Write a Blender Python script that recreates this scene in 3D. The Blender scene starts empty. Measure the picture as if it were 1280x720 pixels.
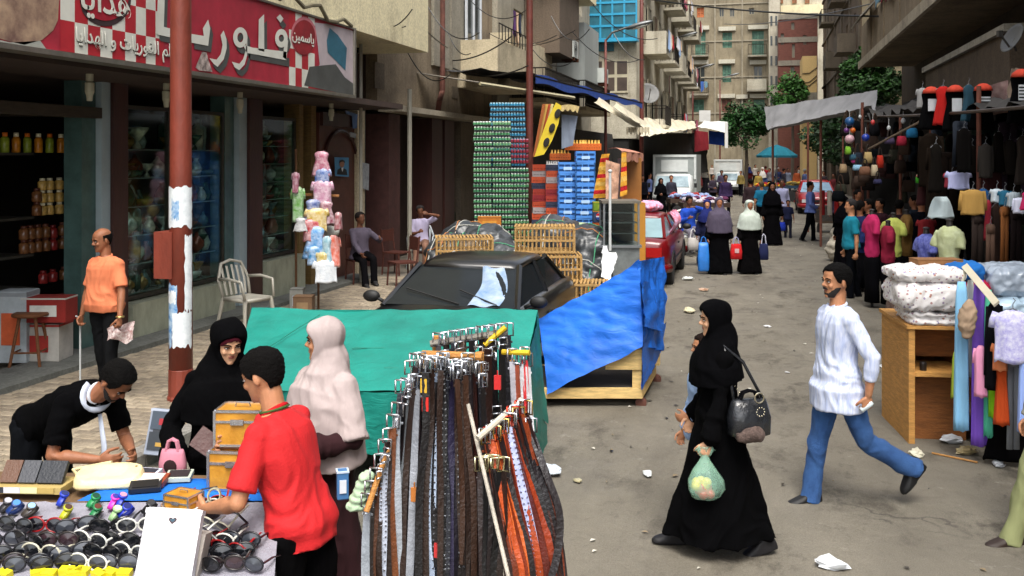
import bpy, bmesh, math, random
from mathutils import Vector, Matrix, noise
R = math.radians
rnd = random.Random(7)
scene = bpy.context.scene
C = scene.collection
# ---------------------------------------------------------------- camera
CAMH, F, HZ, YAW = 2.49, 1200.0, 195.0, 14.5
cs, sn = math.cos(R(YAW)), math.sin(R(YAW))
cam = bpy.data.cameras.new('camera'); camo = bpy.data.objects.new('camera', cam); C.objects.link(camo)
camo.location = (0, 0, CAMH); camo.rotation_euler = (R(90), 0, R(YAW))
cam.sensor_width = 36; cam.lens = 36*F/1280; cam.shift_y = -(360-HZ)/1280
cam.clip_start = 0.1; cam.clip_end = 2000
scene.camera = camo
# ---------------------------------------------------------------- sky, sun, exposure
SUN_EL, SUN_AZ = 60, 160      # azimuth clockwise from +Y: high, behind the camera
world = bpy.data.worlds.new('World'); scene.world = world; world.use_nodes = True
nt = world.node_tree; nt.nodes.clear()
wo = nt.nodes.new('ShaderNodeOutputWorld'); bg = nt.nodes.new('ShaderNodeBackground')
sky = nt.nodes.new('ShaderNodeTexSky'); sky.sky_type = 'NISHITA'; sky.sun_disc = False
sky.sun_elevation = R(SUN_EL); sky.sun_rotation = R(SUN_AZ); sky.dust_density = 4.0; sky.air_density = 1.0; sky.ozone_density = 1.0
hsv = nt.nodes.new('ShaderNodeHueSaturation'); hsv.inputs['Saturation'].default_value = 0.35
nt.links.new(sky.outputs[0], hsv.inputs['Color']); nt.links.new(hsv.outputs[0], bg.inputs[0]); nt.links.new(bg.outputs[0], wo.inputs[0])
bg.inputs[1].default_value = 0.15
sl = bpy.data.lights.new('sun', 'SUN'); so = bpy.data.objects.new('sun', sl); C.objects.link(so)
sl.energy = 1.25; sl.angle = R(30); sl.color = (1.0, 0.95, 0.86)
sd = Vector((math.sin(R(SUN_AZ))*math.cos(R(SUN_EL)), math.cos(R(SUN_AZ))*math.cos(R(SUN_EL)), math.sin(R(SUN_EL))))
so.rotation_euler = sd.to_track_quat('Z', 'Y').to_euler(); so.location = (0, 0, 40)
scene.view_settings.view_transform = 'Standard'; scene.view_settings.look = 'None'
scene.view_settings.exposure = 1.28; scene.view_settings.gamma = 1.0
scene.render.engine = 'CYCLES'; scene.cycles.max_bounces = 5; scene.cycles.diffuse_bounces = 3; scene.cycles.glossy_bounces = 2
scene.cycles.transmission_bounces = 3; scene.cycles.transparent_max_bounces = 10
# ---------------------------------------------------------------- pixel -> world
def W(u, v, D):
    xc = (u-640)/F*D
    return Vector((xc*cs - D*sn, xc*sn + D*cs, CAMH + (HZ-v)/F*D))
def G(u, v, z=0.0):
    D = (CAMH-z)*F/(v-HZ); p = W(u, v, D); p.z = z; return p
def DX(u, X): return X/((u-640)/F*cs - sn)           # distance at which pixel column u meets the plane x = X
def WX(u, v, X): return W(u, v, DX(u, X))
# ---------------------------------------------------------------- materials
MATS = {}
def mat(name, col, rough=0.8, var=0.18, scale=6.0, bump=0.15, bscale=60.0, metal=0.0, col2=None, spec=0.5, stretch=(1,1,1), alpha=None, trans=0.0, emit=None):
    if name in MATS: return MATS[name]
    m = bpy.data.materials.new(name); m.use_nodes = True; n = m.node_tree; N = n.nodes; L = n.links
    b = N['Principled BSDF']; b.inputs['Roughness'].default_value = rough; b.inputs['Metallic'].default_value = metal
    b.inputs['Specular IOR Level'].default_value = spec
    tc = N.new('ShaderNodeTexCoord'); mp = N.new('ShaderNodeMapping'); mp.inputs['Scale'].default_value = stretch
    L.new(tc.outputs['Object'], mp.inputs[0])
    nz = N.new('ShaderNodeTexNoise'); nz.inputs['Scale'].default_value = scale; nz.inputs['Detail'].default_value = 6; nz.inputs['Roughness'].default_value = 0.65
    L.new(mp.outputs[0], nz.inputs['Vector'])
    cr = N.new('ShaderNodeValToRGB'); cr.color_ramp.elements[0].position = 0.32; cr.color_ramp.elements[1].position = 0.68
    c1 = [max(0, x*(1-var)) for x in col]; c2 = [min(1, x*(1+var*0.6)) for x in col] if col2 is None else col2
    cr.color_ramp.elements[0].color = (*(c1 if col2 is None else col), 1); cr.color_ramp.elements[1].color = (*c2, 1)
    L.new(nz.outputs['Fac'], cr.inputs[0]); L.new(cr.outputs[0], b.inputs['Base Color'])
    if bump:
        n2 = N.new('ShaderNodeTexNoise'); n2.inputs['Scale'].default_value = bscale; n2.inputs['Detail'].default_value = 4
        L.new(mp.outputs[0], n2.inputs['Vector'])
        bp = N.new('ShaderNodeBump'); bp.inputs['Strength'].default_value = min(1, bump*3); bp.inputs['Distance'].default_value = 0.01
        L.new(n2.outputs['Fac'], bp.inputs['Height']); L.new(bp.outputs[0], b.inputs['Normal'])
    if alpha is not None: b.inputs['Alpha'].default_value = alpha
    if trans: b.inputs['Transmission Weight'].default_value = trans
    if emit:
        b.inputs['Emission Color'].default_value = (*emit[0], 1); b.inputs['Emission Strength'].default_value = emit[1]
    MATS[name] = m; return m
def plaster(name, col, stain=(0.10, 0.085, 0.07), amount=0.5, scale=0.6):
    """stained, flaking render: blotches, vertical drips and fine grain"""
    if name in MATS: return MATS[name]
    m = bpy.data.materials.new(name); m.use_nodes = True; n = m.node_tree; N = n.nodes; L = n.links
    b = N['Principled BSDF']; b.inputs['Roughness'].default_value = 0.92; b.inputs['Specular IOR Level'].default_value = 0.2
    tc = N.new('ShaderNodeTexCoord')
    def nz(sc, st, det=8, rg=0.7):
        mp = N.new('ShaderNodeMapping'); mp.inputs['Scale'].default_value = st; L.new(tc.outputs['Object'], mp.inputs[0])
        t = N.new('ShaderNodeTexNoise'); t.inputs['Scale'].default_value = sc; t.inputs['Detail'].default_value = det; t.inputs['Roughness'].default_value = rg
        L.new(mp.outputs[0], t.inputs['Vector']); return t.outputs['Fac']
    def ramp(s, a, c):
        r = N.new('ShaderNodeMapRange'); r.inputs['From Min'].default_value = a; r.inputs['From Max'].default_value = c; L.new(s, r.inputs['Value']); return r.outputs[0]
    blot = ramp(nz(scale, (1,1,1)), 0.62-amount*0.3, 0.74-amount*0.1); drip = ramp(nz(3.0, (1,1,0.12)), 0.5, 0.78); grain = nz(25, (1,1,1))
    mx = N.new('ShaderNodeMix'); mx.data_type = 'RGBA'; mx.inputs['A'].default_value = (*col, 1); mx.inputs['B'].default_value = (*[c*0.45+s*0.55 for c, s in zip(col, stain)], 1); L.new(blot, mx.inputs['Factor'])
    ml = N.new('ShaderNodeMath'); ml.operation = 'MULTIPLY'; ml.inputs[1].default_value = amount; L.new(drip, ml.inputs[0])
    m2 = N.new('ShaderNodeMix'); m2.data_type = 'RGBA'; m2.inputs['B'].default_value = (*stain, 1); L.new(mx.outputs['Result'], m2.inputs['A']); L.new(ml.outputs[0], m2.inputs['Factor'])
    m3 = N.new('ShaderNodeMix'); m3.data_type = 'RGBA'; m3.blend_type = 'MULTIPLY'; m3.inputs['Factor'].default_value = 0.5
    L.new(m2.outputs['Result'], m3.inputs['A']); g = ramp(grain, 0.2, 0.6); gc = N.new('ShaderNodeCombineColor')
    for i in range(3): L.new(g, gc.inputs[i])
    L.new(gc.outputs[0], m3.inputs['B']); L.new(m3.outputs['Result'], b.inputs['Base Color'])
    bp = N.new('ShaderNodeBump'); bp.inputs['Strength'].default_value = 0.5; bp.inputs['Distance'].default_value = 0.02
    L.new(grain, bp.inputs['Height']); L.new(bp.outputs[0], b.inputs['Normal'])
    MATS[name] = m; return m
def rgb(h, k=1.0):
    """sRGB hex -> linear"""
    v = [int(h[i:i+2], 16)/255 for i in (0, 2, 4)]
    return tuple(min(1, k*(x/12.92 if x <= 0.04045 else ((x+0.055)/1.055)**2.4)) for x in v)
def cloth(h, rough=0.9, var=0.2): k = max(rgb(h)) < .02; return mat('cloth_'+h, rgb(h, .6 if k else 1), .97 if k else rough, var, 5, 0.2, 24, spec=0.05 if k else 0.25, stretch=(1, 1, .3))
def paint(h, rough=0.5, var=0.12): return mat('paint_'+h, rgb(h), rough, var, 3, 0.05, 40)
def metal(h='8a8d8f', rough=0.35): return mat('metal_'+h, rgb(h), rough, 0.15, 9, 0.05, 50, metal=0.9)
def wood(h): return mat('wood_'+h, rgb(h), 0.7, 0.3, 7, 0.2, 30, stretch=(1, 1, 6))
def plastic(h, rough=0.4): return mat('plastic_'+h, rgb(h), rough, 0.1, 5, 0.03, 30)
# ---------------------------------------------------------------- mesh builder
class MB:
    def __init__(s): s.v = []; s.f = []; s.m = []; s.k = 0
    def add(s, vs, fs, k=None):
        o = len(s.v); s.v.extend([tuple(p) for p in vs]); kk = s.k if k is None else k
        for f in fs: s.f.append([i+o for i in f]); s.m.append(kk)
    def box(s, c, d, rz=0, k=None, M=None, bev=0):
        hx, hy, hz = d[0]/2, d[1]/2, d[2]/2
        vs = [Vector((x*hx, y*hy, z*hz)) for z in (-1, 1) for y in (-1, 1) for x in (-1, 1)]
        T = Matrix.Translation(c) @ (M if M is not None else Matrix.Rotation(rz, 4, 'Z'))
        s.add([T @ p for p in vs], [(0,2,3,1),(4,5,7,6),(0,1,5,4),(2,6,7,3),(0,4,6,2),(1,3,7,5)], k)
    def bb(s, x0, x1, y0, y1, z0, z1, k=None): s.box(((x0+x1)/2, (y0+y1)/2, (z0+z1)/2), (abs(x1-x0), abs(y1-y0), abs(z1-z0)), k=k)
    def tube(s, pts, r, n=8, k=None, cap=True, flat=1.0, up=None):
        pts = [Vector(p) for p in pts]; N = len(pts); r = r if isinstance(r, (list, tuple)) else [r]*N
        rings = []; a = None
        for i, p in enumerate(pts):
            t = (pts[min(i+1, N-1)]-pts[max(i-1, 0)]); t = t.normalized() if t.length > 1e-9 else Vector((0,0,1))
            if a is None:
                h = Vector(up) if up is not None else (Vector((0,0,1)) if abs(t.z) < 0.9 else Vector((1,0,0)))
                a = (h - t*h.dot(t)).normalized()
            else:
                a = a - t*a.dot(t); a = a.normalized() if a.length > 1e-6 else t.orthogonal().normalized()
            b = t.cross(a)
            rings.append([p + a*math.cos(2*math.pi*j/n)*r[i] + b*math.sin(2*math.pi*j/n)*r[i]*flat for j in range(n)])
        s.loft(rings, k, cap)
    def loft(s, rings, k=None, cap=True):
        n = len(rings[0]); vs = [p for rg in rings for p in rg]; fs = []
        for i in range(len(rings)-1):
            for j in range(n):
                a, b = i*n+j, i*n+(j+1) % n; fs.append((a, b, b+n, a+n))
        if cap: fs.append(tuple(range(n))[::-1]); fs.append(tuple(range((len(rings)-1)*n, len(rings)*n)))
        s.add(vs, fs, k)
    def ell(s, c, r, M=None, n=12, k=None):
        rings = []; M = M or Matrix.Identity(4); c = Vector(c)
        for i in range(1, n//2+1):
            ph = math.pi*i/(n//2+1)
            rings.append([c + (M @ Vector((r[0]*math.sin(ph)*math.cos(2*math.pi*j/n), r[1]*math.sin(ph)*math.sin(2*math.pi*j/n), -r[2]*math.cos(ph)))) for j in range(n)])
        o = len(s.v); s.loft(rings, k, False)
        kk = s.k if k is None else k
        s.v.append(tuple(c - (M @ Vector((0,0,r[2]))))); s.v.append(tuple(c + (M @ Vector((0,0,r[2]))))); a = len(s.v)-2; top = o+(len(rings)-1)*n
        for j in range(n):
            s.f.append([a, o+(j+1) % n, o+j]); s.m.append(kk); s.f.append([a+1, top+j, top+(j+1) % n]); s.m.append(kk)
    def lathe(s, c, prof, n=14, k=None, M=None):
        c = Vector(c); M = M or Matrix.Identity(4)
        s.loft([[c + (M @ Vector((r*math.cos(2*math.pi*j/n), r*math.sin(2*math.pi*j/n), z))) for j in range(n)] for r, z in prof], k)
    def quad(s, a, b, c, d, k=None): s.add([a, b, c, d], [(0,1,2,3)], k)
    def slab(s, a, b, c, d, t, k=None):
        """quad with thickness t (against the quad's normal)"""
        a, b, c, d = map(Vector, (a, b, c, d)); n = (b-a).cross(d-a).normalized()*t
        s.add([a, b, c, d, a-n, b-n, c-n, d-n], [(0,1,2,3),(7,6,5,4),(0,4,5,1),(1,5,6,2),(2,6,7,3),(3,7,4,0)], k)
    def prism(s, poly, T, t, k=None):
        """2-D polygon (x, z) through matrix-like callable T(x, depth, z)"""
        n = len(poly); vs = [T(x, 0, z) for x, z in poly] + [T(x, t, z) for x, z in poly]
        s.add(vs, [tuple(range(n)), tuple(range(2*n-1, n-1, -1))] + [(i, i+n, (i+1) % n+n, (i+1) % n) for i in range(n)], k)
    def grid(s, fn, nu, nv, k=None):
        vs = [fn(i/nu, j/nv) for j in range(nv+1) for i in range(nu+1)]
        s.add(vs, [(j*(nu+1)+i, j*(nu+1)+i+1, (j+1)*(nu+1)+i+1, (j+1)*(nu+1)+i) for j in range(nv) for i in range(nu)], k)
    def mesh(s, name, mats, smooth=False):
        me = bpy.data.meshes.new(name); me.from_pydata(s.v, [], s.f)
        for m in (mats if isinstance(mats, (list, tuple)) else [mats]): me.materials.append(m)
        me.polygons.foreach_set('material_index', s.m)
        if smooth: me.polygons.foreach_set('use_smooth', [True]*len(me.polygons))
        me.validate(); me.update(); return me
    def build(s, name, mats, parent=None, smooth=False, loc=None, **tg):
        return link(name, s.mesh(name, mats, smooth), parent, loc, **tg)
def link(name, me, parent=None, loc=None, **tg):
    o = bpy.data.objects.new(name, me); C.objects.link(o)
    if parent is not None: o.parent = parent
    if loc is not None: o.location = loc
    for a, b in tg.items(): o[a] = b
    return o
def thing(name, label, cat, loc=(0,0,0), rz=0, group=None):
    o = bpy.data.objects.new(name, None); C.objects.link(o); o.location = loc; o.rotation_euler = (0, 0, rz); o.empty_display_size = 0.1
    o['label'] = label; o['category'] = cat
    if group: o['group'] = group
    return o
KIDS = {}
def copy_tree(o, loc=None, rz=None, label=None, parent=None, sc=None):
    c = o.copy(); C.objects.link(c)
    if parent is not None: c.parent = parent
    if loc is not None: c.location = loc
    if rz is not None: c.rotation_euler = (0, 0, rz)
    if label: c['label'] = label
    if sc: c.scale = sc
    for ch in [x for x in bpy.data.objects if x.parent == o] if o.name not in KIDS else KIDS[o.name]:
        copy_tree(ch, parent=c)
    return c
def freeze(o):
    """remember the children of a prototype so that copying stays fast"""
    KIDS[o.name] = [x for x in bpy.data.objects if x.parent == o]
    for x in KIDS[o.name]: freeze(x)
    return o
ORD = ['first','second','third','fourth','fifth','sixth','seventh','eighth','ninth','tenth','eleventh','twelfth','thirteenth','fourteenth','fifteenth','sixteenth','seventeenth','eighteenth','nineteenth','twentieth']
ORD += [t_+'-'+o_ if o_ else t2 for t_, t2 in (('twenty', 'twentieth'), ('thirty', 'thirtieth'), ('forty', 'fortieth')) for o_ in [''] + ORD[:9]]; ORD.pop(19)
def remesh(mb, vox, smooth=2, disp=None):
    """voxel-union of all closed shapes in mb -> one continuous surface"""
    me = bpy.data.meshes.new('tmp'); me.from_pydata(mb.v, [], mb.f); me.update()
    bm = bmesh.new(); bm.from_mesh(me); bmesh.ops.triangulate(bm, faces=[f for f in bm.faces if len(f.verts) > 4])
    bmesh.ops.triangulate(bm, faces=bm.faces[:]); bm.to_mesh(me); bm.free()
    o = bpy.data.objects.new('tmp', me); TS = bpy.data.scenes.get('tmp') or bpy.data.scenes.new('tmp'); TS.collection.objects.link(o)
    md = o.modifiers.new('r', 'REMESH'); md.mode = 'VOXEL'; md.voxel_size = vox; md.adaptivity = 0
    if smooth:
        m2 = o.modifiers.new('s', 'SMOOTH'); m2.iterations = smooth; m2.factor = 0.5
    TS.view_layers[0].update(); dg = TS.view_layers[0].depsgraph; r = bpy.data.meshes.new_from_object(o.evaluated_get(dg))
    bpy.data.objects.remove(o); bpy.data.meshes.remove(me)
    if disp:
        cn = [(v.co.copy(), v.normal.copy()) for v in r.vertices]; r.vertices.foreach_set('co', [q for c, n_ in cn for q in (c + n_*disp(c))]); r.update()
    r.polygons.foreach_set('use_smooth', [True]*len(r.polygons)); r.materials.clear()
    return r
def folds(amp, sc=6.0, st=0.35):
    def fn(p):
        w = noise.noise(V3(p.x*sc*.5+3, p.y*sc*.5, p.z*sc*.5))*1.2; q = V3(p.x*sc+w, p.y*sc+w, p.z*sc*st+w)
        return amp*(.9*noise.noise(q)+.75*(.35-abs(noise.noise(q*1.35+V3(7, 2, 1)))*1.6))
    return fn
V3 = lambda x, y, z: Vector((x, y, z))
# ================================================================= people
def V(*a): return Vector(a)
def ik(s, t, l1, l2, pole):
    d = t-s; L = min(d.length, (l1+l2)*0.995); dn = d.normalized(); t = s+dn*L
    a = (l1*l1-l2*l2+L*L)/(2*L); h = math.sqrt(max(0, l1*l1-a*a))
    p = (pole-dn*pole.dot(dn)).normalized()
    return s+dn*a+p*h, t
HEADP = [(0.0,.062,.010,.022),(.012,.080,-.004,.034),(.03,.086,-.022,.046),(.055,.0865,-.055,.0575),(.08,.087,-.078,.065),(.105,.0855,-.090,.070),(.125,.083,-.096,.0735),(.15,.087,-.100,.076),(.175,.083,-.098,.0755),(.20,.066,-.085,.067),(.22,.038,-.058,.046),(.232,.006,-.022,.016)]
def headpt(z, th, inf=0.0):
    """point on the head surface: z above chin, th angle (0 = forward)"""
    zc = max(0.0, min(.232, z))
    for i in range(len(HEADP)-1):
        if HEADP[i+1][0] >= zc: break
    a, b = HEADP[i], HEADP[i+1]; t = (zc-a[0])/(b[0]-a[0]); t = min(1, max(0, t))
    xf, xb, w = [a[k]+(b[k]-a[k])*t for k in (1, 2, 3)]
    cx = (xf+xb)/2; rx = (xf-xb)/2; c, s_ = math.cos(th), math.sin(th); e = 0.88
    p = V(cx+rx*math.copysign(abs(c)**e, c), w*math.copysign(abs(s_)**e, s_), zc)
    n = V((p.x+.005)/.0085, p.y/.0058, (zc-.115)/.0135).normalized()
    return p+n*inf
SKIN = {'tan': 'b07a58', 'brown': '8f5c40', 'dark': '6b432e', 'light': 'c99a78'}
def person(label, pos, face, h=1.72, skin='tan', hair='1a1412', top=('tee', 'cc3333'), bottom=('trousers', '22242a'), shoes='161312',
           arms=(None, None), legs=((18, 10), (-16, 14)), lean=0, twist=0, head=(0, 0, 0), near=False, seat=None, scarf=None,
           beard=None, robe_len=None, curl=(0.5, 0.5), bald=False, lift=None, stout=1.0, moustache=None, group=None, hem=None, under=None, sleeve_end=None, nofeet=False):
    """pos: feet; face: world yaw of the way the body faces; arms: hand targets in body coordinates (forward, left, up) or None;
    legs: (thigh swing, knee bend) left, right; head: yaw (left +), pitch (down +), tilt"""
    root = thing('person', label, 'person', pos, face, group); k = h/1.75; vs = (0.0065 if near else 0.017); vc = (0.0095 if near else 0.019)
    sk = mat('skin_'+skin, rgb(SKIN[skin]), 0.55, 0.16, 14, 0.06, 120, spec=0.4)
    # skeleton (unscaled metres, 1.75 m figure)
    hipz = 0.0; LJ = []
    for sy, (sw, kb) in zip((1, -1), legs):
        hp = V(0, sy*0.09, hipz); a = R(sw); kn = hp+V(math.sin(a), sy*0.02, -math.cos(a))*0.44
        b = R(sw-kb); an = kn+V(math.sin(b), 0, -math.cos(b))*0.41; LJ.append((hp, kn, an, b))
    low = min(j[2].z - 0.075 - (0.05 if abs(j[3]) > .3 and j[3] < 0 else 0) for j in LJ)
    pz = -low if seat is None else seat/k + 0.10
    up = V(math.sin(R(lean)), 0, math.cos(R(lean))); pel = V(0, 0, pz)
    fw = V(math.cos(R(lean)), 0, -math.sin(R(lean)))
    tw = Matrix.Rotation(R(twist), 3, up)
    LJ = [(a+pel, b+pel, c+pel, d) for a, b, c, d in LJ]
    def TP(x, y, z):                                     # torso point: z along the spine; twist grows upward
        m = Matrix.Rotation(R(twist)*min(1, z/.45), 3, up); bend = V(math.sin(R(lean)*0.35), 0, 0)*max(0, z-.25)*0.5
        return pel + up*z + bend + m @ (fw*x + V(0, y, 0))
    neck = TP(0.0, 0, .53); st = stout
    SH = [TP(0.0, sy*0.158, .437) for sy in (1, -1)]
    AJ = []
    for i, sy in enumerate((1, -1)):
        t = arms[i]
        if t is None: t = SH[i] + V(0.05 if i else -0.02, sy*0.10, -0.53)
        else: t = V(*t)/k if len(t) == 3 else V(*t)
        el, wr = ik(SH[i], t, .285, .255, V(-0.8, sy*0.7, -0.5) if seat is None or True else V(-1, sy, -.5)); AJ.append((SH[i], el, wr))
    # head frame
    hm = Matrix.Rotation(R(lean*0.5), 3, 'Y') @ Matrix.Rotation(R(twist+head[0]), 3, 'Z') @ Matrix.Rotation(R(head[1]), 3, 'Y') @ Matrix.Rotation(R(head[2]), 3, 'X')
    hc = neck + up*0.018 + hm @ V(0.0, 0, 0.0)
    def HP(p): return (hc + hm @ V(p[0]+0.005, p[1], p[2]+0.025)) * k
    def sect(fn, zs, n=20): return [[fn(z, 2*math.pi*j/n)*k for j in range(n)] for z in zs]
    def tors(z, th, inf):
        P = [(-.06,.085,.125),(0,.105,.160),(.06,.108,.158),(.14,.100,.140),(.22,.100,.140),(.32,.112,.160),(.40,.108,.172),(.46,.088,.168),(.50,.062,.105),(.53,.052,.060)]
        for i in range(len(P)-1):
            if P[i+1][0] >= z: break
        a, b = P[i], P[i+1]; t = max(0, min(1, (z-a[0])/(b[0]-a[0]))); rx, ry = [(a[q]+(b[q]-a[q])*t) for q in (1, 2)]
        belly = (st-1)*0.12*math.exp(-((z-.1)/.12)**2)*max(0, math.cos(th))
        rx = rx*(.5+.5*st)+inf; ry = ry*(.6+.4*st)+inf
        c, s_ = math.cos(th), math.sin(th)
        return TP(rx*math.copysign(abs(c)**.85, c)+belly, ry*math.copysign(abs(s_)**.85, s_), z)
    def limb(mb, pts, rs, n=12):
        mb.tube([p*k for p in pts], [r*k for r in rs], n)
        for p, r in zip(pts, rs): mb.ell(p*k, (r*k*.98,)*3, n=10)
    def seg(a, b, n): return [a.lerp(b, i/n) for i in range(n+1)]
    # ---- body: one continuous surface
    mb = MB()
    mb.loft(sect(lambda z, th: tors(z, th, -0.012), [-.05, 0, .08, .16, .24, .32, .40, .45, .49, .52]))
    mb.tube([TP(-.01, 0, .46)*k, neck*k, HP((-.012, 0, .03)), HP((-.012, 0, .07))], [.064*k, .056*k, .054*k, .052*k], 12)
    mb.loft([[HP(headpt(z, 2*math.pi*j/24)) for j in range(24)] for z in [q/100*.232 for q in (0, 2, 5, 9, 14, 20, 27, 34, 42, 50, 58, 66, 74, 82, 89, 94, 98, 100)]])
    # nose, ears, lips, brow ridge
    mb.tube([HP((.082, 0, .132)), HP((.092, 0, .112)), HP((.104, 0, .094)), HP((.100, 0, .086))], [.007*k, .009*k, .0125*k, .010*k], 8)
    for sy in (1, -1):
        mb.ell(HP((.092, sy*.011, .088)), (.010*k, .008*k, .007*k), n=8)
        mb.ell(HP((-.008, sy*.078, .105)), (.017*k, .009*k, .032*k), hm.to_4x4() @ Matrix.Rotation(sy*.3, 4, 'Z'), n=10)
        mb.tube([HP((.088, sy*.010, .134)), HP((.084, sy*.030, .139)), HP((.070, sy*.048, .132))], [.007*k, .008*k, .007*k], 8)
        mb.ell(HP((.070, sy*.040, .088)), (.018*k, .018*k, .018*k), hm.to_4x4(), n=8)
    mb.ell(HP((.084, 0, .064)), (.007*k, .022*k, .0055*k), hm.to_4x4(), n=10); mb.ell(HP((.083, 0, .054)), (.007*k, .019*k, .0065*k), hm.to_4x4(), n=10)
    mb.ell(HP((.078, 0, .018)), (.014*k, .022*k, .016*k), hm.to_4x4(), n=10)
    for i, sy in enumerate((1, -1)):
        s_, e, w = AJ[i]
        limb(mb, [s_, s_.lerp(e, .4), e, e.lerp(w, .3), e.lerp(w, .7), w], [.044, .044, .038, .040, .031, .025])
        # hand: palm, four unequal bent fingers, thumb from the side of the palm
        d = (w-e).normalized(); inn = V(0, -sy, 0); inn = (inn-d*inn.dot(d)); inn = inn.normalized() if inn.length > .2 else V(0, 0, -1).cross(d).normalized()
        side = d.cross(inn)*(1 if sy > 0 else -1)        # towards the thumb
        if side.x*1.0+side.z*.6 < 0: side = -side
        M = Matrix((side, d, inn)).transposed().to_4x4(); cu = curl[i]
        mb.ell((w+d*.052)*k, (.040*k, .050*k, .016*k), M, n=12); mb.ell((w+d*.075)*k, (.038*k, .026*k, .0145*k), M, n=10)
        for f, (off, ln) in enumerate([(.029, .070), (.010, .079), (-.010, .073), (-.028, .058)]):
            b0 = w+d*(.088-.004*abs(f-1))+side*off; pts = [b0-d*.02]; ang = 0; dd = d; p = b0; pts.append(p)
            for g, fr in enumerate((.45, .30, .25)):
                ang += cu*(1.15-.1*f*0)*(.9 if g == 0 else 1.1); dd = (d*math.cos(ang)+inn*math.sin(ang)+side*(.06*(1.5-f))).normalized(); p = p+dd*ln*fr; pts.append(p)
            mb.tube([q*k for q in pts], [.0095*k, .0092*k, .0085*k, .0078*k, .0068*k], 8); mb.ell(pts[-1]*k, (.0068*k,)*3, n=8); mb.ell(pts[2]*k, (.0088*k,)*3, n=8)
        t0 = w+d*.028+side*.026; t1 = t0+(side*.75+d*.75+inn*.25).normalized()*.042; t2 = t1+(side*.2+d*.85+inn*(.3+cu*.6)).normalized()*.032; t3 = t2+(d*.8+inn*(.3+cu)).normalized()*.024
        mb.tube([q*k for q in (t0-side*.01, t0, t1, t2, t3)], [.014*k, .0145*k, .0115*k, .0105*k, .0085*k], 8); mb.ell(t3*k, (.0085*k,)*3, n=8)
    FD = []
    for hp, kn, an, b in LJ:
        limb(mb, [hp, hp.lerp(kn, .5), kn, kn.lerp(an, .35), kn.lerp(an, .8), an], [.064, .060, .050, .050, .036, .034])
        if seat is not None: fp = 0.0
        else: fp = max(-.2, min(1.05, -b*0.8)) if b < -0.35 else (-(b)*0.25 if b > 0.25 else 0.0)
        fd = V(math.cos(fp), 0, -math.sin(fp)); fu = V(math.sin(fp), 0, math.cos(fp)); FD.append((an, fd, fu))
        mb.tube([(an+fd*-.03-fu*.035)*k, (an+fd*.05-fu*.05)*k, (an+fd*.13-fu*.058)*k], [.02*k, .020*k, .012*k], 8)
    me = remesh(mb, vs, 2 if near else 1); me.materials.append(sk); me.name = 'body'; link('body', me, root)
    # ---- eyes and brows
    if near:
        white = mat('eye_white', (.75, .72, .68), .3, 0, bump=0); dk = mat('eye_dark', (.02, .012, .01), .2, 0, bump=0)
        for sy in (1, -1):
            eb = MB(); eb.ell(HP((.0785, sy*.031, .119)), (.0095*k, .0135*k, .0065*k), hm.to_4x4(), n=10, k=0); eb.ell(HP((.0845, sy*.031, .119)), (.004*k, .0055*k, .0055*k), hm.to_4x4(), n=8, k=1)
            eb.build('eye', [white, dk], root, True)
            lid = MB(); lid.tube([HP((.083, sy*.015, .120)), HP((.0885, sy*.031, .1265)), HP((.076, sy*.048, .120))], [.003*k, .0038*k, .003*k], 6); lid.build('eyelid', cloth('2a1a14'), root, True)
            br = MB(); br.tube([HP((.094, sy*.012, .136)), HP((.092, sy*.030, .1425)), HP((.075, sy*.050, .135))], [.0035*k, .0048*k, .003*k], 6); br.build('eyebrow', cloth(hair if hair else '1a1412'), root, True)
        lp = MB(); lp.ell(HP((.0865, 0, .0635)), (.006*k, .021*k, .0042*k), hm.to_4x4(), n=10); lp.ell(HP((.0862, 0, .0545)), (.0062*k, .018*k, .0052*k), hm.to_4x4(), n=10)
        lp.build('lips', mat('lips', rgb('8a4a40'), .5, .1, bump=0), root, True)
    # ---- hair
    if hair and not scarf:
        hb = MB(); nz_, nt_ = (48, 96) if near else (12, 20); rings = []
        for i in range(nz_+1):
            z = .03+(.2318-.03)*i/nz_; rg = []
            for j in range(nt_):
                th = 2*math.pi*j/nt_; a = abs((th+math.pi) % (2*math.pi)-math.pi)     # 0 front .. pi back
                line = (.186 if a < .7 else .186-(a-.7)*.16 if a < 1.15 else .114-(a-1.15)*.05 if a < 1.5 else .125-(a-1.5)*.05 if a < 1.75 else max(.045, .11-(a-1.75)*.09))
                if bald: line = .30 if a < 1.35 else line; dd = z-line; dd = min(dd, .172+max(0, a-2.2)*.03-z)
                else: dd = z-line
                inf = -.022 + (.035 if not bald else .028)*max(0, min(1, (dd+.004)/.014)) + .004*noise.noise(V(z*90, math.cos(th)*9, math.sin(th)*9))+ .0035*noise.noise(V(z*260, math.cos(th)*40, math.sin(th)*40))*(dd > 0)
                rg.append(HP(headpt(z, th, inf)))
            rings.append(rg)
        hb.loft(rings); hb.build('hair', mat('hair_'+hair, rgb(hair, .6), .8, .5, 60, .33, 220, spec=.12), root, True)
    if moustache or beard:
        bb = MB(); hh = mat('hair_'+(moustache or beard), rgb(moustache or beard), .8, .4, 60, .3, 220)
        if moustache: bb.tube([HP((.086, .026, .066)), HP((.0955, .010, .0735)), HP((.0955, -.010, .0735)), HP((.086, -.026, .066))], [.004*k, .0058*k, .0058*k, .004*k], 6)
        if beard:
            rings = []
            for i in range(14):
                z = .002+.075*i/13; rg = []
                for j in range(40):
                    th = 2*math.pi*j/40; a = abs((th+math.pi) % (2*math.pi)-math.pi)
                    on = (z < .038+max(0, a-.5)*.06 and a < 1.6 and z > .006); rg.append(HP(headpt(z, th, .004 if on else -.02)))
                rings.append(rg)
            bb.loft(rings)
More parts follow.
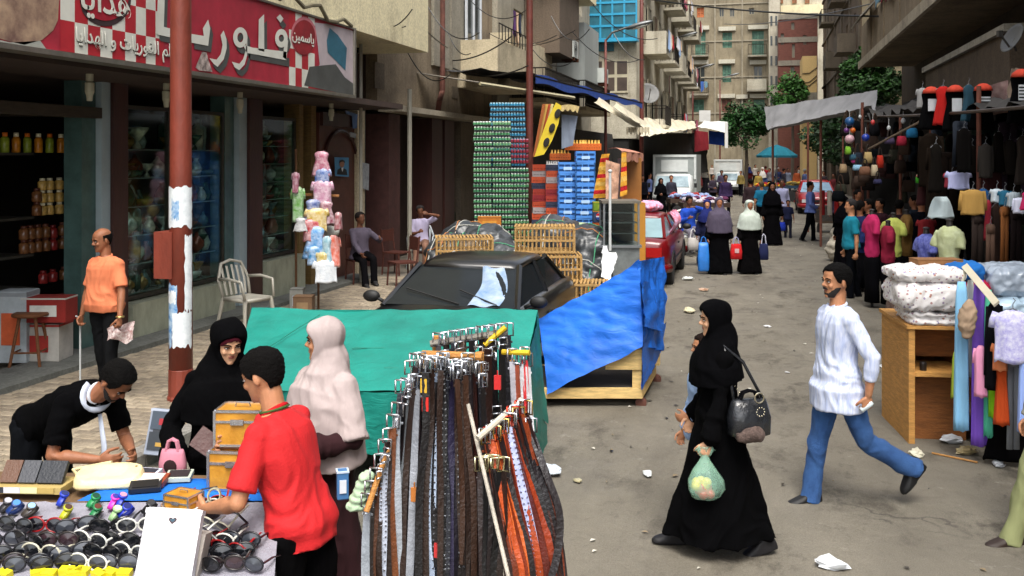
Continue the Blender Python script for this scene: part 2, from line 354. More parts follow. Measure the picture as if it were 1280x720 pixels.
        bb.build('beard' if beard else 'moustache', hh, root, True)
    # ---- upper garment
    kind, tc = top; tm = tc if not isinstance(tc, str) else cloth(tc); full = kind in ('shirt', 'jacket', 'abaya')
    gb = MB(); inf = {'tee': .016, 'shirt': .022, 'jacket': .03, 'abaya': .026}[kind]
    bot = hem if hem is not None else {'tee': -.06, 'shirt': -.09, 'jacket': -.06, 'abaya': -.04}[kind]
    zs = [bot+(.515-bot)*q/14 for q in range(15)]
    def tz(z, th):
        p = tors(max(z, -.06), th, inf+((.062 if kind in ('shirt', 'jacket') else .024) if z < -.01 else .012 if z < .06 else 0)-(.008 if z > .47 else 0))
        if z < -.06: p = p+up*(z+.06)
        return p
    gb.loft(sect(tz, zs, 24))
    for i in range(2):
        s_, e, w = AJ[i]; ew = .016 if kind == 'tee' else .02
        gb.ell(s_*k, ((.058+ew*.5)*k,)*3, n=12)
        if full:
            fl = {'abaya': .075, 'jacket': .048}.get(kind, .041); wt = .95 if sleeve_end is None else sleeve_end
            limb(gb, [s_, s_.lerp(e, .5), e, e.lerp(w, wt*.5), e.lerp(w, wt*.88)], [.060, .060, .056, max(.052, fl*.85), fl])
            gb.tube([e.lerp(w, wt*.86)*k, e.lerp(w, wt)*k], [fl*k, (fl+.002)*k], 14)
        else:
            q = s_.lerp(e, .82); gb.tube([s_*k, s_.lerp(e, .4)*k, q*k], [.060*k, .064*k, .068*k], 14)
    fam = (.014 if near else .010)
    joined = kind == 'abaya' and bottom[0] == 'robe'
    if not joined: me = remesh(gb, vc, 1, folds(fam, 8, .38)); me.materials.append(tm); me.name = {'tee': 'shirt', 'shirt': 'shirt', 'jacket': 'jacket', 'abaya': 'robe_top'}[kind]; link(me.name, me, root)
    if near and kind in ('tee', 'shirt'):                       # collar, placket, buttons
        cb = MB(); cm = under if under is not None else tm
        cb.tube([(TP(.058*math.cos(a)+.0, .066*math.sin(a), .518-.018*math.cos(a)))*k for a in [q*2*math.pi/20 for q in range(21)]], .011*k, 8, cap=False, flat=.7); cb.build('collar', cm, root, True)
        if kind == 'shirt':
            for sy in (1, -1): cf = MB(); cf.slab(TP(.082, sy*.004, .47)*k, TP(.066, sy*.062, .49)*k, TP(.05, sy*.05, .53)*k, TP(.065, sy*.012, .512)*k, .006*sy*k); cf.build('collar_wing', cm, root)
    # ---- lower garment
    bk, bc = bottom; bm_ = bc if not isinstance(bc, str) else cloth(bc); lb = gb if joined else MB()
    if bk in ('trousers', 'jeans', 'shorts'):
        lb.loft(sect(lambda z, th: tors(z, th, .012), [-.07, -.03, .02, .05], 22)); fl = {'trousers': .070, 'jeans': .078, 'shorts': .09}[bk]
        for hp, kn, an, b in LJ:
            if bk == 'shorts': pts, rs = [hp, hp.lerp(kn, .5), kn], [.098, .095, .09]
            else: pts, rs = [hp, hp.lerp(kn, .5), kn, kn.lerp(an, .5), an+(an-kn).normalized()*.045], [.098, .086, .070, .064 if bk == 'jeans' else .062, fl]
            limb(lb, pts[:-1], rs[:-1]); lb.tube([p*k for p in pts[-3:]], [r*k for r in rs[-3:]], 16)
        me = remesh(lb, vc, 1, folds(fam, 7, .45)); nm = bk
    else:                                                # robe / skirt hanging to near the ground, widened by the stride
        rl = robe_len if robe_len is not None else .06
        z0 = pel.z+.12; feet = [j[2] for j in LJ]; xs = [f.x for f in feet]; rings = []
        for q in range(17):
            t = q/16; z = z0+(rl/k-z0)*t; g = t**1.15
            xf = .12+(max(xs)+.12-.12)*g; xb = -.12+(min(xs)-.10+.12)*g; xf = max(xf, .125+.09*t); xb = min(xb, -.125-.09*t)
            for hp, kn, an, _ in LJ:                      # keep the cloth outside both legs
                lx = hp.lerp(kn, min(1, max(0, (hp.z-z)/max(.05, hp.z-kn.z)))).x if z > kn.z else kn.lerp(an, min(1, (kn.z-z)/max(.05, kn.z-an.z))).x
                xf = max(xf, lx+.095); xb = min(xb, lx-.095)
            w_ = .165*st**.4+(.115 if seat is None else .1)*g
            if seat is not None: pass
            rg = []
            for j in range(44):
                th = 2*math.pi*j/44; wv = 1+(.045*t*math.sin(th*7+1.3)+.03*t*math.sin(th*12+.5))
                zz = z+(.012*math.sin(th*3+1) if q == 16 else 0)
                rg.append(V((xf+xb)/2+(xf-xb)/2*math.cos(th)*wv, w_*math.sin(th)*wv, zz)*k)
            rings.append(rg)
        if seat is not None:
            kn0, an0 = (LJ[0][1]+LJ[1][1])/2, (LJ[0][2]+LJ[1][2])/2
            lb.tube([pel*k, (pel.lerp(kn0, .5))*k, kn0*k, kn0.lerp(an0, .5)*k, an0*k], [.16*k, .15*k, .13*k, .14*k, .17*k], 18)
        else: lb.loft(rings[::-1])
        me = remesh(lb, vc, 1, folds(fam*1.3, 7, .25)); nm = 'robe' if joined else 'skirt'
    me.materials.append(bm_); me.name = nm; link(nm, me, root)
    # ---- shoes
    if not nofeet:
        for an, fd, fu in FD:
            sb = MB(); rings = []
            for x, hw, z1 in [(-.078, .022, -.020), (-.066, .034, .02), (-.02, .042, .040), (.03, .042, .025), (.08, .047, -.008), (.13, .047, -.028), (.165, .036, -.040), (.184, .014, -.055)]:
                c0 = an+fd*x; rings.append([(c0+V(0, 1, 0)*hw*cy+fu*(-.075 if cz < 0 else z1 if abs(cy) < .7 else (z1-.02)))*k for cy, cz in [(-1, -1), (1, -1), (1, 1), (.6, 1), (-.6, 1), (-1, 1)]])
            sb.loft(rings); so_ = link('shoe', remesh(sb, .009 if near else .016, 2), root); so_.data.materials.append(mat('leather_'+shoes, rgb(shoes), .6, .15, 8, .05, 60))
    # ---- headscarf
    if scarf:
        col, ln, un = (list(scarf)+[None])[:3]; sm = cloth(col); hb = MB(); rings = []
        for i in range(27):
            z = .0+.2318*i/26; rg = []
            for j in range(40):
                th = 2*math.pi*j/40; a = abs((th+math.pi) % (2*math.pi)-math.pi); zz = z
                o_ = ((a/(.92 if near else 1.1))**2+((z-.088)/(.088 if near else .098))**2)             # oval face opening
                inf_ = (-.028 if near else -.045)+(.052 if near else .07)*max(0, min(1, (o_-.94)/.22)); rg.append(HP(headpt(zz, th, inf_)))
            rings.append(rg)
        hb.loft(rings)
        # wrap under the chin and over the shoulders
        dr = [(0.075, -.022, .090, .090), (.03, -.028, .104, .100), (-.01, -.022, .116, .120), (-.05, -.008, .130, .155)]
        rr = [[HP((cx+rx*math.cos(2*math.pi*j/28), ry*math.sin(2*math.pi*j/28), z)) for j in range(28)] for z, cx, rx, ry in dr]
        for q in range(1, 9):
            t = q/8; z = .51-ln*t; ex = .052+min(1, t*2.2)*.02+t*.02
            big = (.028 if ln > .3 else .006)+(st-1)*.05; rx = (.122+.026*min(1, t*2.5))+t*.03+big; ry = (.160+.062*min(1, t*3.5))+t*.02+big
            rr.append([TP(.01+rx*math.cos(2*math.pi*j/28), ry*math.sin(2*math.pi*j/28), z-(.05*abs(math.sin(2*math.pi*j/28))**2 if t < .5 else 0)-.03*t*math.cos(2*math.pi*j/28))*k for j in range(28)])
        hb.loft(rr[::-1])
 
        if ln > .3:                                     # long scarf covering the upper arms
            for s_, e, w in AJ: hb.tube([s_*k, s_.lerp(e, .6)*k, s_.lerp(e, 1.05)*k], [.085*k, .085*k, .088*k], 14); hb.ell(s_*k, (.085*k,)*3)
        me = remesh(hb, vc*.9, 1, folds(fam*.75, 7, .4)); me.materials.append(sm); me.name = 'headscarf'; link('headscarf', me, root)
        if un:
            ub = MB(); rings = []
            for i in range(12):
                z = .125+.07*i/11; rings.append([HP(headpt(z, 2*math.pi*j/40, (.006 if ((abs((2*math.pi*j/40+math.pi) % (2*math.pi)-math.pi)/.80)**2+((z-.08)/.077)**2) > 1 else -.02))) for j in range(40)])
            ub.loft(rings); ub.build('underscarf', cloth(un), root, True)
    root['hands'] = 0; del root['hands']
    return root, dict(hand=[(j[2]+(j[2]-j[1]).normalized()*.075)*k for j in AJ], sh=[s*k for s in SH], k=k, TP=lambda *a: TP(*a)*k, HP=HP)
def to_world(root, p): return Matrix.Translation(root.location) @ Matrix.Rotation(root.rotation_euler.z, 4, 'Z') @ V(*p)
# ================================================================= facades
class Fac:
    """vertical plane: origin, direction u along the wall, outward normal n"""
    def __init__(s, O, du, n): s.O = V(O[0], O[1], 0); s.du = V(du[0], du[1], 0).normalized(); s.n = V(n[0], n[1], 0).normalized()
    def P(s, u, z, d=0): return s.O + s.du*u + s.n*d + V(0, 0, z)
    def box(s, mb, u0, u1, z0, z1, d0, d1, k=None):
        q = [s.P(u, z, d) for z in (z0, z1) for d in (d0, d1) for u in (u0, u1)]
        mb.add(q, [(0,2,3,1),(4,5,7,6),(0,1,5,4),(2,6,7,3),(0,4,6,2),(1,3,7,5)], k)
    def uz(s, u, v):
        """pixel -> (u, z) on this plane"""
        o = V(0, 0, CAMH); r = W(u, v, 1)-o; t = (s.O-o).dot(s.n)/r.dot(s.n); p = o+r*t; return (p-s.O).dot(s.du), p.z
def wall_open(F_, mb, u0, u1, z0, z1, ops, dep=0.22, th=0.3):
    us = sorted({u0, u1, *[o[0] for o in ops], *[o[1] for o in ops]}); zs = sorted({z0, z1, *[o[2] for o in ops], *[o[3] for o in ops]})
    us = [u for u in us if u0 <= u <= u1]; zs = [z for z in zs if z0 <= z <= z1]
    for a, b in zip(us, us[1:]):
        for c, d in zip(zs, zs[1:]):
            if any(o[0] < (a+b)/2 < o[1] and o[2] < (c+d)/2 < o[3] for o in ops): continue
            mb.quad(F_.P(a, c), F_.P(b, c), F_.P(b, d), F_.P(a, d))
    for a, b, c, d in ops:
        mb.quad(F_.P(a, c), F_.P(a, d), F_.P(a, d, -dep), F_.P(a, c, -dep)); mb.quad(F_.P(b, c), F_.P(b, d), F_.P(b, d, -dep), F_.P(b, c, -dep))
        mb.quad(F_.P(a, c), F_.P(b, c), F_.P(b, c, -dep), F_.P(a, c, -dep)); mb.quad(F_.P(a, d), F_.P(b, d), F_.P(b, d, -dep), F_.P(a, d, -dep))
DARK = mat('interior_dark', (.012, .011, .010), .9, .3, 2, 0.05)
GLASS = mat('window_glass', (.05, .06, .06), .12, .3, 1.5, 0.0, spec=.6)
def clearglass():
    m = bpy.data.materials.new('clear_glass'); m.use_nodes = True; n = m.node_tree; n.nodes.clear()
    o = n.nodes.new('ShaderNodeOutputMaterial'); t = n.nodes.new('ShaderNodeBsdfTransparent'); g = n.nodes.new('ShaderNodeBsdfGlossy'); x = n.nodes.new('ShaderNodeMixShader'); f = n.nodes.new('ShaderNodeLayerWeight'); pw = n.nodes.new('ShaderNodeMath'); pw.operation = 'POWER'; pw.inputs[1].default_value = 3.5; ml = n.nodes.new('ShaderNodeMath'); ml.operation = 'MULTIPLY_ADD'; ml.inputs[1].default_value = .2; ml.inputs[2].default_value = .035
    t.inputs[0].default_value = (.82, .90, .88, 1); g.inputs['Roughness'].default_value = .06; f.inputs[0].default_value = .5; n.links.new(f.outputs['Facing'], pw.inputs[0]); n.links.new(pw.outputs[0], ml.inputs[0])
    n.links.new(ml.outputs[0], x.inputs[0]); n.links.new(t.outputs[0], x.inputs[1]); n.links.new(g.outputs[0], x.inputs[2]); n.links.new(x.outputs[0], o.inputs[0]); return m
CLEAR = clearglass()
def window(F_, par, a, b, c, d, style='glass', fr=None, sh='4f7d68', dep=.2):
    fr = fr or paint('8c8470'); mb = MB(); w = .06
    for q in ((a, a+w, c, d), (b-w, b, c, d), (a+w, b-w, d-w, d), (a+w, b-w, c, c+w), ((a+b)/2-.03, (a+b)/2+.03, c+w, d-w)): F_.box(mb, *q, -dep+.004, -dep+.07)
    wo_ = mb.build('window', fr, par)
    g = MB(); F_.box(g, a+w, b-w, c+w, d-w, -dep-.02, -dep+.02); g.build('pane', GLASS, wo_)
    if style == 'shutter':
        for x0, x1 in ((a+.02, (a+b)/2-.01), ((a+b)/2+.01, b-.02)):
            s_ = MB(); 
            for q in ((x0, x0+.06, c+.03, d-.03), (x1-.06, x1, c+.03, d-.03), (x0+.06, x1-.06, d-.1, d-.03), (x0+.06, x1-.06, c+.03, c+.1), (x0+.06, x1-.06, (c+d)/2-.04, (c+d)/2+.04)): F_.box(s_, *q, -dep+.08, -dep+.12)
            n_ = int((d-c)/.11)
            for i in range(n_):
                z = c+.1+(d-c-.2)*(i+.5)/n_; s_.slab(F_.P(x0+.06, z-.035, -dep+.10), F_.P(x1-.06, z-.035, -dep+.10), F_.P(x1-.06, z+.03, -dep+.085), F_.P(x0+.06, z+.03, -dep+.085), .01)
            s_.build('shutter', mat('shutter_'+sh, rgb(sh), .7, .35, 3, .1, 30), wo_)
    return wo_
def balcony(F_, par, a, b, z, dep, h, style, m, rm=None):
    mb = MB(); F_.box(mb, a, b, z-.15, z, 0, dep); o = mb.build('balcony', m, par)
    mb = MB()
    if style == 'solid':
        F_.box(mb, a, b, z, z+h, dep-.12, dep); F_.box(mb, a, a+.12, z, z+h, 0, dep-.12); F_.box(mb, b-.12, b, z, z+h, 0, dep-.12); mb.build('parapet', rm or m, o)
    else:
        rm = rm or metal('3a3632', .6); F_.box(mb, a, b, z+h-.04, z+h, dep-.06, dep-.02); F_.box(mb, a, b, z+.08, z+.12, dep-.06, dep-.02)
        n_ = max(3, int((b-a)/.16))
        for i in range(n_+1): x = a+.02+(b-a-.04)*i/n_; F_.box(mb, x-.012, x+.012, z, z+h, dep-.052, dep-.028)
        for e in (a+.03, b-.03):
            F_.box(mb, e-.02, e+.02, z+h-.04, z+h, 0, dep-.06)
            for i in range(max(2, int(dep/.2))): y = dep*(i+.5)/max(2, int(dep/.2)); F_.box(mb, e-.01, e+.01, z, z+h-.04, y-.01, y+.01)
        mb.build('railing', rm, o)
    return o
def laundry(F_, a, b, z, dep, where, cols, group):
    n_ = len(cols); x = a
    for i, c in enumerate(cols):
        w = (b-a)/n_*.82; h = .5+rnd.random()*.5; x0 = a+(b-a)*i/n_
        mb = MB(); ph = rnd.random()*6
        def fn(s, t): return F_.P(x0+w*s+.02*math.sin(t*4+ph), z-h*t*(1+.12*math.sin(s*7+ph)), dep+.04*math.sin(s*9+ph)*t)
        mb.grid(fn, 6, 5); me = mb
        for p_ in [MB()]:
            def fb(s, t): return F_.P(x0+w*s+.02*math.sin(t*4+ph), z-h*t*(1+.12*math.sin(s*7+ph)), dep+.015+.04*math.sin(s*9+ph)*t)
            mb.grid(fb, 6, 5)
        nm = CN.get(c, 'coloured'); nth = ORD[i]
        o = mb.build('laundry', cloth(c)); o['label'] = f'{nm} washing, {nth} from left, {where}'; o['category'] = 'laundry'; o['group'] = group
CN = {'b03038': 'red', 'd8d8dc': 'white', '3a5c9c': 'blue', 'c06a80': 'pink', '5a3a6a': 'purple', '8a2f3a': 'dark red', 'e0c0a0': 'beige', '30384a': 'navy', '6a8a9a': 'grey-blue', '9ab4d8': 'pale blue'}
# ================================================================= ground, road, pavement
def road_mat(name, c1, c2, patch):
    m = bpy.data.materials.new(name); m.use_nodes = True; n = m.node_tree; N = n.nodes; L = n.links; b = N['Principled BSDF']
    tc = N.new('ShaderNodeTexCoord')
    def nz(sc, det=8, st=(1,1,1), ro=.7):
        mp = N.new('ShaderNodeMapping'); mp.inputs['Scale'].default_value = st; L.new(tc.outputs['Object'], mp.inputs[0])
        t = N.new('ShaderNodeTexNoise'); t.inputs['Scale'].default_value = sc; t.inputs['Detail'].default_value = det; t.inputs['Roughness'].default_value = ro; L.new(mp.outputs[0], t.inputs['Vector']); return t.outputs['Fac']
    def rm(s, a, c, lo=0, hi=1):
        r = N.new('ShaderNodeMapRange'); r.inputs['From Min'].default_value = a; r.inputs['From Max'].default_value = c; r.inputs['To Min'].default_value = lo; r.inputs['To Max'].default_value = hi; L.new(s, r.inputs['Value']); return r.outputs[0]
    def mix(f, A, B, bt='MIX'):
        x = N.new('ShaderNodeMix'); x.data_type = 'RGBA'; x.blend_type = bt
        if isinstance(f, float): x.inputs['Factor'].default_value = f
        else: L.new(f, x.inputs['Factor'])
        for k_, q in (('A', A), ('B', B)):
            if isinstance(q, tuple): x.inputs[k_].default_value = (*q, 1)
            else: L.new(q, x.inputs[k_])
        return x.outputs['Result']
    c = mix(rm(nz(.45, 9, (1, .5, 1)), .38, .62), c1, c2); c = mix(rm(nz(1.3, 10, (1, .6, 1), .78), .52, .64, 0, .85), c, patch); c = mix(rm(nz(.5, 6, (2.5, .15, 1), .6), .55, .72, 0, .4), c, patch); c = mix(rm(nz(5, 6), .64, .72, 0, .5), c, (.36, .34, .29))
    vo = N.new('ShaderNodeTexVoronoi'); vo.feature = 'DISTANCE_TO_EDGE'; vo.inputs['Scale'].default_value = .55
    wp = N.new('ShaderNodeVectorMath'); wp.operation = 'ADD'; t2 = N.new('ShaderNodeTexNoise'); t2.inputs['Scale'].default_value = 1.6; t2.inputs['Detail'].default_value = 6; L.new(tc.outputs['Object'], t2.inputs['Vector']); L.new(tc.outputs['Object'], wp.inputs[0]); L.new(t2.outputs['Color'], wp.inputs[1]); L.new(wp.outputs[0], vo.inputs['Vector'])
    crk = N.new('ShaderNodeMath'); crk.operation = 'MULTIPLY'; L.new(rm(vo.outputs['Distance'], .0, .012, 1, 0), crk.inputs[0]); L.new(rm(nz(.8), .5, .6, 0, .6), crk.inputs[1]); c = mix(crk.outputs[0], c, (.03, .027, .024))
    sp = nz(140, 3); g = rm(sp, .3, .7, .55, 1.2); cc = N.new('ShaderNodeCombineColor'); [L.new(g, cc.inputs[i]) for i in range(3)]; c = mix(.8, c, cc.outputs[0], 'MULTIPLY')
    L.new(c, b.inputs['Base Color']); L.new(rm(nz(1.1), .4, .65, .95, .6), b.inputs['Roughness']); b.inputs['Specular IOR Level'].default_value = .3
    ad = N.new('ShaderNodeMath'); ad.operation = 'ADD'; L.new(rm(sp, 0, 1, 0, .3), ad.inputs[0]); L.new(rm(nz(2.2, 6), 0, 1, 0, 3), ad.inputs[1])
    bp = N.new('ShaderNodeBump'); bp.inputs['Strength'].default_value = .7; bp.inputs['Distance'].default_value = .02; L.new(ad.outputs[0], bp.inputs['Height']); L.new(bp.outputs[0], b.inputs['Normal']); return m
ROAD = road_mat('road_surface', (.150, .134, .106), (.222, .200, .158), (.070, .060, .047))
KX = -4.75
mb = MB(); mb.grid(lambda s, t: V(-500+1000*s, -500+1000*t, -.008), 4, 4); mb.build('ground', road_mat('ground_surface', (.17, .155, .13), (.2, .18, .15), (.1, .09, .08)), kind='structure')
mb = MB()
def rz_(s, t):
    x = KX+12*s; y = -4+150*t**1.5; return V(x, y, .004+.03*math.sin(math.pi*s)+.008*noise.noise(V(x*.6, y*.6, 0)))
mb.grid(rz_, 60, 160); mb.build('road', ROAD, smooth=True, kind='structure')
PAVE = plaster('pavement_base', (.20, .175, .14), (.07, .06, .05), .5, 1.2); CONC = plaster('kerb_concrete', (.28, .265, .24), (.08, .07, .06), .5, 2)
mb = MB(); mb.bb(-40, KX-.16, -2, 92, -.1, .098); pav = mb.build('pavement', PAVE, kind='structure')
def bevbox(lx, ly, lz, bv):
    m_ = MB(); m_.add([(x*(lx/2-q), y*(ly/2-q), z) for z, q in ((-lz/2, 0), (lz/2-bv, 0), (lz/2, bv)) for x, y in ((-1,-1),(1,-1),(1,1),(-1,1))],
        [(0,1,5,4),(1,2,6,5),(2,3,7,6),(3,0,4,7),(4,5,9,8),(5,6,10,9),(6,7,11,10),(7,4,8,11),(8,9,10,11)]); return m_
mes = [bevbox(.155, .98, .20, .02).mesh('kerb_stone', CONC)]
for i in range(26): o = link('kerb_stone', mes[0], pav, (KX-.08+rnd.uniform(-.006, .006), 3.2+i*1.0, .03+rnd.uniform(-.004, .004)))
mb = MB()
for i in range(26, 86): mb.box((KX-.08, 3.2+i, .03), (.155, .98, .2))
mb.build('kerb_row', CONC, pav, kind='stuff')
# block paving: running bond of 10 x 20 cm blocks, lying across in staggered rows
bm3 = [mat(f'paver_{i}', c, .9, .35, 14, .25, 80) for i, c in enumerate([(.27, .22, .155), (.22, .18, .13), (.32, .265, .19)])]
pm = [bevbox(.192, .100, .06, .007).mesh('paving_stone', m_) for m_ in bm3]
ST = []
for j in range(3, 150):
    y = 4.5+j*.108
    for i in range(13):
        x = KX-.28-i*.2-(.1 if j % 2 else 0)
        if x < -7.35: continue
        d = y*cs+(-x)*sn; u = 640+F*((x*cs+y*sn)/d)
        if u < -40 or u > 560 or d > 19: continue
        ST.append((d, x, y))
ST.sort(); mb = MB()
tp = bevbox(.192, .100, .06, .007)
for q, (d, x, y) in enumerate(ST):
    z = .082+rnd.uniform(-.004, .004)+.006*noise.noise(V(x, y, 0)); rz = rnd.uniform(-.02, .02)
    if q < 300:
        o = link('paving_stone', pm[rnd.randrange(3)], pav, (x, y, z)); o.rotation_euler = (rnd.uniform(-.015, .015), rnd.uniform(-.015, .015), rz)
    else:
        kk = rnd.randrange(3); mb.add([(x+p[0], y+p[1], z+p[2]) for p in tp.v], tp.f[4:], kk)
mb.build('block_paving', bm3, pav, kind='stuff')
mb = MB(); mb.bb(-8.0, -7.32, 2, 17.6, .10, .17); mb.build('shop_step', plaster('step_stone', (.16, .165, .15), (.05, .05, .045), .5, 2), kind='structure')
mb = MB(); mb.bb(4.1, 9, -2, 92, -.1, .12); mb.build('right_pavement', PAVE, kind='structure')
# ================================================================= left: gift shop block
SH = Fac((-7.9, 0), (0, 1), (1, 0)); YL = lambda u, X=-7.9: WX(u, 0, X).y
PCREAM = plaster('plaster_cream', (.80, .72, .47), (.22, .18, .12), .25, .5)
shop = thing('shop_building', 'gift shop building with maroon shopfront and cream overhanging upper storey at the left', 'building', (0, 0, 0))
mb = MB(); y1 = YL(448)
mb.bb(-12, -6.62, -2, 18.7, 4.62, 10.5); mb.build('upper_storey', PCREAM, shop)
MAR = mat('maroon_wood', (.055, .018, .014), .45, .3, 5, .08, 40, stretch=(1, 1, .2)); MARW = mat('maroon_panel', (.10, .032, .022), .5, .35, 4, .1, 40)
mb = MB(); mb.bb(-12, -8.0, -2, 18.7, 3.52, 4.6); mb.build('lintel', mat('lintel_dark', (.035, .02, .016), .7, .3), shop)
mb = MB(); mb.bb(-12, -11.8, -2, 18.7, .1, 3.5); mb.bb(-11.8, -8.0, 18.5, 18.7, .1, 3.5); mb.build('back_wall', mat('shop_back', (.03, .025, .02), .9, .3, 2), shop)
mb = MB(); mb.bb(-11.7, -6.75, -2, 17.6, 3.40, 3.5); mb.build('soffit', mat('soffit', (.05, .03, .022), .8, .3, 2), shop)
PB = paint('9fb0b6', .4); TG = mat('teal_glass_edge', (.07, .13, .12), .25, .3, 3, 0)
def pier(u0, u1, m_, nm, x0=-8.15, x1=-7.82, z0=.17, z1=3.4): b_ = MB(); b_.bb(x0, x1, YL(u0), YL(u1), z0, z1); return b_.build(nm, m_, shop)
pier(102, 119.5, TG, 'glass_jamb', x1=-7.9); pier(120, 131, PB, 'white_post'); pier(131.5, 150, MAR, 'pier', x1=-7.78); pier(281, 292, TG, 'glass_jamb', x1=-7.9); pier(293.5, 303, PB, 'white_post'); pier(303.5, 320, MAR, 'pier', x1=-7.78)
pier(371, 376, wood('7a6236'), 'timber_post', x1=-7.85); pier(386, 392, wood('7a6236'), 'timber_post', x1=-7.85)
pier(394, 447, MARW, 'panel_wall', z1=3.28); b_ = MB(); b_.bb(-8.1, -7.76, YL(395), YL(445), 3.05, 3.3); b_.build('panel_cornice', MAR, shop)
mb = MB()                                  # arched timber surround on the maroon wall
ya, yb = YL(399), YL(440); pts = [V(-7.80, ya+(yb-ya)*(.5-.5*math.cos(a)), 2.35+.62*math.sin(a)) for a in [math.pi*q/14 for q in range(15)]]
mb.tube([V(-7.80, ya, .3)]+pts+[V(-7.80, yb, .3)], .035, 6); mb.build('arch_moulding', MAR, shop)
for u in (112, 208, 300, 414): b_ = MB(); p = WX(u, 110, -7.2); b_.tube([(-7.2, p.y, 3.40), (-7.2, p.y, 3.32)], .04, 10); b_.lathe((-7.2, p.y, 3.1), [(.02, .22), (.05, .2), (.05, .1), (.035, .06), (.03, 0)], 10); b_.build('lamp_holder', paint('b8b49c'), shop)
mb = MB(); mb.bb(-12, -7.82, YL(103), YL(119), 2.98, 3.08); mb.bb(-8.02, -7.8, 2, YL(119), 2.95, 3.08); mb.build('transom', wood('3a3024'), shop)
def marble_base(u0, u1, z1, nm='marble_base'): b_ = MB(); b_.bb(-8.3, -7.72, YL(u0), YL(u1), .17, z1); b_.build(nm, mat('marble', (.34, .36, .27), .35, .4, 3, .02, 10, stretch=(1, 1, .5)), shop)
marble_base(151, 281, .60); marble_base(321, 370, .78)
# showcases
def ornament_meshes():
    out = []
    prof = [[(.02, 0), (.05, .01), (.065, .06), (.04, .12), (.02, .15), (.03, .17)], [(.03, 0), (.03, .02), (.01, .05), (.06, .11), (.075, .14)], [(.045, 0), (.05, .10), (.05, .16), (.02, .18), (.018, .22)], [(.05, 0), (.08, .03), (.085, .05)], [(.02, 0), (.06, .05), (.06, .09), (.02, .13), (.01, .16)]]
    for i, p_ in enumerate(prof):
        for c in ('b8c8c0', '8a6a30', '4a6a6a', 'c8c4b0', '7a3a2a', '2a5040'):
            b_ = MB(); b_.lathe((0, 0, 0), p_, 10); out.append(b_.mesh('ornament', mat('ornament_'+c, rgb(c), .15, .4, 30, .02, 20, metal=.3), True))
    return out
ORN = ornament_meshes()
def showcase(u0, u1, z0, where, n_sh=5, dens=6, xb=-8.6, swh=''):
    ya, yb = YL(u0), YL(u1); t = thing('display_window', f'glass display window with shelves of ornaments {where}', 'shop window', (-7.95, ya, z0))
    T = lambda *a: a
    def B(nm, m_, *bxs):
        b_ = MB(); [b_.bb(q[0]+7.95, q[1]+7.95, q[2]-ya, q[3]-ya, q[4]-z0, q[5]-z0) for q in bxs]; return b_.build(nm, m_, t)
    B('pane', CLEAR, (-7.93, -7.92, ya+.05, yb-.05, z0+.05, 3.1)); B('frame', metal('55534c', .5), (-7.96, -7.90, ya, ya+.05, z0, 3.15), (-7.96, -7.90, yb-.05, yb, z0, 3.15), (-7.96, -7.90, ya+.05, yb-.05, 3.1, 3.15), (-7.96, -7.90, ya+.05, yb-.05, z0, z0+.05))
    B('back_panel', mat('showcase_back', (.03, .04, .04), .3, .4, 3, 0), (xb-.05, xb, ya, yb, z0, 3.1))
    for i in range(n_sh):
        z = z0+.06+(2.9-z0)*i/n_sh; B('shelf', mat('shelf_glass', (.16, .22, .20), .2, .1, 3, 0), (xb, -8.02, ya+.05, yb-.05, z-.015, z))
        for j in range(dens):
            y = ya+.12+(yb-ya-.24)*(j+rnd.uniform(.2, .8))/dens; o = link('ornament', rnd.choice(ORN), None, (rnd.uniform(-8.3, -8.1), y, z), label=f'{ORD[j]} ornament from the left, {ORD[i]} shelf up, {swh}', category='ornament', group='ornaments '+where)
            s_ = rnd.uniform(1.0, 1.9); o.scale = (s_*1.15,)*3
showcase(151, 213, .62, 'between the maroon pier and the red pole', 6, 10, swh='window left of the red pole'); showcase(214, 280, .62, 'behind and right of the red pole', 6, 10, swh='window right of the red pole'); showcase(321, 370, .80, 'above the marble base by the hanging toys', 7, 8, swh='window by the hanging clothes')
# open shop at far left with shelving
def shelf_unit():
    t = thing('shelf_unit', 'dark shelves of jars and bottles inside the leftmost shop opening', 'shelf', (-8.9, 0, 0))
    for v, u in ((191, 40), (268, 60), (314, 50), (356, 40)):
        z = WX(u, v, -8.7).z; b_ = MB(); b_.bb(-.3, .35, 6.2, YL(100), z-.03, z); b_.build('shelf', mat('shelf_dark', (.05, .045, .035), .6, .3), t)
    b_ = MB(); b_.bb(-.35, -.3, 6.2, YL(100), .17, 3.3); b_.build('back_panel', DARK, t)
shelf_unit()
def jar_mesh(body, lid, r, h):
    b_ = MB(); b_.lathe((0, 0, 0), [(r*.9, 0), (r, .01), (r, h*.68), (r*.6, h*.8)], 12, 0); b_.lathe((0, 0, h*.8), [(r*.62, 0), (r*.62, h*.2)], 12, 1); return b_.mesh('jar', [mat('jar_'+body, rgb(body), .25, .35, 20, 0), plastic(lid)], True)
JM = {c: jar_mesh(*a) for c, a in {'gold': ('d8b060', 'e8e0c0', .055, .15), 'brown': ('7a5030', '5a3020', .06, .17), 'green': ('8a9a30', 'd87018', .05, .24), 'red': ('8a2a28', '701818', .06, .16), 'orange': ('c88020', 'f0e8c8', .05, .24)}.items()}
for i in range(6):
    p = WX(6+14*i, 190, -8.62); o = link('bottle', JM['orange' if i % 2 else 'green'], None, (p.x, p.y, WX(40, 191, -8.7).z), label=f'{ORD[i]} short bottle from the left on the top shelf of the dark shop', category='bottle', group='bottles on the top shelf')
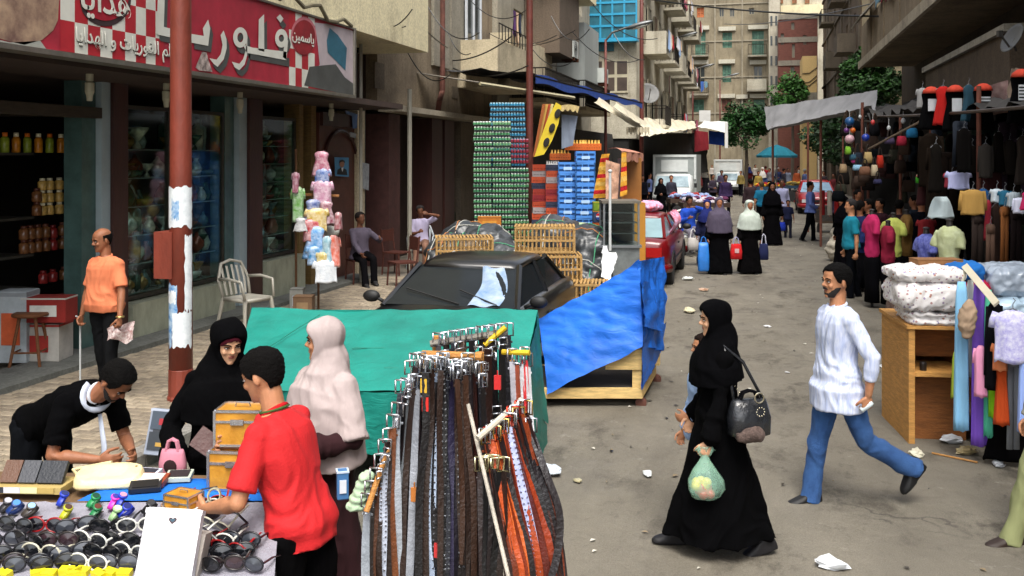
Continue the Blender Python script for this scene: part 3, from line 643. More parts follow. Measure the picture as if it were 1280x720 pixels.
jr = [(46, 268, 'brown'), (53, 268, 'gold'), (62, 268, 'gold'), (74, 268, 'gold'), (84, 268, 'red'), (94, 268, 'red'), (30, 314, 'brown'), (38, 314, 'brown'), (47, 314, 'brown'), (57, 314, 'brown'), (66, 314, 'red'), (78, 314, 'brown'), (54, 356, 'red'), (66, 356, 'red'), (80, 356, 'brown')]
for jn, (u, v, c) in enumerate(jr):
    p = WX(u, v, -8.66); zz = WX({268: 60, 314: 50, 356: 40}[v], v, -8.7).z
    for r_ in range(3 if c == 'gold' else 2 if v < 350 else 1): link('jar', JM[c], None, (p.x, p.y, zz+r_*(.17 if c == 'brown' else .155)), label=f'{c} jar, {ORD[r_]} up, {ORD[jn-(0 if v == 268 else 6 if v == 314 else 12)]} stack along the {dict([(268,"second"),(314,"third"),(356,"bottom")])[v]} shelf', category='jar', group=f'{c} jars in the dark shop')
# the long sign: flat print projected onto its own board at x = -6.5
SX = -6.5
sign = thing('shop_sign', 'long red and white printed shop sign with large white Arabic lettering over the gift shop', 'sign', (SX, 0, 0))
def sp(u, v, lay=0): p = WX(u, v, SX); return V(.004*lay, p.y, p.z)
def spoly(nm, pts, m_, lay):
    b_ = MB(); b_.add([sp(u, v, lay) for u, v in pts], [tuple(range(len(pts)))]); b_.build(nm, m_, sign)
sz0, sz1 = 3.49, 4.57; ye = WX(441, 0, SX).y
pr = lambda n_, c, v_=.18: mat('print_'+n_, rgb(c), .5, v_, 3, .02, 20)
b_ = MB(); b_.bb(-.16, 0, 5.0, ye, sz0, sz1); b_.build('board', pr('red', 'a02838', .25), sign)
b_ = MB(); b_.bb(-.18, .05, 4.9, ye, sz0-.05, sz0); b_.bb(-.18, .03, 4.9, ye, sz1, sz1+.03); b_.bb(-.18, .04, ye, ye+.05, sz0-.05, sz1+.03); b_.build('frame', metal('9a968c', .5), sign)
def sq(y0, y1, z0, z1, nm, m_, lay): b_ = MB(); b_.quad(V(.004*lay, y0, z0), V(.004*lay, y1, z0), V(.004*lay, y1, z1), V(.004*lay, y0, z1)); b_.build(nm, m_, sign)
WHT, RED2, GRY, BLU = pr('white', 'cfcfc4', .12), pr('crimson', 'a8242e', .2), pr('grey', '4a4c4a', .3), pr('blue', '2f6478', .3)
yw = [WX(u, 0, SX).y for u in (75, 93, 109.5, 125, 140, 156, 169.5, 182, 194, 204)]
for i, (a, b) in enumerate(zip(yw, yw[1:])):
    for j, (c, d) in enumerate([(sz0+.01, sz0+.31), (sz0+.31, sz0+.61), (sz0+.61, sz0+.91), (sz0+.91, sz1-.01)]): sq(a, b, c, d, 'check', RED2 if (i+j) % 2 == 0 else WHT, 1)
yc = [WX(u, 0, SX).y for u in (361, 369, 377, 385, 393)]
for i, (a, b) in enumerate(zip(yc, yc[1:])):
    for j in range(4): sq(a, b, sz0+.01+.265*j, sz0+.275+.265*j, 'check', WHT if (i+j) % 2 == 0 else RED2, 1)
spoly('portrait_print', [(-60, -60), (76, -40), (72, 25), (66, 38), (52, 50), (30, 56), (12, 52), (-60, 30)], mat('print_portrait', rgb('6a5048'), .5, .5, 3.5, 0, col2=rgb('b89c80')), 1)
spoly('grey_print', [(-60, 35), (12, 53), (50, 51), (58, 62), (-60, 46)], pr('lightgrey', '9a9c94'), 1)
def ring(cx, cy, rx, ry, n=28): return [(cx+rx*math.cos(2*math.pi*i/n), cy+ry*math.sin(2*math.pi*i/n)) for i in range(n)]
spoly('badge_shadow', ring(131, 0, 32, 33), pr('dark', '3a2a2c'), 2); spoly('badge', ring(131, -2, 28.5, 28), pr('badge', '98182a', .3), 3)
K = 240/1280; kx = lambda pts: [(210+x*K, y*K) for x, y in pts]; K2 = 220/1277; kl = lambda pts: [(x*K2, y*K2) for x, y in pts]
LET = [kx([(560, 318), (785, 345), (785, 402), (520, 352), (500, 310), (505, 300)]), kx([(600, 130), (635, 95), (637, 345), (597, 335)]), kx([(718, 118), (742, 95), (765, 125), (745, 152)]), kx([(345, 235), (365, 203), (384, 260), (386, 320), (366, 395), (325, 446), (298, 425), (270, 388), (318, 398), (346, 362), (358, 300)]),
       kx([(150, 226), (233, 240), (226, 190), (262, 130), (276, 190), (262, 306), (150, 284)]), kl([(1140, -60), (1190, -60), (1182, 195), (1248, 212), (1248, 275), (1140, 252), (1128, 240)]),
       kx([(512, 340), (520, 250), (524, 250), (522, 370), (505, 430), (470, 468), (440, 450), (420, 412), (470, 425), (495, 395)])]
def sring(cx, cy, rx, ry, hx, hy, m_, lay, dx=0, dy=0):
    n = 28; b_ = MB(); o_ = [sp(*kx([(cx+dx+rx*math.cos(2*math.pi*i/n), cy+dy+ry*math.sin(2*math.pi*i/n))])[0], lay) for i in range(n)]; h_ = [sp(*kx([(cx+dx+hx*math.cos(2*math.pi*i/n), cy+dy+hy*math.sin(2*math.pi*i/n))])[0], lay) for i in range(n)]
    b_.add(o_+h_, [(i, (i+1) % n, n+(i+1) % n, n+i) for i in range(n)]); b_.build('lettering', m_, sign)
for pts in LET: spoly('letter_shadow', [(u+4, v+8) for u, v in pts], GRY, 2); spoly('lettering', pts, WHT, 3)
for a in [(750, 255, 42, 62, 17, 24), (476, 250, 48, 68, 20, 32)]: sring(*a, GRY, 2, 22, 40); sring(*a, WHT, 3.4)
spoly('lettering', kx([(772, 240), (795, 270), (785, 400), (760, 380), (770, 300)]), WHT, 3)
spoly('badge_ring', ring(379, 45, 16, 24), pr('pinkish', 'c07078'), 2); spoly('badge', ring(379, 47, 14.5, 22), pr('badge2', '8a2028', .4), 3)
spoly('lilac_print', kx([(975, 150), (1060, 160), (1230, 205), (1238, 640), (905, 560), (1010, 430), (990, 240)]), pr('lilac', 'b0a4a8'), 1)
spoly('grey_panel', kx([(940, 445), (1115, 428), (1175, 515), (1235, 560), (1235, 640), (905, 570)]), GRY, 2); spoly('blue_print', kx([(1075, 185), (1130, 235), (1190, 320), (1180, 470), (1062, 350), (1055, 270)]), BLU, 2)
spoly('flower_print', kx([(175, 450), (220, 345), (250, 350), (262, 400), (290, 480), (200, 470)]), mat('print_flower', rgb('2a1a1c'), .5, .6, 12, 0, col2=rgb('c8b8b0')), 4)
# Arabic text
AR = {'ا': (0xFE8D, 2), 'ب': (0xFE8F, 4), 'ت': (0xFE95, 4), 'د': (0xFEA9, 2), 'ر': (0xFEAD, 2), 'س': (0xFEB1, 4), 'ع': (0xFEC9, 4), 'ف': (0xFED1, 4), 'ل': (0xFEDD, 4), 'م': (0xFEE1, 4), 'ن': (0xFEE5, 4), 'ه': (0xFEE9, 4), 'و': (0xFEED, 2), 'ي': (0xFEF1, 4)}
def shape_ar(s):
    out = ''
    for i, c in enumerate(s):
        if c not in AR: out += c; continue
        b_, n = AR[c]; pj = i > 0 and s[i-1] in AR and AR[s[i-1]][1] == 4; nj = n == 4 and i+1 < len(s) and s[i+1] in AR
        out += chr(b_+(3 if pj and nj else 2 if nj else 1 if pj else 0))
    return out[::-1]
def text_mesh(body, size, th=.004, wide=1.0):
    c = bpy.data.curves.new('t', 'FONT'); c.body = body; c.size = size; c.extrude = th/2; c.resolution_u = 2; c.align_x = 'CENTER'; c.align_y = 'CENTER'; c.offset = size*.012
    o = bpy.data.objects.new('t', c); C.objects.link(o); me = bpy.data.meshes.new_from_object(o.evaluated_get(bpy.context.evaluated_depsgraph_get())); bpy.data.objects.remove(o); me.materials.clear(); me.transform(Matrix.Diagonal((wide, 1, 1, 1))); return me
def sign_text(body, u, v, size, m_, lay, wide=1.0):
    me = text_mesh(shape_ar(body), size, .004, wide); me.materials.append(m_); o = link('lettering', me, sign); p = sp(u, v, lay); o.matrix_local = Matrix.Translation(p) @ Matrix(((0,0,1,0),(1,0,0,0),(0,1,0,0),(0,0,0,1)))
sign_text('عالم الفوريات و الهدايا', 163.5, 56.5, .20, GRY, 2.5, 1.0); sign_text('عالم الفوريات و الهدايا', 163, 55.5, .20, WHT, 4, 1.0)
sign_text('هدايا', 131, 1, .42, WHT, 4.5); sign_text('ياسمين', 378, 47, .20, WHT, 4.5, 1.15)
# sagging cloth edge and cables above the sign
mb = MB(); mb.tube([V(-6.45, WX(u, 0, SX).y, 4.62+.06*math.sin(i*1.9)+(.10 if u < 400 else 0)) for i, u in enumerate(range(286, 442, 10))], .03, 6); o = mb.build('rolled_cloth', cloth('6a6452')); o['label'] = 'grey rolled cloth sagging along the top edge of the shop sign'; o['category'] = 'cloth'
# ================================================================= left: further buildings
PBR = plaster('plaster_brown', (.30, .24, .165), (.06, .045, .035), .75, .8); PBEI = plaster('plaster_beige', (.62, .53, .36), (.12, .10, .07), .55, .7); PGR = plaster('plaster_grey', (.36, .33, .26), (.10, .085, .065), .6, .7); PDK = plaster('plaster_dark', (.16, .13, .095), (.05, .04, .03), .5, .6)
L2 = thing('old_building', 'old stained brown building with a narrow ledge next to the gift shop', 'building')
mb = MB(); mb.bb(-12, -7.75, 18.72, 27.6, 3.55, 12); mb.build('wall', PBR, L2)
mb = MB(); mb.bb(-7.745, -7.2, 18.75, 27.5, 3.42, 3.54); mb.build('ledge', plaster('ledge', (.42, .37, .28), (.1, .09, .07), .5, 1.5), L2)
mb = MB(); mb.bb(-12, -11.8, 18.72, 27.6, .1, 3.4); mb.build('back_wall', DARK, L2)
for u0, u1, m_, nm in ((447, 456, PBEI, 'pier'), (486, 500, mat('maroon_pier', (.09, .035, .03), .6, .3), 'pier'), (540, 553, MAR, 'door_jamb'), (556, 568, MAR, 'door_jamb'), (576, 592, PDK, 'pier')):
    b_ = MB(); b_.bb(-8.3, -7.75, YL(u0, -7.75), YL(u1, -7.75), .1, 3.4); b_.build(nm, m_, L2)
mb = MB(); mb.bb(-8.35, -8.3, YL(500), YL(540), .1, 3.4); mb.bb(-8.35, -8.3, YL(568), YL(576), .1, 3.4); mb.build('shop_doors', mat('old_door', (.028, .018, .014), .5, .4, 3), L2, kind='stuff')
mb = MB(); mb.bb(-8.2, -7.9, YL(541), YL(578), .1, 1.0); mb.build('green_panel', paint('12301f'), L2)
mb = MB(); mb.tube([V(-7.62, YL(553, -7.62), 12), V(-7.62, YL(553, -7.62), 4.1), V(-7.5, YL(549, -7.5), 3.8), V(-7.62, YL(547, -7.62), 3.5)], .07, 8); mb.build('drainpipe', mat('rust_pipe', (.14, .05, .035), .8, .4, 6), L2)
mb = MB(); mb.tube([V(-7.15, YL(512, -7.15), .1), V(-7.15, YL(512, -7.15), 3.9)], .05, 8); mb.build('pipe', paint('9a9688'), L2)
mb = MB(); mb.tube([V(-7.3, YL(451, -7.3), .1), V(-7.3, YL(451, -7.3), 4.6)], .035, 8); mb.build('pipe', paint('9a9688'), L2)
for (u0, u1, z0, z1) in ((541, 560, 4.7, 8.5), (563, 578, 4.7, 8.5)): b_ = MB(); b_.bb(-7.74, -7.66, YL(u0, -7.7), YL(u1, -7.7), z0, z1); b_.build('pilaster', PGR, L2)
FL2 = Fac((-7.75, 0), (0, 1), (1, 0))
for u0, u1, z0, z1 in ((468, 480, 3.9, 4.45), (565, 572, 4.0, 4.3)): b_ = MB(); a, c = YL(u0, -7.75), YL(u1, -7.75); FL2.box(b_, a, c, z0, z1, -.02, .012); b_.build('patched_opening', PDK, L2)
bo = balcony(FL2, L2, 24.2, 27.4, 4.45, 1.1, 1.1, 'solid', PBEI); mb = MB(); mb.bb(-6.62, -6.60, 24.2, 27.4, 5.95, 5.98); [mb.bb(-6.62, -6.6, 24.2+.32*i, 24.225+.32*i, 5.55, 5.95) for i in range(11)]; mb.build('railing', metal('2a2826', .6), bo)
window(FL2, L2, 24.6, 26.0, 4.8, 7.4, 'glass', paint('c8ccd0'), dep=-.08)
laundry(FL2, 26.2, 27.2, 6.6, 1.0, 'on the beige balcony past the gift shop', ['5a3a6a', 'e0c0a0', '30384a'], 'washing on the beige balcony')
L3 = thing('old_building', 'long grey and cream old building with air conditioners and brown shuttered balconies', 'building')
F3 = Fac((-7.6, 0), (0, 1), (1, 0)); mb = MB(); ops = []
for y in (29.6, 33.2, 36.8, 40.4):
    for z in (5.2, 8.6): ops.append((y, y+1.3, z, z+2.0))
wall_open(F3, mb, 27.7, 44, 3.6, 12.5, ops, .25); mb.bb(-12, -7.95, 27.7, 44, 3.4, 12.5); mb.bb(-7.95, -7.6, 27.65, 27.7, 3.4, 12.5); mb.build('wall', PGR, L3)
for i, (a, b, c, d) in enumerate(ops): window(F3, L3, a, b, c, d, 'shutter' if i % 3 == 0 else 'glass', sh='5a5238')
mb = MB(); mb.bb(-12, -11, 27.7, 44, .1, 3.4); [mb.bb(-8.2, -7.62, y, y+.5, .1, 3.4) for y in (27.8, 32, 36.2, 40.4, 43.4)]; mb.bb(-8.2, -7.62, 27.7, 44, 3.4, 3.58); mb.build('ground_floor', PDK, L3)
# brown enclosed balcony boxes and a cream one overhead, traced positions at x = -6.4
def mass(u0, u1, v0, v1, X, m_, nm, par, dx=1.2):
    D = DX(u1, X); y1_ = WX(u1, 0, X).y; y0_ = WX(u0, 0, X).y; z1 = WX(u0, v0, X).z; z0 = WX(u0, v1, X).z
    b_ = MB(); b_.bb(X-dx, X, y0_, y1_, z0, z1); return b_.build(nm, m_, par)
mass(640, 690, 40, 108, -6.9, PBEI, 'balcony_parapet', L3, .65)
mb = MB(); mb.bb(-7.58, -6.4, 31, 34.5, 5.9, 8.2); mb.build('enclosed_balcony', plaster('balcony_brown', (.15, .115, .085), (.05, .04, .03), .4, .8), L3)
mb = MB(); mb.bb(-7.58, -6.15, 30.6, 36.8, 8.3, 9.4); mb.build('cream_balcony', PCREAM, L3)
mb = MB(); mb.bb(-7.58, -6.5, 36.2, 39.5, 4.9, 7.6); mb.build('grey_shutter_box', mat('grey_shutter', (.33, .35, .33), .5, .2, 2, .2, 12, stretch=(1, 8, .1)), L3)
balcony(F3, L3, 35.5, 41.5, 4.35, 1.3, 1.0, 'rail', PBEI); balcony(F3, L3, 29, 34.8, 4.3, 1.2, .95, 'rail', PBEI)
def aircon(p, label):
    t = thing('air_conditioner', label, 'air conditioner', p)
    b_ = MB(); b_.box((0, 0, .3), (.42, .85, .6)); b_.build('casing', paint('b4b8b2'), t)
    b_ = MB(); [b_.tube([(.212, .26*math.cos(a)*s_-.1, .3+.26*math.sin(a)*s_) for a in [q*2*math.pi/16 for q in range(17)]], .008, 5, cap=False) for s_ in (1, .72, .44, .2)]; b_.build('fan_grille', metal('4a4c4c', .6), t)
    b_ = MB(); b_.bb(-.25, .22, -.35, -.30, -.12, -.01); b_.bb(-.25, .22, .30, .35, -.12, -.01); b_.build('bracket', metal('5a3a2c', .7), t)
    b_ = MB(); b_.lathe((.20, -.1, .3), [(.05, -.0), (.05, .02)], 10, M=Matrix.Rotation(R(90), 4, 'Y')); b_.build('fan_hub', plastic('303234'), t)
p = WX(701, 73, -6.9); aircon((p.x+.35, p.y, p.z), 'pale air conditioner mounted high on the grey wall above the dark awning'); p = WX(752, 104, -6.4); aircon((p.x, p.y, p.z), 'small pale air conditioner above the blue edged awning end')
# blue bay building
L4 = thing('bay_building', 'cream apartment block with a bright blue glazed bay and rows of balconies', 'building')
F4 = Fac((-12, 44.2), (1, 0), (0, -1)); F4s = Fac((-5.5, 44.2), (0, 1), (1, 0)); PW = plaster('plaster_white', (.56, .52, .41), (.16, .13, .09), .6, .6)
mb = MB(); mb.bb(-16, -5.52, 44.22, 76, 3.3, 19); mb.build('wall', PW, L4)
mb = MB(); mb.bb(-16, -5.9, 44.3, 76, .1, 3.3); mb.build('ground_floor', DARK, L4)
# bay seen end-on: u 4.4..6.3 along x
BLUE = paint('2a92b8', .4); z = lambda v: W(780, v, 45.5).z
bay = MB(); a0, a1 = 4.35, 6.55; F4.box(bay, a0-.05, a1+.05, z(57), z(54), 0, .6)
for q in range(5): x = a0+(a1-a0)*q/4; F4.box(bay, x-.04, x+.04, z(54), z(-10), .5, .58)
for v_ in (54, 38, 24, 10, -6): F4.box(bay, a0, a1, z(v_)-.05, z(v_)+.05, .5, .59)
bo = bay.build('blue_bay', BLUE, L4); 
for q in range(4):
    for c, d in ((54, 38), (38, 24), (24, 10), (10, -6)):
        g = MB(); x0, x1 = a0+(a1-a0)*q/4+.04, a0+(a1-a0)*(q+1)/4-.04; F4.box(g, x0, x1, z(c)+.05, z(d)-.05, .52, .55); g.build('pane', mat('teal_pane', (.03, .14, .19), .2, .3, 2, 0), bo)
g = MB(); F4.box(g, a0, a0+1.1, z(67), z(58), 0, .06); g.build('blue_vent', mat('teal_pane', (.03, .14, .19)), L4)
bw = MB(); x0, x1 = 4.35, 6.1; F4.box(bw, x0, x1, z(118), z(78), -.0, .05); o_ = bw.build('window_frame', paint('b0a890'), L4)
for i in range(3):
    for j in range(2): g = MB(); F4.box(g, x0+.08+(x1-x0)*i/3, x0+(x1-x0)*(i+1)/3-.04, z(118)+.1+(z(78)-z(118))*j/2, z(118)-.05+(z(78)-z(118))*(j+1)/2, .05, .06); g.build('pane', mat('brown_pane', (.07, .05, .04), .4, .3, 2, 0), o_)
for fl in range(4):
    zf = 4.0+fl*3.6
    for q in range(6):
        yy = 1.2+q*5.0; window(F4s, L4, yy, yy+1.1, zf+.3, zf+2.2, 'shutter' if q % 2 else 'glass', sh='6a5a48', dep=-.08)
        if q % 2 == 0 or fl > 0:
            bo = balcony(F4s, L4, yy+1.4, yy+4.4, zf, 1.1, .95, 'solid' if (q+fl) % 2 else 'rail', PW)
            if (q+fl) % 3: laundry(F4s, yy+1.5, yy+4.2, zf+1.0+.3*(q % 2), 1.2, f'{ORD[q]} balcony along, {ORD[fl]} row up, blue bay block', [rnd.choice(['b03038', 'd8d8dc', 'c06a80', '8a2f3a', '9ab4d8', 'e0c0a0']) for _ in range(4)], f'washing on the cream block {q}{fl}')
            window(F4s, L4, yy+2.2, yy+3.6, zf+.1, zf+2.3, 'glass', dep=-.08)
def dish(p, az, r, label):
    t = thing('satellite_dish', label, 'satellite dish', p, az); b_ = MB(); b_.lathe((0, 0, 0), [(.01, -.14*r), (r*.5, -.1*r), (r*.85, 0), (r, .08*r), (r*.98, .10*r), (r*.8, .03*r), (.02, -.1*r)], 20, M=Matrix.Rotation(R(65), 4, 'Y')); b_.build('reflector', paint('5a5a58'), t, True)
    b_ = MB(); b_.tube([(0, 0, -.3*r), (-.15*r, 0, 0)], .03*r+.01, 6); b_.tube([(-.25*r, 0, -.8*r), (0, 0, -.25*r)], .04*r+.01, 6); b_.tube([(.1*r, 0, -.7*r), (.85*r, 0, .25*r)], .02, 6); b_.box((.87*r, 0, .28*r), (.08, .06, .1)); b_.build('feed_arm', metal('6a6864', .6), t)
p = WX(810, 117, -5.2); dish((p.x, p.y, p.z), R(-70), .55, 'round grey satellite dish on the side of the cream block beyond the awnings')
# ================================================================= far end
FE = Fac((-14, 93), (1, 0), (0, -1)); LE = thing('end_building', 'tall beige apartment house with green shutters closing the far end of the street', 'building')
def feb(u0, u1, v0, v1): a, c = FE.uz(u0, v1); b, d = FE.uz(u1, v0); return (a, b, c, d)
wins = [(869, 882, 39, 69, 'shutter'), (903, 915, 40, 60, 'shutter'), (940, 955, 38, 70, 'shutter'), (870, 881, 82, 103, 'dark'), (903, 914, 81, 103, 'shutter'), (942, 953, 82, 103, 'dark'), (867, 880, 124, 140, 'shutter'), (902, 914, 124, 141, 'brown'), (942, 956, 124, 146, 'shutter'), (849, 860, 8, 28, 'dark'), (871, 880, 9, 22, 'orange'), (899, 905, 10, 21, 'dark'), (912, 918, 10, 21, 'dark'), (936, 943, 10, 18, 'dark'), (852, 860, 55, 72, 'dark'), (852, 859, 92, 110, 'dark'), (925, 930, 125, 142, 'dark'), (876, 882, -16, -4, 'dark'), (903, 915, -16, -3, 'shutter'), (940, 955, -18, -3, 'shutter')]
ops = [feb(*w[:4]) for w in wins]; e0, _ = FE.uz(838, 200); e1, _ = FE.uz(976, 200); mb = MB(); wall_open(FE, mb, e0, e1, 0, 21, ops, .3); mb.bb(-14+e0, -14+e1, 93.6, 105, 0, 21); mb.build('wall', plaster('plaster_end', (.33, .28, .19), (.08, .065, .045), .8, .45), LE)
for w, q in zip(wins, ops): window(FE, LE, *q, 'shutter' if w[4] in ('shutter', 'brown', 'orange') else 'glass', sh={'shutter': '4f7a66', 'brown': '7a4a3a', 'orange': 'b06030', 'dark': '3a3a30'}[w[4]], dep=.26)
mb = MB()
for w, (a, b, c, d) in zip(wins, ops):
    if w[3]-w[2] > 14: FE.box(mb, a-.35, b+.35, d+.12, d+.5, 0, .25)
[o_.update({'kind': 'stuff'}) if False else o_.__setitem__('kind', 'stuff') for o_ in [mb.build('lintels', plaster('lintel_pale', (.55, .52, .42), (.2, .18, .13), .3, 2), LE)]]
mb = MB(); [FE.box(mb, e0, e1, zz, zz+.12, 0, .08) for zz in (6.5, 9.9, 13.3, 16.8)]; [FE.box(mb, u_, u_+.12, 0, 21, 0, .12) for u_ in (FE.uz(893, 0)[0], FE.uz(927, 0)[0])]; mb.build('string_courses', plaster('course_pale', (.36, .32, .24), (.12, .1, .07), .5, 1), LE)
for u0, u1, v, nm in ((865, 886, 70, 'rail'), (935, 958, 70, 'rail'), (864, 886, 118, 'rail'), (934, 958, 113, 'solid')): a, zz = FE.uz(u0, v); b, _ = FE.uz(u1, v); balcony(FE, LE, a, b, zz, .9, 1.0, nm, PGR, None if nm == 'rail' else PW)
a, zz = FE.uz(867, 103); b, _ = FE.uz(886, 103); laundry(FE, a, b, zz, 1.0, 'on the railed balcony of the far end house', ['30384a', 'd8d8dc', '3a5c9c', '6a8a9a'], 'washing on the far end house')
LE2 = thing('corner_building', 'narrow pale building with a small teal sign at the right of the far end house', 'building'); F5 = Fac((-14, 90), (1, 0), (0, -1))
a, _ = F5.uz(961, 0); b, _ = F5.uz(975, 0); mb = MB(); F5.box(mb, a, b, 0, 19, -6, 0); mb.build('wall', PW, LE2); mb = MB()
for v0 in (20, 45, 70, 95, 120): 
    for u0 in (963, 969): q0, z0_ = F5.uz(u0, v0+12); q1, z1_ = F5.uz(u0+2.6, v0); F5.box(mb, q0, q1, z0_, z1_, 0, .04)
mb.build('windows', GLASS, LE2); a, z0_ = F5.uz(972.5, 53); b, z1_ = F5.uz(979, 36); mb = MB(); F5.box(mb, a, b, z0_, z1_, .05, .2); mb.build('teal_sign', paint('3aa0a0'), LE2)
# brick block, yellow block, top cream block
BRK = thing('brick_building', 'red brick tower with bare concrete floor bands beyond the narrow yellow house', 'building'); F6 = Fac((-14, 86), (1, 0), (0, -1)); a, _ = F6.uz(973, 0); b, _ = F6.uz(1022, 0); zb = F6.uz(990, 22)[1]
ops = [(*[F6.uz(u0, v1)[0], F6.uz(u1, v1)[0]], F6.uz(u0, v1)[1], F6.uz(u0, v0)[1]) for u0, u1, v0, v1 in ((976, 980, 42, 56), (989, 993, 28, 37), (990, 993.5, 55, 72), (1004, 1008, 44, 56), (988, 993, 83, 92), (1004, 1009, 70, 84))]
mb = MB(); wall_open(F6, mb, a, b, 0, zb, ops, .3); mb.bb(-14+a, -14+b, 86.5, 92, 0, zb); m6 = mat('brick_red', (.14, .048, .034), .9, .3, 3, .3, 60, stretch=(1, 1, 3)); mb.build('wall', m6, BRK)
mb = MB(); [F6.box(mb, a-.02, b+.02, F6.uz(990, v)[1], F6.uz(990, v)[1]+.45, 0, .06) for v in (82, 53, 24)]; mb.build('floor_bands', plaster('band_conc', (.28, .25, .2), (.1, .09, .08), .4, 1), BRK)
for q in ops: window(F6, BRK, *q, 'glass', dep=.25)
TOP = thing('upper_building', 'bright cream apartment building with a cornice showing above the brick tower', 'building'); F7 = Fac((-14, 97), (1, 0), (0, -1)); a, _ = F7.uz(962, 0); b, _ = F7.uz(1030, 0); mb = MB(); zt = F7.uz(990, 8)[1]
F7.box(mb, a, b, 0, 26, -5, 0); mb.build('wall', PW, TOP); mb = MB(); F7.box(mb, a-.3, b, zt-.9, zt, 0, .8); mb.build('cornice', PCREAM, TOP)
for u0, u1 in ((972, 979), (1006, 1012), (990, 996)): q0, z0_ = F7.uz(u0, 5); q1, z1_ = F7.uz(u1, -8); window(F7, TOP, q0, q1, z0_, z1_, 'shutter', sh='8a5a3a', dep=-.08)
YEL = thing('yellow_house', 'narrow bright yellow house wall with black cables across it', 'building'); F8 = Fac((-14, 80), (1, 0), (0, -1)); a, _ = F8.uz(1003, 0); b, _ = F8.uz(1021, 0); mb = MB(); F8.box(mb, a, b, 0, F8.uz(1010, 70)[1], -5, 0); mb.build('wall', plaster('plaster_yellow', (.66, .46, .20), (.3, .2, .1), .2, .6), YEL)
mb = MB(); z1_ = F8.uz(1010, 116)[1]; F8.box(mb, a-.4, b, z1_-1.5, z1_, .02, .5); mb.build('porch_roof', PGR, YEL)
for v0, v1 in ((85, 92), (95, 104), (100, 108)): b_ = MB(); z0_, z1_ = F8.uz(1003, v0)[1], F8.uz(1003, v1)[1]; b_.tube([F8.P(a, z1_, .05), F8.P((a+b)/2, (z0_+z1_)/2-.2, .05), F8.P(b, z0_, .05)], .03, 5); b_.build('cable', plastic('1a1a1a'), YEL)
# dark row on the right, far part
RD = thing('dark_building', 'tall dark brown tenement on the right side of the far street', 'building'); FR = Fac((5.2, 0), (0, 1), (-1, 0)); mb = MB(); ops = []
for y in range(56, 86, 5):
    for zz in (5, 8.6, 12.2, 15.8): ops.append((y+1.2, y+2.4, zz, zz+2))
wall_open(FR, mb, 54.5, 86, 0, 22, ops, .25); mb.bb(5.5, 12, 54.5, 86, 0, 22); mb.quad(V(5.2, 54.5, 0), V(5.5, 54.5, 0), V(5.5, 54.5, 22), V(5.2, 54.5, 22)); mb.build('wall', plaster('tenement_brown', (.17, .125, .085), (.05, .04, .03), .55, .5), RD)
for i, q in enumerate(ops): window(FR, RD, *q, 'shutter' if i % 3 == 0 else 'glass', sh='3a5a48')
for y, zz in ((57, 8.5), (62, 12.1), (67, 8.5), (72, 12.1), (58, 15.7)): balcony(FR, RD, y, y+2.8, zz, 1.0, .9, 'solid' if y % 2 else 'rail', PDK)
mb = MB(); [FR.box(mb, 54.5, 86, zz, zz+.15, 0, .12) for zz in (4.4, 8.2, 11.8, 15.4)]; [FR.box(mb, y, y+.4, 0, 22, 0, .1) for y in (54.5, 60, 66, 72, 80)]; mb.build('mouldings', PDK, RD)
GAP = thing('pale_house', 'pale stone house glimpsed between the dark tenement and the balcony block', 'building'); mb = MB(); mb.bb(5.25, 12, 45.5, 54.3, 0, 18); mb.build('wall', plaster('plaster_tan', (.52, .42, .26), (.2, .16, .1), .3, .6), GAP)
# near right: balcony block
RB = thing('balcony_building', 'dark building with long brown concrete balconies overhanging the clothes stalls on the right', 'building'); FB = Fac((5.6, 0), (0, 1), (-1, 0))
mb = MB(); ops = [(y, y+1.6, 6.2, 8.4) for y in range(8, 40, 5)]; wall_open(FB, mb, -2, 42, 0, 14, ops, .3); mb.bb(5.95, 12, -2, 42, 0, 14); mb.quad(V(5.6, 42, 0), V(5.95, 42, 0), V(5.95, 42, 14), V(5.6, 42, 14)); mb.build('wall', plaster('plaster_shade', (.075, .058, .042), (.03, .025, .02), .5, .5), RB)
for q in ops: window(FB, RB, *q, 'glass')
PBB = plaster('balcony_concrete', (.26, .20, .13), (.07, .055, .04), .6, .8)
XB = 3.7; yf = WX(1076, 77, XB).y; zb0 = WX(1076, 77, XB).z
mb = MB(); mb.bb(XB, 5.59, 2, yf, zb0-.22, zb0); bo = mb.build('balcony', PBB, RB); mb = MB(); mb.bb(XB-.1, XB, 2, yf, zb0-.30, zb0-.02); mb.build('slab_edge', plaster('slab_edge', (.42, .36, .26), (.1, .08, .06), .5, 1.5), bo)
mb = MB()
for i in range(9): y0_ = yf-(i+1)*3.5; mb.bb(XB+.02, XB+.14, y0_+.25, y0_+3.5, zb0, zb0+1.3); mb.bb(XB-.02, XB+.18, y0_, y0_+.25, zb0, zb0+5.5)
mb.bb(XB+.14, 5.5, yf-.15, yf, zb0, zb0+1.3); mb.build('parapet', PBB, bo)
mb = MB(); mb.bb(XB, 5.59, 2, yf, zb0+3.6, zb0+3.8); mb.bb(XB+.02, XB+.14, 2, yf, zb0+3.8, zb0+5.2); mb.build('upper_balcony', PBB, RB)
p = WX(1135-45, 20, XB); b_ = MB(); b_.slab(V(XB-.5, p.y-1.5, zb0+1.0), V(XB-.5, p.y+1.8, zb0+1.0), V(XB, p.y+1.8, zb0+1.55), V(XB, p.y-1.5, zb0+1.55), .04); b_.build('window_awning', paint('8a8478'), RB)
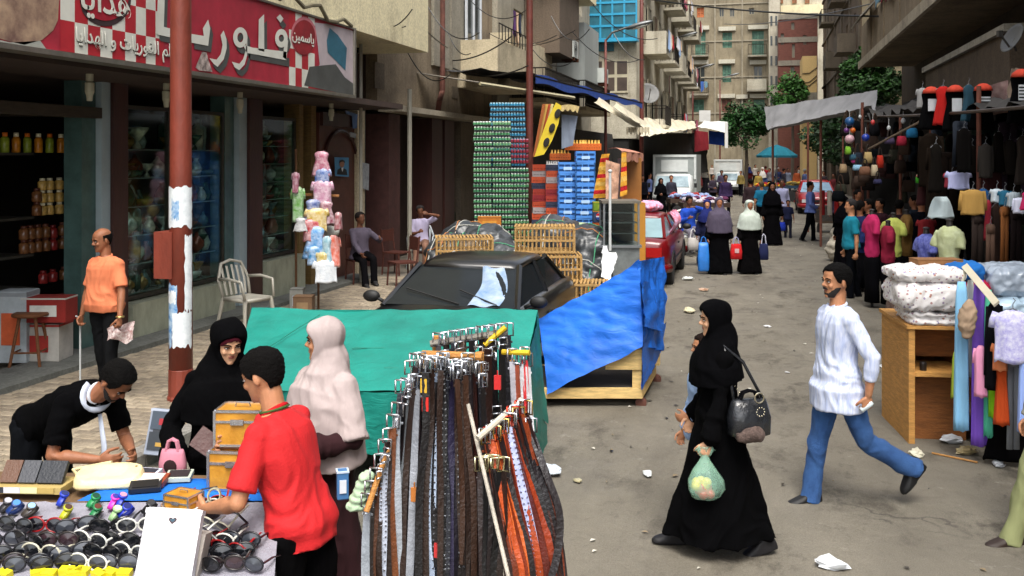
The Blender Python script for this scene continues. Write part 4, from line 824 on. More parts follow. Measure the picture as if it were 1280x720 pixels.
laundry(FB, 15, 24, zb0+2.2, 2.05, 'long right balcony', ['30384a', '8a2f3a', 'e0c0a0', '30384a', '6a8a9a', '5a3a6a', 'd8d8dc'], 'washing on the long right balcony'); laundry(FB, 25, 33, zb0+1.9, 2.05, 'far part of the right balcony', ['5a3a6a', '30384a', '8a2f3a', '6a8a9a'], 'washing on the far right balcony')
for y_ in range(10, 34, 4): b_ = MB(); b_.bb(XB+.16, XB+.2, y_, y_+1.9, zb0+1.35, zb0+3.4); b_.build('balcony_shutter', mat('shutter_brown', (.10, .07, .045), .8, .4, 3, .3, 20, stretch=(1, 1, 8)), RB)
# lower mezzanine with pale top edge
z_ = lambda u, v, X: WX(u, v, X).z
p0, p1 = WX(1157, 85, 4.5), WX(1262, 66, 4.5); mb = MB(); mb.bb(4.5, 5.58, p1.y, p0.y, p0.z-1.1, p0.z-.14); mb.build('mezzanine', plaster('mezz', (.14, .105, .075), (.04, .035, .03), .5, .8), RB)
mb = MB(); mb.bb(4.4, 5.58, p1.y, p0.y, p0.z-.14, p0.z); mb.build('mezzanine_coping', plaster('coping', (.48, .45, .38), (.15, .13, .1), .4, 1.5), RB)
p = WX(1266, 48, 4.0); dish((p.x, p.y, p.z), R(-160), .26, 'dark satellite dish under the long balcony at the upper right corner')
# ================================================================= street poles and lamps
POLE = mat('pole_red_paint', (.19, .034, .018), .55, .3, 5, .15, 40, stretch=(1, 1, .4))
def pole(pos, r, h, label, name='street_pole', lamp=None, cat='pole'):
    t = thing(name, label, cat, pos); b_ = MB(); b_.tube([(0, 0, 0), (0, 0, h*.25), (0, 0, h*.6), (0, 0, h)], [r*1.1, r, r*.9, r*.75], 14); b_.build('pole', POLE, t, True); b_ = MB(); b_.lathe((0, 0, 0), [(r*1.25, 0), (r*1.25, .03), (r*1.14, .05), (r*1.12, .3), (r, .32)], 14); b_.build('base', POLE, t)
    if lamp:
        b_ = MB(); b_.tube([(0, 0, h-.05), (.25, 0, h+.25), (.8, 0, h+.42)], .04, 8); b_.build('arm', metal('6a6864', .6), t)
        b_ = MB(); b_.ell((1.25, 0, h+.5), (.55, .17, .10), Matrix.Rotation(R(-14), 4, 'Y'), 12); b_.build('lamp_head', metal('7a7c7c', .5), t, True); b_ = MB(); b_.ell((1.3, 0, h+.45), (.36, .13, .08), Matrix.Rotation(R(-14), 4, 'Y'), 10); b_.build('lamp_glass', paint('c8c8bc', .2), t, True)
    return t
NP = pole((-5.5, WX(226, 0, -5.5).y, .1), .105, 9, 'thick red painted pole with torn white and blue posters standing on the left pavement')
pd = NP.location
def wrap(z0, z1, a0, a1, m_, nm, seed, r=.112):
    b_ = MB(); n_, k_ = 14, 10
    def fn(s, t):
        a = R(a0+(a1-a0)*s); zz = z0+(z1-z0)*t; e = .05*noise.noise(V(s*6+seed, t*6, seed)); zz += e*(1 if t in (0, 1) else .3); a += .12*noise.noise(V(t*9, seed, 3))*(1 if s in (0, 1) else 0)
        return V(math.cos(a)*r, math.sin(a)*r, zz-.1)
    b_.grid(fn, n_, k_); b_.build(nm, m_, NP)
POST = mat('poster_paper', rgb('c4ccd0'), .7, .3, 12, .1, 60, col2=rgb('e4e8ea')); PBL = mat('poster_blue', rgb('2a78b8'), .6, .5, 18, .05, 60, col2=rgb('b8ccd8'))
zp = lambda v: W(226, v, 9.55).z
wrap(zp(282), zp(233), -170, 10, POST, 'poster', 1); wrap(zp(272), zp(250), -105, -65, PBL, 'poster_print', 2, .1135); wrap(zp(428), zp(352), -185, -75, PBL, 'poster', 4); wrap(zp(385), zp(292), -38, 10, POST, 'poster', 6, .113); wrap(zp(428), zp(386), -100, 5, POST, 'poster', 8, .114); wrap(zp(375), zp(360), -140, -80, POST, 'poster', 9, .1135)
b_ = MB(); b_.bb(-.22, -.02, -.12, .12, zp(345)-.1, zp(288)-.1); b_.build('junction_box', POLE, NP)
POLE = mat('pole_dark_red', (.11, .022, .014), .6, .3, 5, .15, 40); pole((-5.5, WX(662, 0, -5.5).y, .1), .09, 11, 'red pole rising among the stacked drink crates'); pole((-5.2, WX(802, 0, -5.2).y, .1), .10, 12, 'tall dark red pole in front of the blue glazed bay')
for u, D, v, lb in ((757, 36, 36, 'street lamp whose grey head hangs in front of the blue bay'), (836, 60, 46, 'street lamp with its head beside the red washing'), (866, 80, 84, 'street lamp before the laundry balcony of the far end house'), (900, 89, 95, 'street lamp just left of the dark green street tree, smallest one')):
    p = W(u, v, D); pole((p.x, p.y, 0), .075 if D > 40 else .06, p.z-.4, lb, 'street_lamp', True, 'street lamp')
# cables
def cable(nm, pts, r, label):
    b_ = MB(); b_.tube(pts, r, 5); o = b_.build(nm, plastic('15130f')); o['label'] = label; o['category'] = 'cable'
def sag(a, b, s_, n=14): return [a.lerp(b, i/n)-V(0, 0, 4*s_*(i/n)*(1-i/n)) for i in range(n+1)]
cable('overhead_cable', sag(W(800, -3, 44), W(1300, 18, 26), .35), .035, 'thick black cable sagging across the street from the tall pole to the right balcony')
cable('overhead_cable', sag(W(447, -10, 18.9), W(448, 66, 18.9), 0), .035, 'black cable hanging down beside the end of the shop sign'); cable('overhead_cable', sag(W(470, -8, 19), W(497, 55, 19.4), .1), .03, 'loose bundle of cables hanging on the cream overhang')
cable('overhead_cable', sag(W(553, 75, 25), W(640, 45, 23), .2), .018, 'thin wire crossing in front of the beige balcony'); cable('overhead_cable', sag(W(553, 78, 25), W(660, 82, 23), .3), .018, 'thin lower wire slung from the drainpipe to the second red pole')
cable('overhead_cable', sag(W(500, 0, 19.3), W(560, 60, 24), .1), .014, 'thin black wire slanting down over the cream wall'); cable('overhead_cable', sag(W(905, 30, 80), W(1180, -20, 35), .5), .03, 'thin cable crossing the far street near the top')
cr_ = random.Random(3)
for i in range(13): u = 455+26*i; D = DX(u, -7.3) if u < 640 else 26; D = min(D, 32); v = cr_.uniform(-5, 60); cable('overhead_cable', sag(W(u, v, D), W(u+cr_.uniform(25, 90), v+cr_.uniform(-25, 45), D*cr_.uniform(.92, 1.0)), cr_.uniform(.1, .5)), .012, f'thin stray wire, {ORD[i]} from the left, across the old left facades')
# ================================================================= trees
def leaf_tree(name, label, pos, h, rx, ry, rz_2, n, col, lf=.16, trunk=.14, cat='tree', zc=None):
    t = thing(name, label, cat, pos); zc = zc or h-rz_2*.95; rn = random.Random(len(label)); b_ = MB()
    b_.tube([(0, 0, 0), (.08, .03, zc*.5), (0, 0, zc)], [trunk, trunk*.8, trunk*.55], 8)
    cl = []
    for i in range(26):
        a = rn.uniform(0, 6.28); e = rn.uniform(-.7, 1); q = math.sqrt(max(0, 1-e*e))*rn.uniform(.45, .95); c = V(rx*q*math.cos(a), ry*q*math.sin(a), zc+rz_2*e*.85); cl.append((c, rn.uniform(.28, .5)))
        if i < 9: b_.tube([(0, 0, zc*.75), (c*.5)+V(0, 0, zc*.45), c], [trunk*.4, trunk*.22, trunk*.08], 5)
    b_.build('trunk', mat('bark', (.09, .07, .05), .9, .3, 8, .3, 30, stretch=(1, 1, .2)), t)
    m1 = mat('leaf_'+col, [x*.7 for x in rgb(col)], .6, .5, 1.2, 0, spec=.4); m2 = mat('leaf2_'+col, [x*1.25 for x in rgb(col)], .6, .4, 1.5, 0, spec=.4); f = MB()
    for i in range(n):
        c, s_ = rn.choice(cl); d = V(rn.gauss(0, 1), rn.gauss(0, 1), rn.gauss(0, 1)).normalized()*rn.uniform(.5, 1)**.6*s_*min(rx, rz_2)*1.1; p = c+d
        a = V(rn.gauss(0, 1), rn.gauss(0, 1), rn.gauss(0, .5)).normalized(); b = a.cross(d.normalized()+V(0, 0, .4)).normalized(); l = lf*rn.uniform(.6, 1.3)
        f.add([p-a*l*.5, p+b*l*.28, p+a*l*.5-V(0, 0, l*.15), p-b*l*.28], [(0,1,2,3)], 1 if rn.random() < .35 else 0)
    f.build('crown', [m1, m2], t)
p = W(932, 195, 66); leaf_tree('street_tree', 'bushy dark green tree in front of the far end house', (p.x, p.y, 0), 5.9, 1.55, 1.4, 1.6, 5200, '1f4a18', .26)
p = W(990, 195, 76); leaf_tree('street_tree', 'green tree below the red brick tower', (p.x, p.y, 0), 8.8, 1.5, 1.4, 1.9, 3000, '3a6a22', .3)
p = W(1082, 195, 41); leaf_tree('street_tree', 'tall leafy tree in front of the pale house beside the long balconies', (4.55, p.y+1, 0), 7.0, 1.15, 1.3, 1.5, 6500, '2a5018', .24)
p = W(1072, 195, 34); leaf_tree('street_tree', 'dark leafy tree standing behind the grey cloth canopy', (3.5, p.y+1, 0), 4.7, 1.35, 1.5, 1.5, 6000, '1c3a14', .2)
p = W(1040, 195, 47); leaf_tree('street_tree', 'shaded tree under the far end of the grey cloth canopy', (3.4, p.y, 0), 4.6, 1.3, 1.4, 1.4, 4000, '1c3c16', .22)
# ================================================================= tarps and carts
def patch(mb, a, b, c, d, nu, nv, amp=.02, sc=5, sd=0, k=None, an=(1, 1, 1), sag_=0):
    """wrinkled sheet between four corners a-b (bottom) and d-c (top)"""
    a, b, c, d = map(Vector, (a, b, c, d)); n = (b-a).cross(d-a).normalized()
    def fn(s, t):
        p = a.lerp(b, s).lerp(d.lerp(c, s), t); q = V(p.x*sc*an[0]+sd, p.y*sc*an[1], p.z*sc*an[2])
        w = amp*(noise.noise(q)+.6*abs(noise.noise(q*2.3))+.35*noise.noise(q*5)); return p+n*w-V(0, 0, sag_*4*t*(1-t))
    mb.grid(fn, nu, nv, k)
def tarp_mat(name, c, dk):
    m = mat(name, rgb(c), .5, .28, 1.8, 0, spec=.3); nt_ = m.node_tree; b = nt_.nodes['Principled BSDF']
    tc = nt_.nodes.new('ShaderNodeTexCoord'); mp = nt_.nodes.new('ShaderNodeMapping'); mp.inputs['Scale'].default_value = (3, 3, 7); mp.inputs['Rotation'].default_value = (.3, .5, .2); nt_.links.new(tc.outputs['Object'], mp.inputs[0])
    n1 = nt_.nodes.new('ShaderNodeTexNoise'); n1.inputs['Scale'].default_value = 2.2; n1.inputs['Detail'].default_value = 5; n1.inputs['Distortion'].default_value = 1.2; nt_.links.new(mp.outputs[0], n1.inputs['Vector'])
    bp = nt_.nodes.new('ShaderNodeBump'); bp.inputs['Strength'].default_value = .8; bp.inputs['Distance'].default_value = dk; nt_.links.new(n1.outputs['Fac'], bp.inputs['Height']); nt_.links.new(bp.outputs[0], b.inputs['Normal']); return m
GT, BT = tarp_mat('tarp_green', '177c70', .012), tarp_mat('tarp_blue', '2468cc', .011)
def castor(mb, p, r=.06): mb.lathe(p, [(r*.4, -.022), (r, -.018), (r, .018), (r*.4, .022)], 14, M=Matrix.Rotation(R(90), 4, 'X'))
t = thing('market_cart', 'market cart wrapped in a bright green tarpaulin in the middle foreground', 'cart')
mb = MB(); eL, eR = W(285, 488, 6.9), W(650, 492, 6.85); rL, rR = W(315, 387, 8.3), W(672, 388, 8.2); bL, bR = W(287, 560, 6.92), W(652, 575, 6.88); kR = W(684, 530, 8.25); kL = W(300, 520, 8.4)
patch(mb, eL, eR, rR, rL, 70, 30, .030, 1.6, 1); patch(mb, bL, bR, eR, eL, 70, 18, .045, 2.6, 1, an=(1.8, 1.8, .3)); patch(mb, eR, kR, rR, rR-V(.0, 0, .01), 14, 20, .02, 5, 4); patch(mb, bR, kR-V(0, 0, .25), kR, eR, 14, 12, .02, 6, 4)
patch(mb, kL, eL, rL-V(0, 0, .01), rL, 14, 20, .02, 5, 9); patch(mb, kL-V(0, 0, .3), bL, eL, kL, 14, 12, .02, 6, 9); patch(mb, kR-V(0, 0, .3), kL-V(0, 0, .3), rL, rR, 50, 20, .02, 4, 7)
mb.build('tarpaulin', GT, t, True)
mb = MB()
for a, b in ((W(440, 437, 7.55), W(560, 438, 7.55)), (W(330, 440, 7.4), W(400, 395, 8.1)), (W(480, 462, 7.2), W(620, 464, 7.2))): mb.tube([a+V(0, 0, .012), a.lerp(b, .5)+V(0, 0, .016), b+V(0, 0, .012)], .0035, 5)
mb.build('tarp_seam', plastic('0e6a58'), t, kind='stuff')
for i in range(8): p = bL.lerp(bR, (i+.5)/8)+V(0, -.05, .05); mb = MB(); mb.tube([p+V(.014*math.cos(q), 0, .014*math.sin(q)) for q in [2*math.pi*j/10 for j in range(11)]], .004, 5, cap=False); mb.build('eyelet', metal('a8a8a0', .4), t)
WD = wood('c8a468')
for a, b in ((bL, bR),):
    for dz in (.0,): 
        m_ = MB(); a2, b2 = a.copy(), b.copy(); a2.z = b2.z = .44; a2 += V(.02, .12, 0); b2 += V(-.05, .12, 0); m_.tube([a2, b2], .06, 4, flat=.45); m_.build('rail', WD, t)
for p in (bL+V(.1, .14, 0), bR+V(-.12, .14, 0), kR+V(-.1, 0, 0), kL+V(.1, 0, 0)): m_ = MB(); m_.bb(p.x-.04, p.x+.04, p.y-.03, p.y+.03, .12, .55); m_.build('leg', WD, t); m_ = MB(); castor(m_, (p.x, p.y, .06)); m_.build('wheel', mat('castor', (.12, .04, .025), .6, .3), t)
t = thing('market_cart', 'wooden wheeled market cart under a wrinkled bright blue tarpaulin with a raised right end', 'cart')
mb = MB(); A, B_, C_, D_ = W(683, 492, 9.35), W(803, 432, 9.32), W(800, 326, 9.55), W(674, 400, 10.0); Pk, Rb, Rm, Rf = W(826, 321, 10.2), W(833, 402, 10.5), W(826, 440, 10.3), W(802, 488, 9.36)
patch(mb, A, B_, C_, D_, 80, 50, .060, 1.5, 3, an=(.8, .8, 2.2), sag_=-.05); patch(mb, B_, Rm, Pk, C_, 30, 50, .075, 3.2, 8, an=(1.3, 1.3, .45)); patch(mb, W(804, 408, 9.2), W(831, 415, 10.0), W(812, 352, 9.7), W(803, 352, 9.35), 12, 14, .04, 6, 3); patch(mb, Rf, Rm, Rm+V(0, 0, .02), B_, 20, 16, .02, 5, 8)
patch(mb, Rf, Rm, Rb, B_, 18, 18, .012, 6, 2); bk0, bk1 = W(700, 430, 11.0), W(822, 430, 11.0); patch(mb, bk1, bk0, D_, Pk, 40, 24, .03, 4, 6); patch(mb, bk1, bk1+V(.05, -.2, 0), Pk, Pk, 8, 16, .01, 5, 6)
mb.build('tarpaulin', BT, t, True)
def board(a, b, hgt, th, m_, nm, par): m_b = MB(); a, b = Vector(a), Vector(b); n = V(0, 0, 1).cross((b-a).normalized())*th; m_b.add([a, b, b+n, a+n, a+V(0,0,hgt), b+V(0,0,hgt), b+n+V(0,0,hgt), a+n+V(0,0,hgt)], [(0,3,2,1),(4,5,6,7),(0,1,5,4),(1,2,6,5),(2,3,7,6),(3,0,4,7)]); return m_b.build(nm, m_, par)
fl, fr = W(640, 503, 9.42), W(803, 503, 9.42); fl.z = fr.z = .11; bl, brr = fl+V(-.25, 1.0, 0), fr+V(.02, 1.1, 0); WP = wood('d8b878')
board(fl, fr, .10, .04, WP, 'rail', t); board(fr, brr, .10, .04, WP, 'rail', t); board(bl, brr, .1, .04, WP, 'rail', t)
pp = V(fr.x-.055, fr.y+.005, .21); mm = MB(); mm.bb(pp.x-.045, pp.x+.045, pp.y, pp.y+.045, .212, .72); mm.build('post', WP, t); a = W(757, 462, 9.42); board((a.x, a.y, a.z), (pp.x+.05, pp.y-.012, a.z), .20, .02, WP, 'panel', t)
for q, p in enumerate((fl+V(.06, .05, 0), bl, brr)): mm = MB(); mm.bb(p.x-.04, p.x+.04, p.y-.04, p.y+.04, .212, .7); mm.build('post', WP, t)
mm = MB(); mm.add([fl+V(0, .05, .1), fr+V(0, .05, .1), brr+V(0, 0, .1), bl+V(0, 0, .1)], [(0, 1, 2, 3)]); mm.build('deck', mat('deck_dark', (.03, .025, .02), .9, .3), t)
for p in (fr+V(-.02, .06, 0), brr, fl+V(.1, .1, 0), bl): mm = MB(); castor(mm, (p.x, p.y, .055), .055); mm.build('wheel', mat('castor', (.12, .04, .025), .6, .3), t)
# ================================================================= cars
def car(name, label, cat, pos, rz, body, Lh=2.08, Wd=.82, H=1.38, style='sedan', lights='rear', gcol=(.015, .018, .02), cargo=None, z_hood=.92):
    t = thing(name, label, cat, pos, rz); bm_ = mat('car_'+body, rgb(body), .28, .08, 2, 0, spec=.6); bm_.node_tree.nodes['Principled BSDF'].inputs['Coat Weight'].default_value = .15
    gl = mat('car_glass_%d' % int(gcol[0]*1000), gcol, .08, .3, 1, 0, spec=.12); BLK = plastic('121212', .6); CH = metal('a0a4a8', .2)
    tail = -.8 if style == 'sedan' else -1.35
    st = [(-Lh, .80, .45, .86, .84), (-Lh+.06, .92, .35, .92, .90), (-Lh+.35, .98, .28, 1.0, .93), (-1.35, 1.0, .25, 1.0, .95), (-.6, 1.0, .22, 1.0, .95), (.3, 1.0, .22, 1.0, .95), (.95, 1.0, .24, 1.0, .92), (1.5, .99, .27, .98, .88), (Lh-.2, .95, .32, .93, .80), (Lh-.03, .85, .42, .80, .72)]
    rings = []
    for x, w, z0, _, zt in st:
        w *= Wd; zt = zt*z_hood/.92; prof = [(.82, z0), (.97, z0+.07), (1.0, z0+.2), (1.0, zt-.14), (.965, zt-.05), (.90, zt), (.5, zt+.025)]
        rings.append([V(x, w*a, z) for a, z in prof]+[V(x, -w*a, z) for a, z in prof[::-1]])
    b_ = MB(); b_.loft(rings); b_.build('body', bm_, t, True)
    ws0, ws1, rr0, rr1 = 1.0, .28, -.95, (-1.55 if style == 'sedan' else -1.75); zb = .93; y0, y1 = Wd*.89, Wd*.70
    b_ = MB(); rf = []
    for x, w, z in ((ws1+.03, .92, H-.06), (ws1-.15, .97, H-.02), (-.3, 1, H), (rr0+.15, .97, H-.02), (rr0-.03, .92, H-.06)): rf.append([V(x, y1*w*a, z+dz) for a, dz in ((1.03, -.05), (1.0, -.01), (.85, .015), (.4, .03), (-.4, .03), (-.85, .015), (-1.0, -.01), (-1.03, -.05))])
    b_.loft(rf); b_.build('roof', bm_, t, True)
    b_ = MB()
    for s_ in (1, -1):
        for pa, pb in (((ws0, s_*y0, zb-.02), (ws1, s_*y1, H-.05)), ((rr1, s_*y0*.95, zb), (rr0, s_*y1, H-.05)), ((-.35, s_*y0, zb), (-.35, s_*y1, H-.05))): b_.tube([pa, pb], .035, 6)
        b_.tube([(ws0, s_*y0, zb-.02), (rr1, s_*y0*.95, zb)], .022, 6)
    b_.build('pillars', bm_, t, kind='stuff')
    def pane(nm, *q): b_ = MB(); b_.slab(*q, .008); return b_.build(nm, gl, t)
    pane('windscreen', (ws0, y0*.97, zb), (ws0, -y0*.97, zb), (ws1, -y1*.97, H-.07), (ws1, y1*.97, H-.07)); pane('rear_window', (rr1, -y0*.9, zb+.02), (rr1, y0*.9, zb+.02), (rr0, y1*.97, H-.07), (rr0, -y1*.97, H-.07))
    for s_ in (1, -1):
        pane('side_window', (ws0-.06, s_*y0, zb), (-.33, s_*y0, zb), (-.33, s_*y1, H-.07), (ws1, s_*y1, H-.07)); pane('side_window', (-.37, s_*y0, zb), (rr1+.05, s_*y0*.96, zb), (rr0, s_*y1, H-.07), (-.37, s_*y1, H-.07))
        b_ = MB(); b_.ell((ws0-.15, s_*(Wd+.10), zb+.06), (.05, .10, .065), n=10); b_.tube([(ws0-.15, s_*(Wd-.05), zb), (ws0-.15, s_*(Wd+.05), zb+.05)], .02, 6); b_.build('wing_mirror', BLK, t, True)
        b_ = MB(); b_.box((.35, s_*(Wd+.008), .5), (1.15, .01, .04)); b_.box((-.75, s_*(Wd+.008), .5), (.95, .01, .04)); b_.build('door_trim', BLK, t, kind='stuff')
        b_ = MB(); b_.box((-.12, s_*(Wd+.012), .74), (.16, .02, .03)); b_.build('door_handle', BLK, t)
        for x in (1.28, -1.25):
            b_ = MB(); MY = Matrix.Rotation(R(90), 4, 'X'); b_.lathe((x, s_*(Wd-.09), .29), [(.18, -.09), (.27, -.09), (.295, -.06), (.295, .06), (.27, .09), (.18, .09)], 22, M=MY); w_ = b_.build('wheel', mat('tyre', (.018, .018, .018), .9, .2, 20, .1), t, True)
            b_ = MB(); b_.lathe((x, s_*(Wd-.085+.0), .29), [(.19, -.08), (.16, -.06), (.06, -.075), (.06, .075), (.16, .06), (.19, .08)], 18, M=MY); b_.build('rim', CH, w_)
            b_ = MB(); b_.tube([(x+.36*math.cos(a), s_*(Wd-.02), .29+.36*math.sin(a)) for a in [math.pi*q/12 for q in range(13)]], .045, 6); b_.build('wheel_arch', BLK, t)
    for e, nm in ((1, 'front_bumper'), (-1, 'rear_bumper')):
        b_ = MB(); b_.tube([(e*(Lh-.18), Wd*.98, .40), (e*(Lh+.03), Wd*.85, .40), (e*(Lh+.07), 0, .40), (e*(Lh+.03), -Wd*.85, .40), (e*(Lh-.18), -Wd*.98, .40)], .085, 8); b_.build(nm, BLK if style == 'sedan' else bm_, t, True)
        b_ = MB(); b_.box((e*(Lh+(.16 if e > 0 else .005)), 0, .42 if e > 0 else .66), (.015, .42, .12)); b_.build('number_plate', paint('c8ccc8'), t)
        for s_ in (1, -1):
            b_ = MB(); b_.box((e*(Lh-.01), s_*Wd*.64, .60 if e > 0 else .70), (.05, Wd*.36, .14 if e > 0 else .18)); b_.build('headlight' if e > 0 else 'tail_light', mat('headlamp', (.6, .62, .62), .1, .1, 5, 0) if e > 0 else mat('tail_lamp', (.35, .012, .012), .15, .1, 5, 0), t)
    b_ = MB(); b_.box((Lh-.005, 0, .60), (.04, Wd*.7, .11)); b_.build('grille', BLK, t)
    for s_ in (.35, -.35): b_ = MB(); b_.box((-.1, s_, .75), (.12, .42, .62)); b_.ell((-.12, s_, 1.12), (.05, .12, .08)); b_.build('car_seat', BLK, t)
    b_ = MB(); b_.tube([(ws0-.02, y0*.7, zb+.03), (ws0-.22, .05, zb+.15)], .008, 5); b_.tube([(ws0-.02, .1, zb+.03), (ws0-.22, -.55, zb+.15)], .008, 5); b_.build('wiper', BLK, t, kind='stuff')
    return t
BC = car('parked_car', 'black car parked at the kerb, its windscreen above the green tarpaulin', 'car', (-3.12, 10.45, 0), R(-90), '08090a', H=1.33, Wd=.82)
b_ = MB(); b_.grid(lambda s, t_: V(1.0-.72*t_+.02*math.sin(s*6), .20+.34*s*(1-.3*t_)+.05*math.sin(t_*4), .952+.33*t_+.012*math.sin(s*9+t_*7)), 10, 12); o = b_.build('sunshade', mat('sunshade', (.12, .22, .38), .25, .5, 5, .1, 20, col2=(.35, .42, .52)), BC, True)
RC = car('parked_car', 'dark red hatchback seen from behind with bundles of cloth on its roof', 'car', (-2.42, 19.95, 0), R(90), '660a10', style='hatch', H=1.34, Wd=.80, gcol=(.22, .33, .36))
car('parked_car', 'bright red car facing the camera on the right side of the far street', 'car', (2.35, 44.2, 0), R(-90), '8c1018', style='hatch', H=1.42, Wd=.80, gcol=(.20, .30, .40))
mb = MB()
for i in range(10):
    c = V(-2.75+rnd.uniform(-.3, .75), 19.4+rnd.uniform(-.3, .9), 1.40+rnd.uniform(0, .14)); mb.ell(c, (rnd.uniform(.15, .28), .2, .11), n=10, k=0 if i % 3 else 1)
me = remesh(mb, .03, 1, folds(.03, 9, 1)); o = link('cloth_bundle', me); me.materials.append(mat('bundle_print', rgb('b8bce0'), .9, .3, 16, .3, 30, col2=(.75, .10, .12))); o['label'] = 'white, violet and red bundle of cloth piled on the red hatchback roof'; o['category'] = 'cloth bundle'
mb = MB(); mb.grid(lambda s, t_: V(-1.72+.10*math.sin(t_*6)+.04*math.sin(s*20), 19.0+1.1*s, 1.38-.75*t_), 14, 12); o = mb.build('hanging_cloth', mat('bundle_print2', rgb('c8b8d8'), .9, .3, 12, .2, 30, col2=(.7, .04, .06))); o['label'] = 'striped cloth hanging down over the side window of the red hatchback'; o['category'] = 'cloth'
def truck(label, pos, s, u_box=True, col='b0b4b2'):
    t = thing('box_truck', label, 'truck', pos, R(-90)); PT, GR = paint('c4c8c6', .35), paint(col, .5)
    b_ = MB(); b_.bb(-3.2*s, .25*s, -1.02*s, 1.02*s, .75*s, 2.56*s); b_.build('cargo_box', GR, t)
    b_ = MB(); b_.bb(.255*s, .30*s, -1.0*s, 1.0*s, 2.44*s, 2.54*s); b_.bb(.255*s, .29*s, -1.0*s, -.90*s, 1.4*s, 2.44*s); b_.bb(.255*s, .29*s, .9*s, 1.0*s, 1.4*s, 2.44*s); b_.bb(.255*s, .29*s, -.62*s, .62*s, 1.75*s, 2.3*s); b_.build('box_frame', PT, t, kind='stuff')
    b_ = MB(); rg = []
    for x, w, z0, z1 in ((.32, .92, .45, 1.62), (.9, .92, .42, 1.66), (1.25, .9, .40, 1.58), (1.75, .88, .40, 1.06), (2.2, .84, .42, .92), (2.28, .78, .48, .80)): rg.append([V(x*s, w*a*s, z*s) for a, z in ((.9, z0), (1, z0+.1), (1, (z0+z1)/2), (.93, z1-.08), (.8, z1), (-.8, z1), (-.93, z1-.08), (-1, (z0+z1)/2), (-1, z0+.1), (-.9, z0))])
    b_.loft(rg); b_.build('cab', PT, t, True)
    b_ = MB(); b_.slab(V(1.77, .78, 1.08)*s, V(1.77, -.78, 1.08)*s, V(1.29, -.70, 1.55)*s, V(1.29, .70, 1.55)*s, .02); b_.build('windscreen', mat('truck_glass', (.10, .15, .17), .08, .6, 1.2, 0, col2=(.4, .5, .55)), t)
    b_ = MB(); b_.box(V(2.27, 0, .52)*s, (.12, 1.6*s, .18)); b_.build('bumper', plastic('2a2a2a'), t); b_ = MB(); b_.box(V(2.27, 0, .72)*s, (.06, .8*s, .12)); b_.build('grille', plastic('1a1a1a'), t)
    for y in (.66, -.66): b_ = MB(); b_.box(V(2.24, y, .74)*s, (.1, .24*s, .14)); b_.build('headlight', mat('headlamp', (.6, .62, .62)), t); b_ = MB(); b_.box(V(1.55, y*1.6, 1.15)*s, (.05, .12, .2)); b_.build('wing_mirror', plastic('1a1a1a'), t)
    for x in (1.5, -2.2):
        for y in (.78, -.78): b_ = MB(); b_.lathe(V(x, y, .34)*s, [(.1, -.1), (.34, -.1), (.34, .1), (.1, .1)], 18, M=Matrix.Rotation(R(90), 4, 'X')); b_.build('wheel', mat('tyre', (.018,)*3), t)
    return t
p = W(840, 195, 44); truck('white pickup with a tall grey cargo box facing the camera behind the red hatchback', (p.x, p.y+1.6, 0), 1.0, col='8e9492'); p = W(909, 195, 61); truck('smaller white box van facing the camera beyond the crowd', (p.x, p.y+1.5, 0), .88, col='c8c8c4')
# ================================================================= drink crates and packs
def pack_mesh(nm, c_body, c_cap, c_tray, n=(6, 3), w=.40, d=.26, h=.112):
    b_ = MB(); b_.bb(-w/2, w/2, -d/2, d/2, 0, h*.22, 2); r = w/n[0]/2*.9
    for i in range(n[0]):
        for j in range(n[1]):
            if 0 < i < n[0]-1 and 0 < j < n[1]-1: continue
            x = -w/2+w*(i+.5)/n[0]; y = -d/2+d*(j+.5)/n[1]; b_.lathe((x, y, h*.1), [(r, 0), (r, h*.55)], 7, 0); b_.lathe((x, y, h*.65), [(r*.9, 0), (r*.8, h*.2)], 7, 1)
    return b_.mesh(nm, [mat('pk_'+c_body, rgb(c_body), .4, .4, 40, 0), mat('pk_'+c_cap, rgb(c_cap), .35, .2, 30, 0), plastic(c_tray)])
PKG = pack_mesh('drink_pack', '5a9a6a', 'e8ece8', '16241a'); PKB = pack_mesh('drink_pack', '3a8ab0', 'b0d4e0', '102430'); PKG2 = pack_mesh('drink_pack', '46805a', 'c8d4cc', '101c14'); PKG3 = pack_mesh('drink_pack', '6aa070', 'dce8d8', '2a3a2a'); PKR = pack_mesh('drink_pack', '8a2838', 'c08898', '2a0c10')
def packs(me, u0, u1, v0, v1, X, ncol, label, group, ycount=1):
    a, b = WX(u0, v1, X), WX(u1, v1, X)
def pack_wall(me, u, vtop, D, ncols, label, group, zb=.1, h=.113, w=.405):
    p = W(u, 195, D); zt = W(u, vtop, D).z; n = int((zt-zb)/h)
    for c in range(ncols):
        for r_ in range(n):
            o = link('drink_pack', rnd.choice([PKG, PKG, PKG2, PKG3]) if me is PKG else me, None, (p.x+(c+.5)*w*cs+rnd.uniform(-.015, .015), p.y+(c+.5)*w*sn, zb+r_*h), label=label.format(ORD[r_], 'left' if c == 0 else 'right'), category='drink pack', group=group); o.rotation_euler = (0, 0, R(YAW)+rnd.uniform(-.03, .03))
pack_wall(PKG, 592, 149, 21, 2, 'tray of green cans, {0} from the ground, {1} column of the tall green stack', 'green can trays, tall half'); pack_wall(PKG, 638, 206, 21, 1, 'tray of green cans, {0} from the ground, low column beside the red pole', 'green can trays, low column', )
pack_wall(PKB, 612, 126, 21.8, 2, 'tray of blue cans, {0} from the ground, {1} column behind the green wall', 'blue can trays'); 
for r_ in range(5): p = W(640, 205-r_*7, 21.1); o = link('drink_pack', PKR, None, (p.x+.16, p.y+.05, W(640, 206, 21).z+.02+r_*.113), label=f'pink red tray of cans, {ORD[r_]} up, on top of the low green column', category='drink pack', group='red can trays on the green column'); o.rotation_euler = (0, 0, R(YAW))
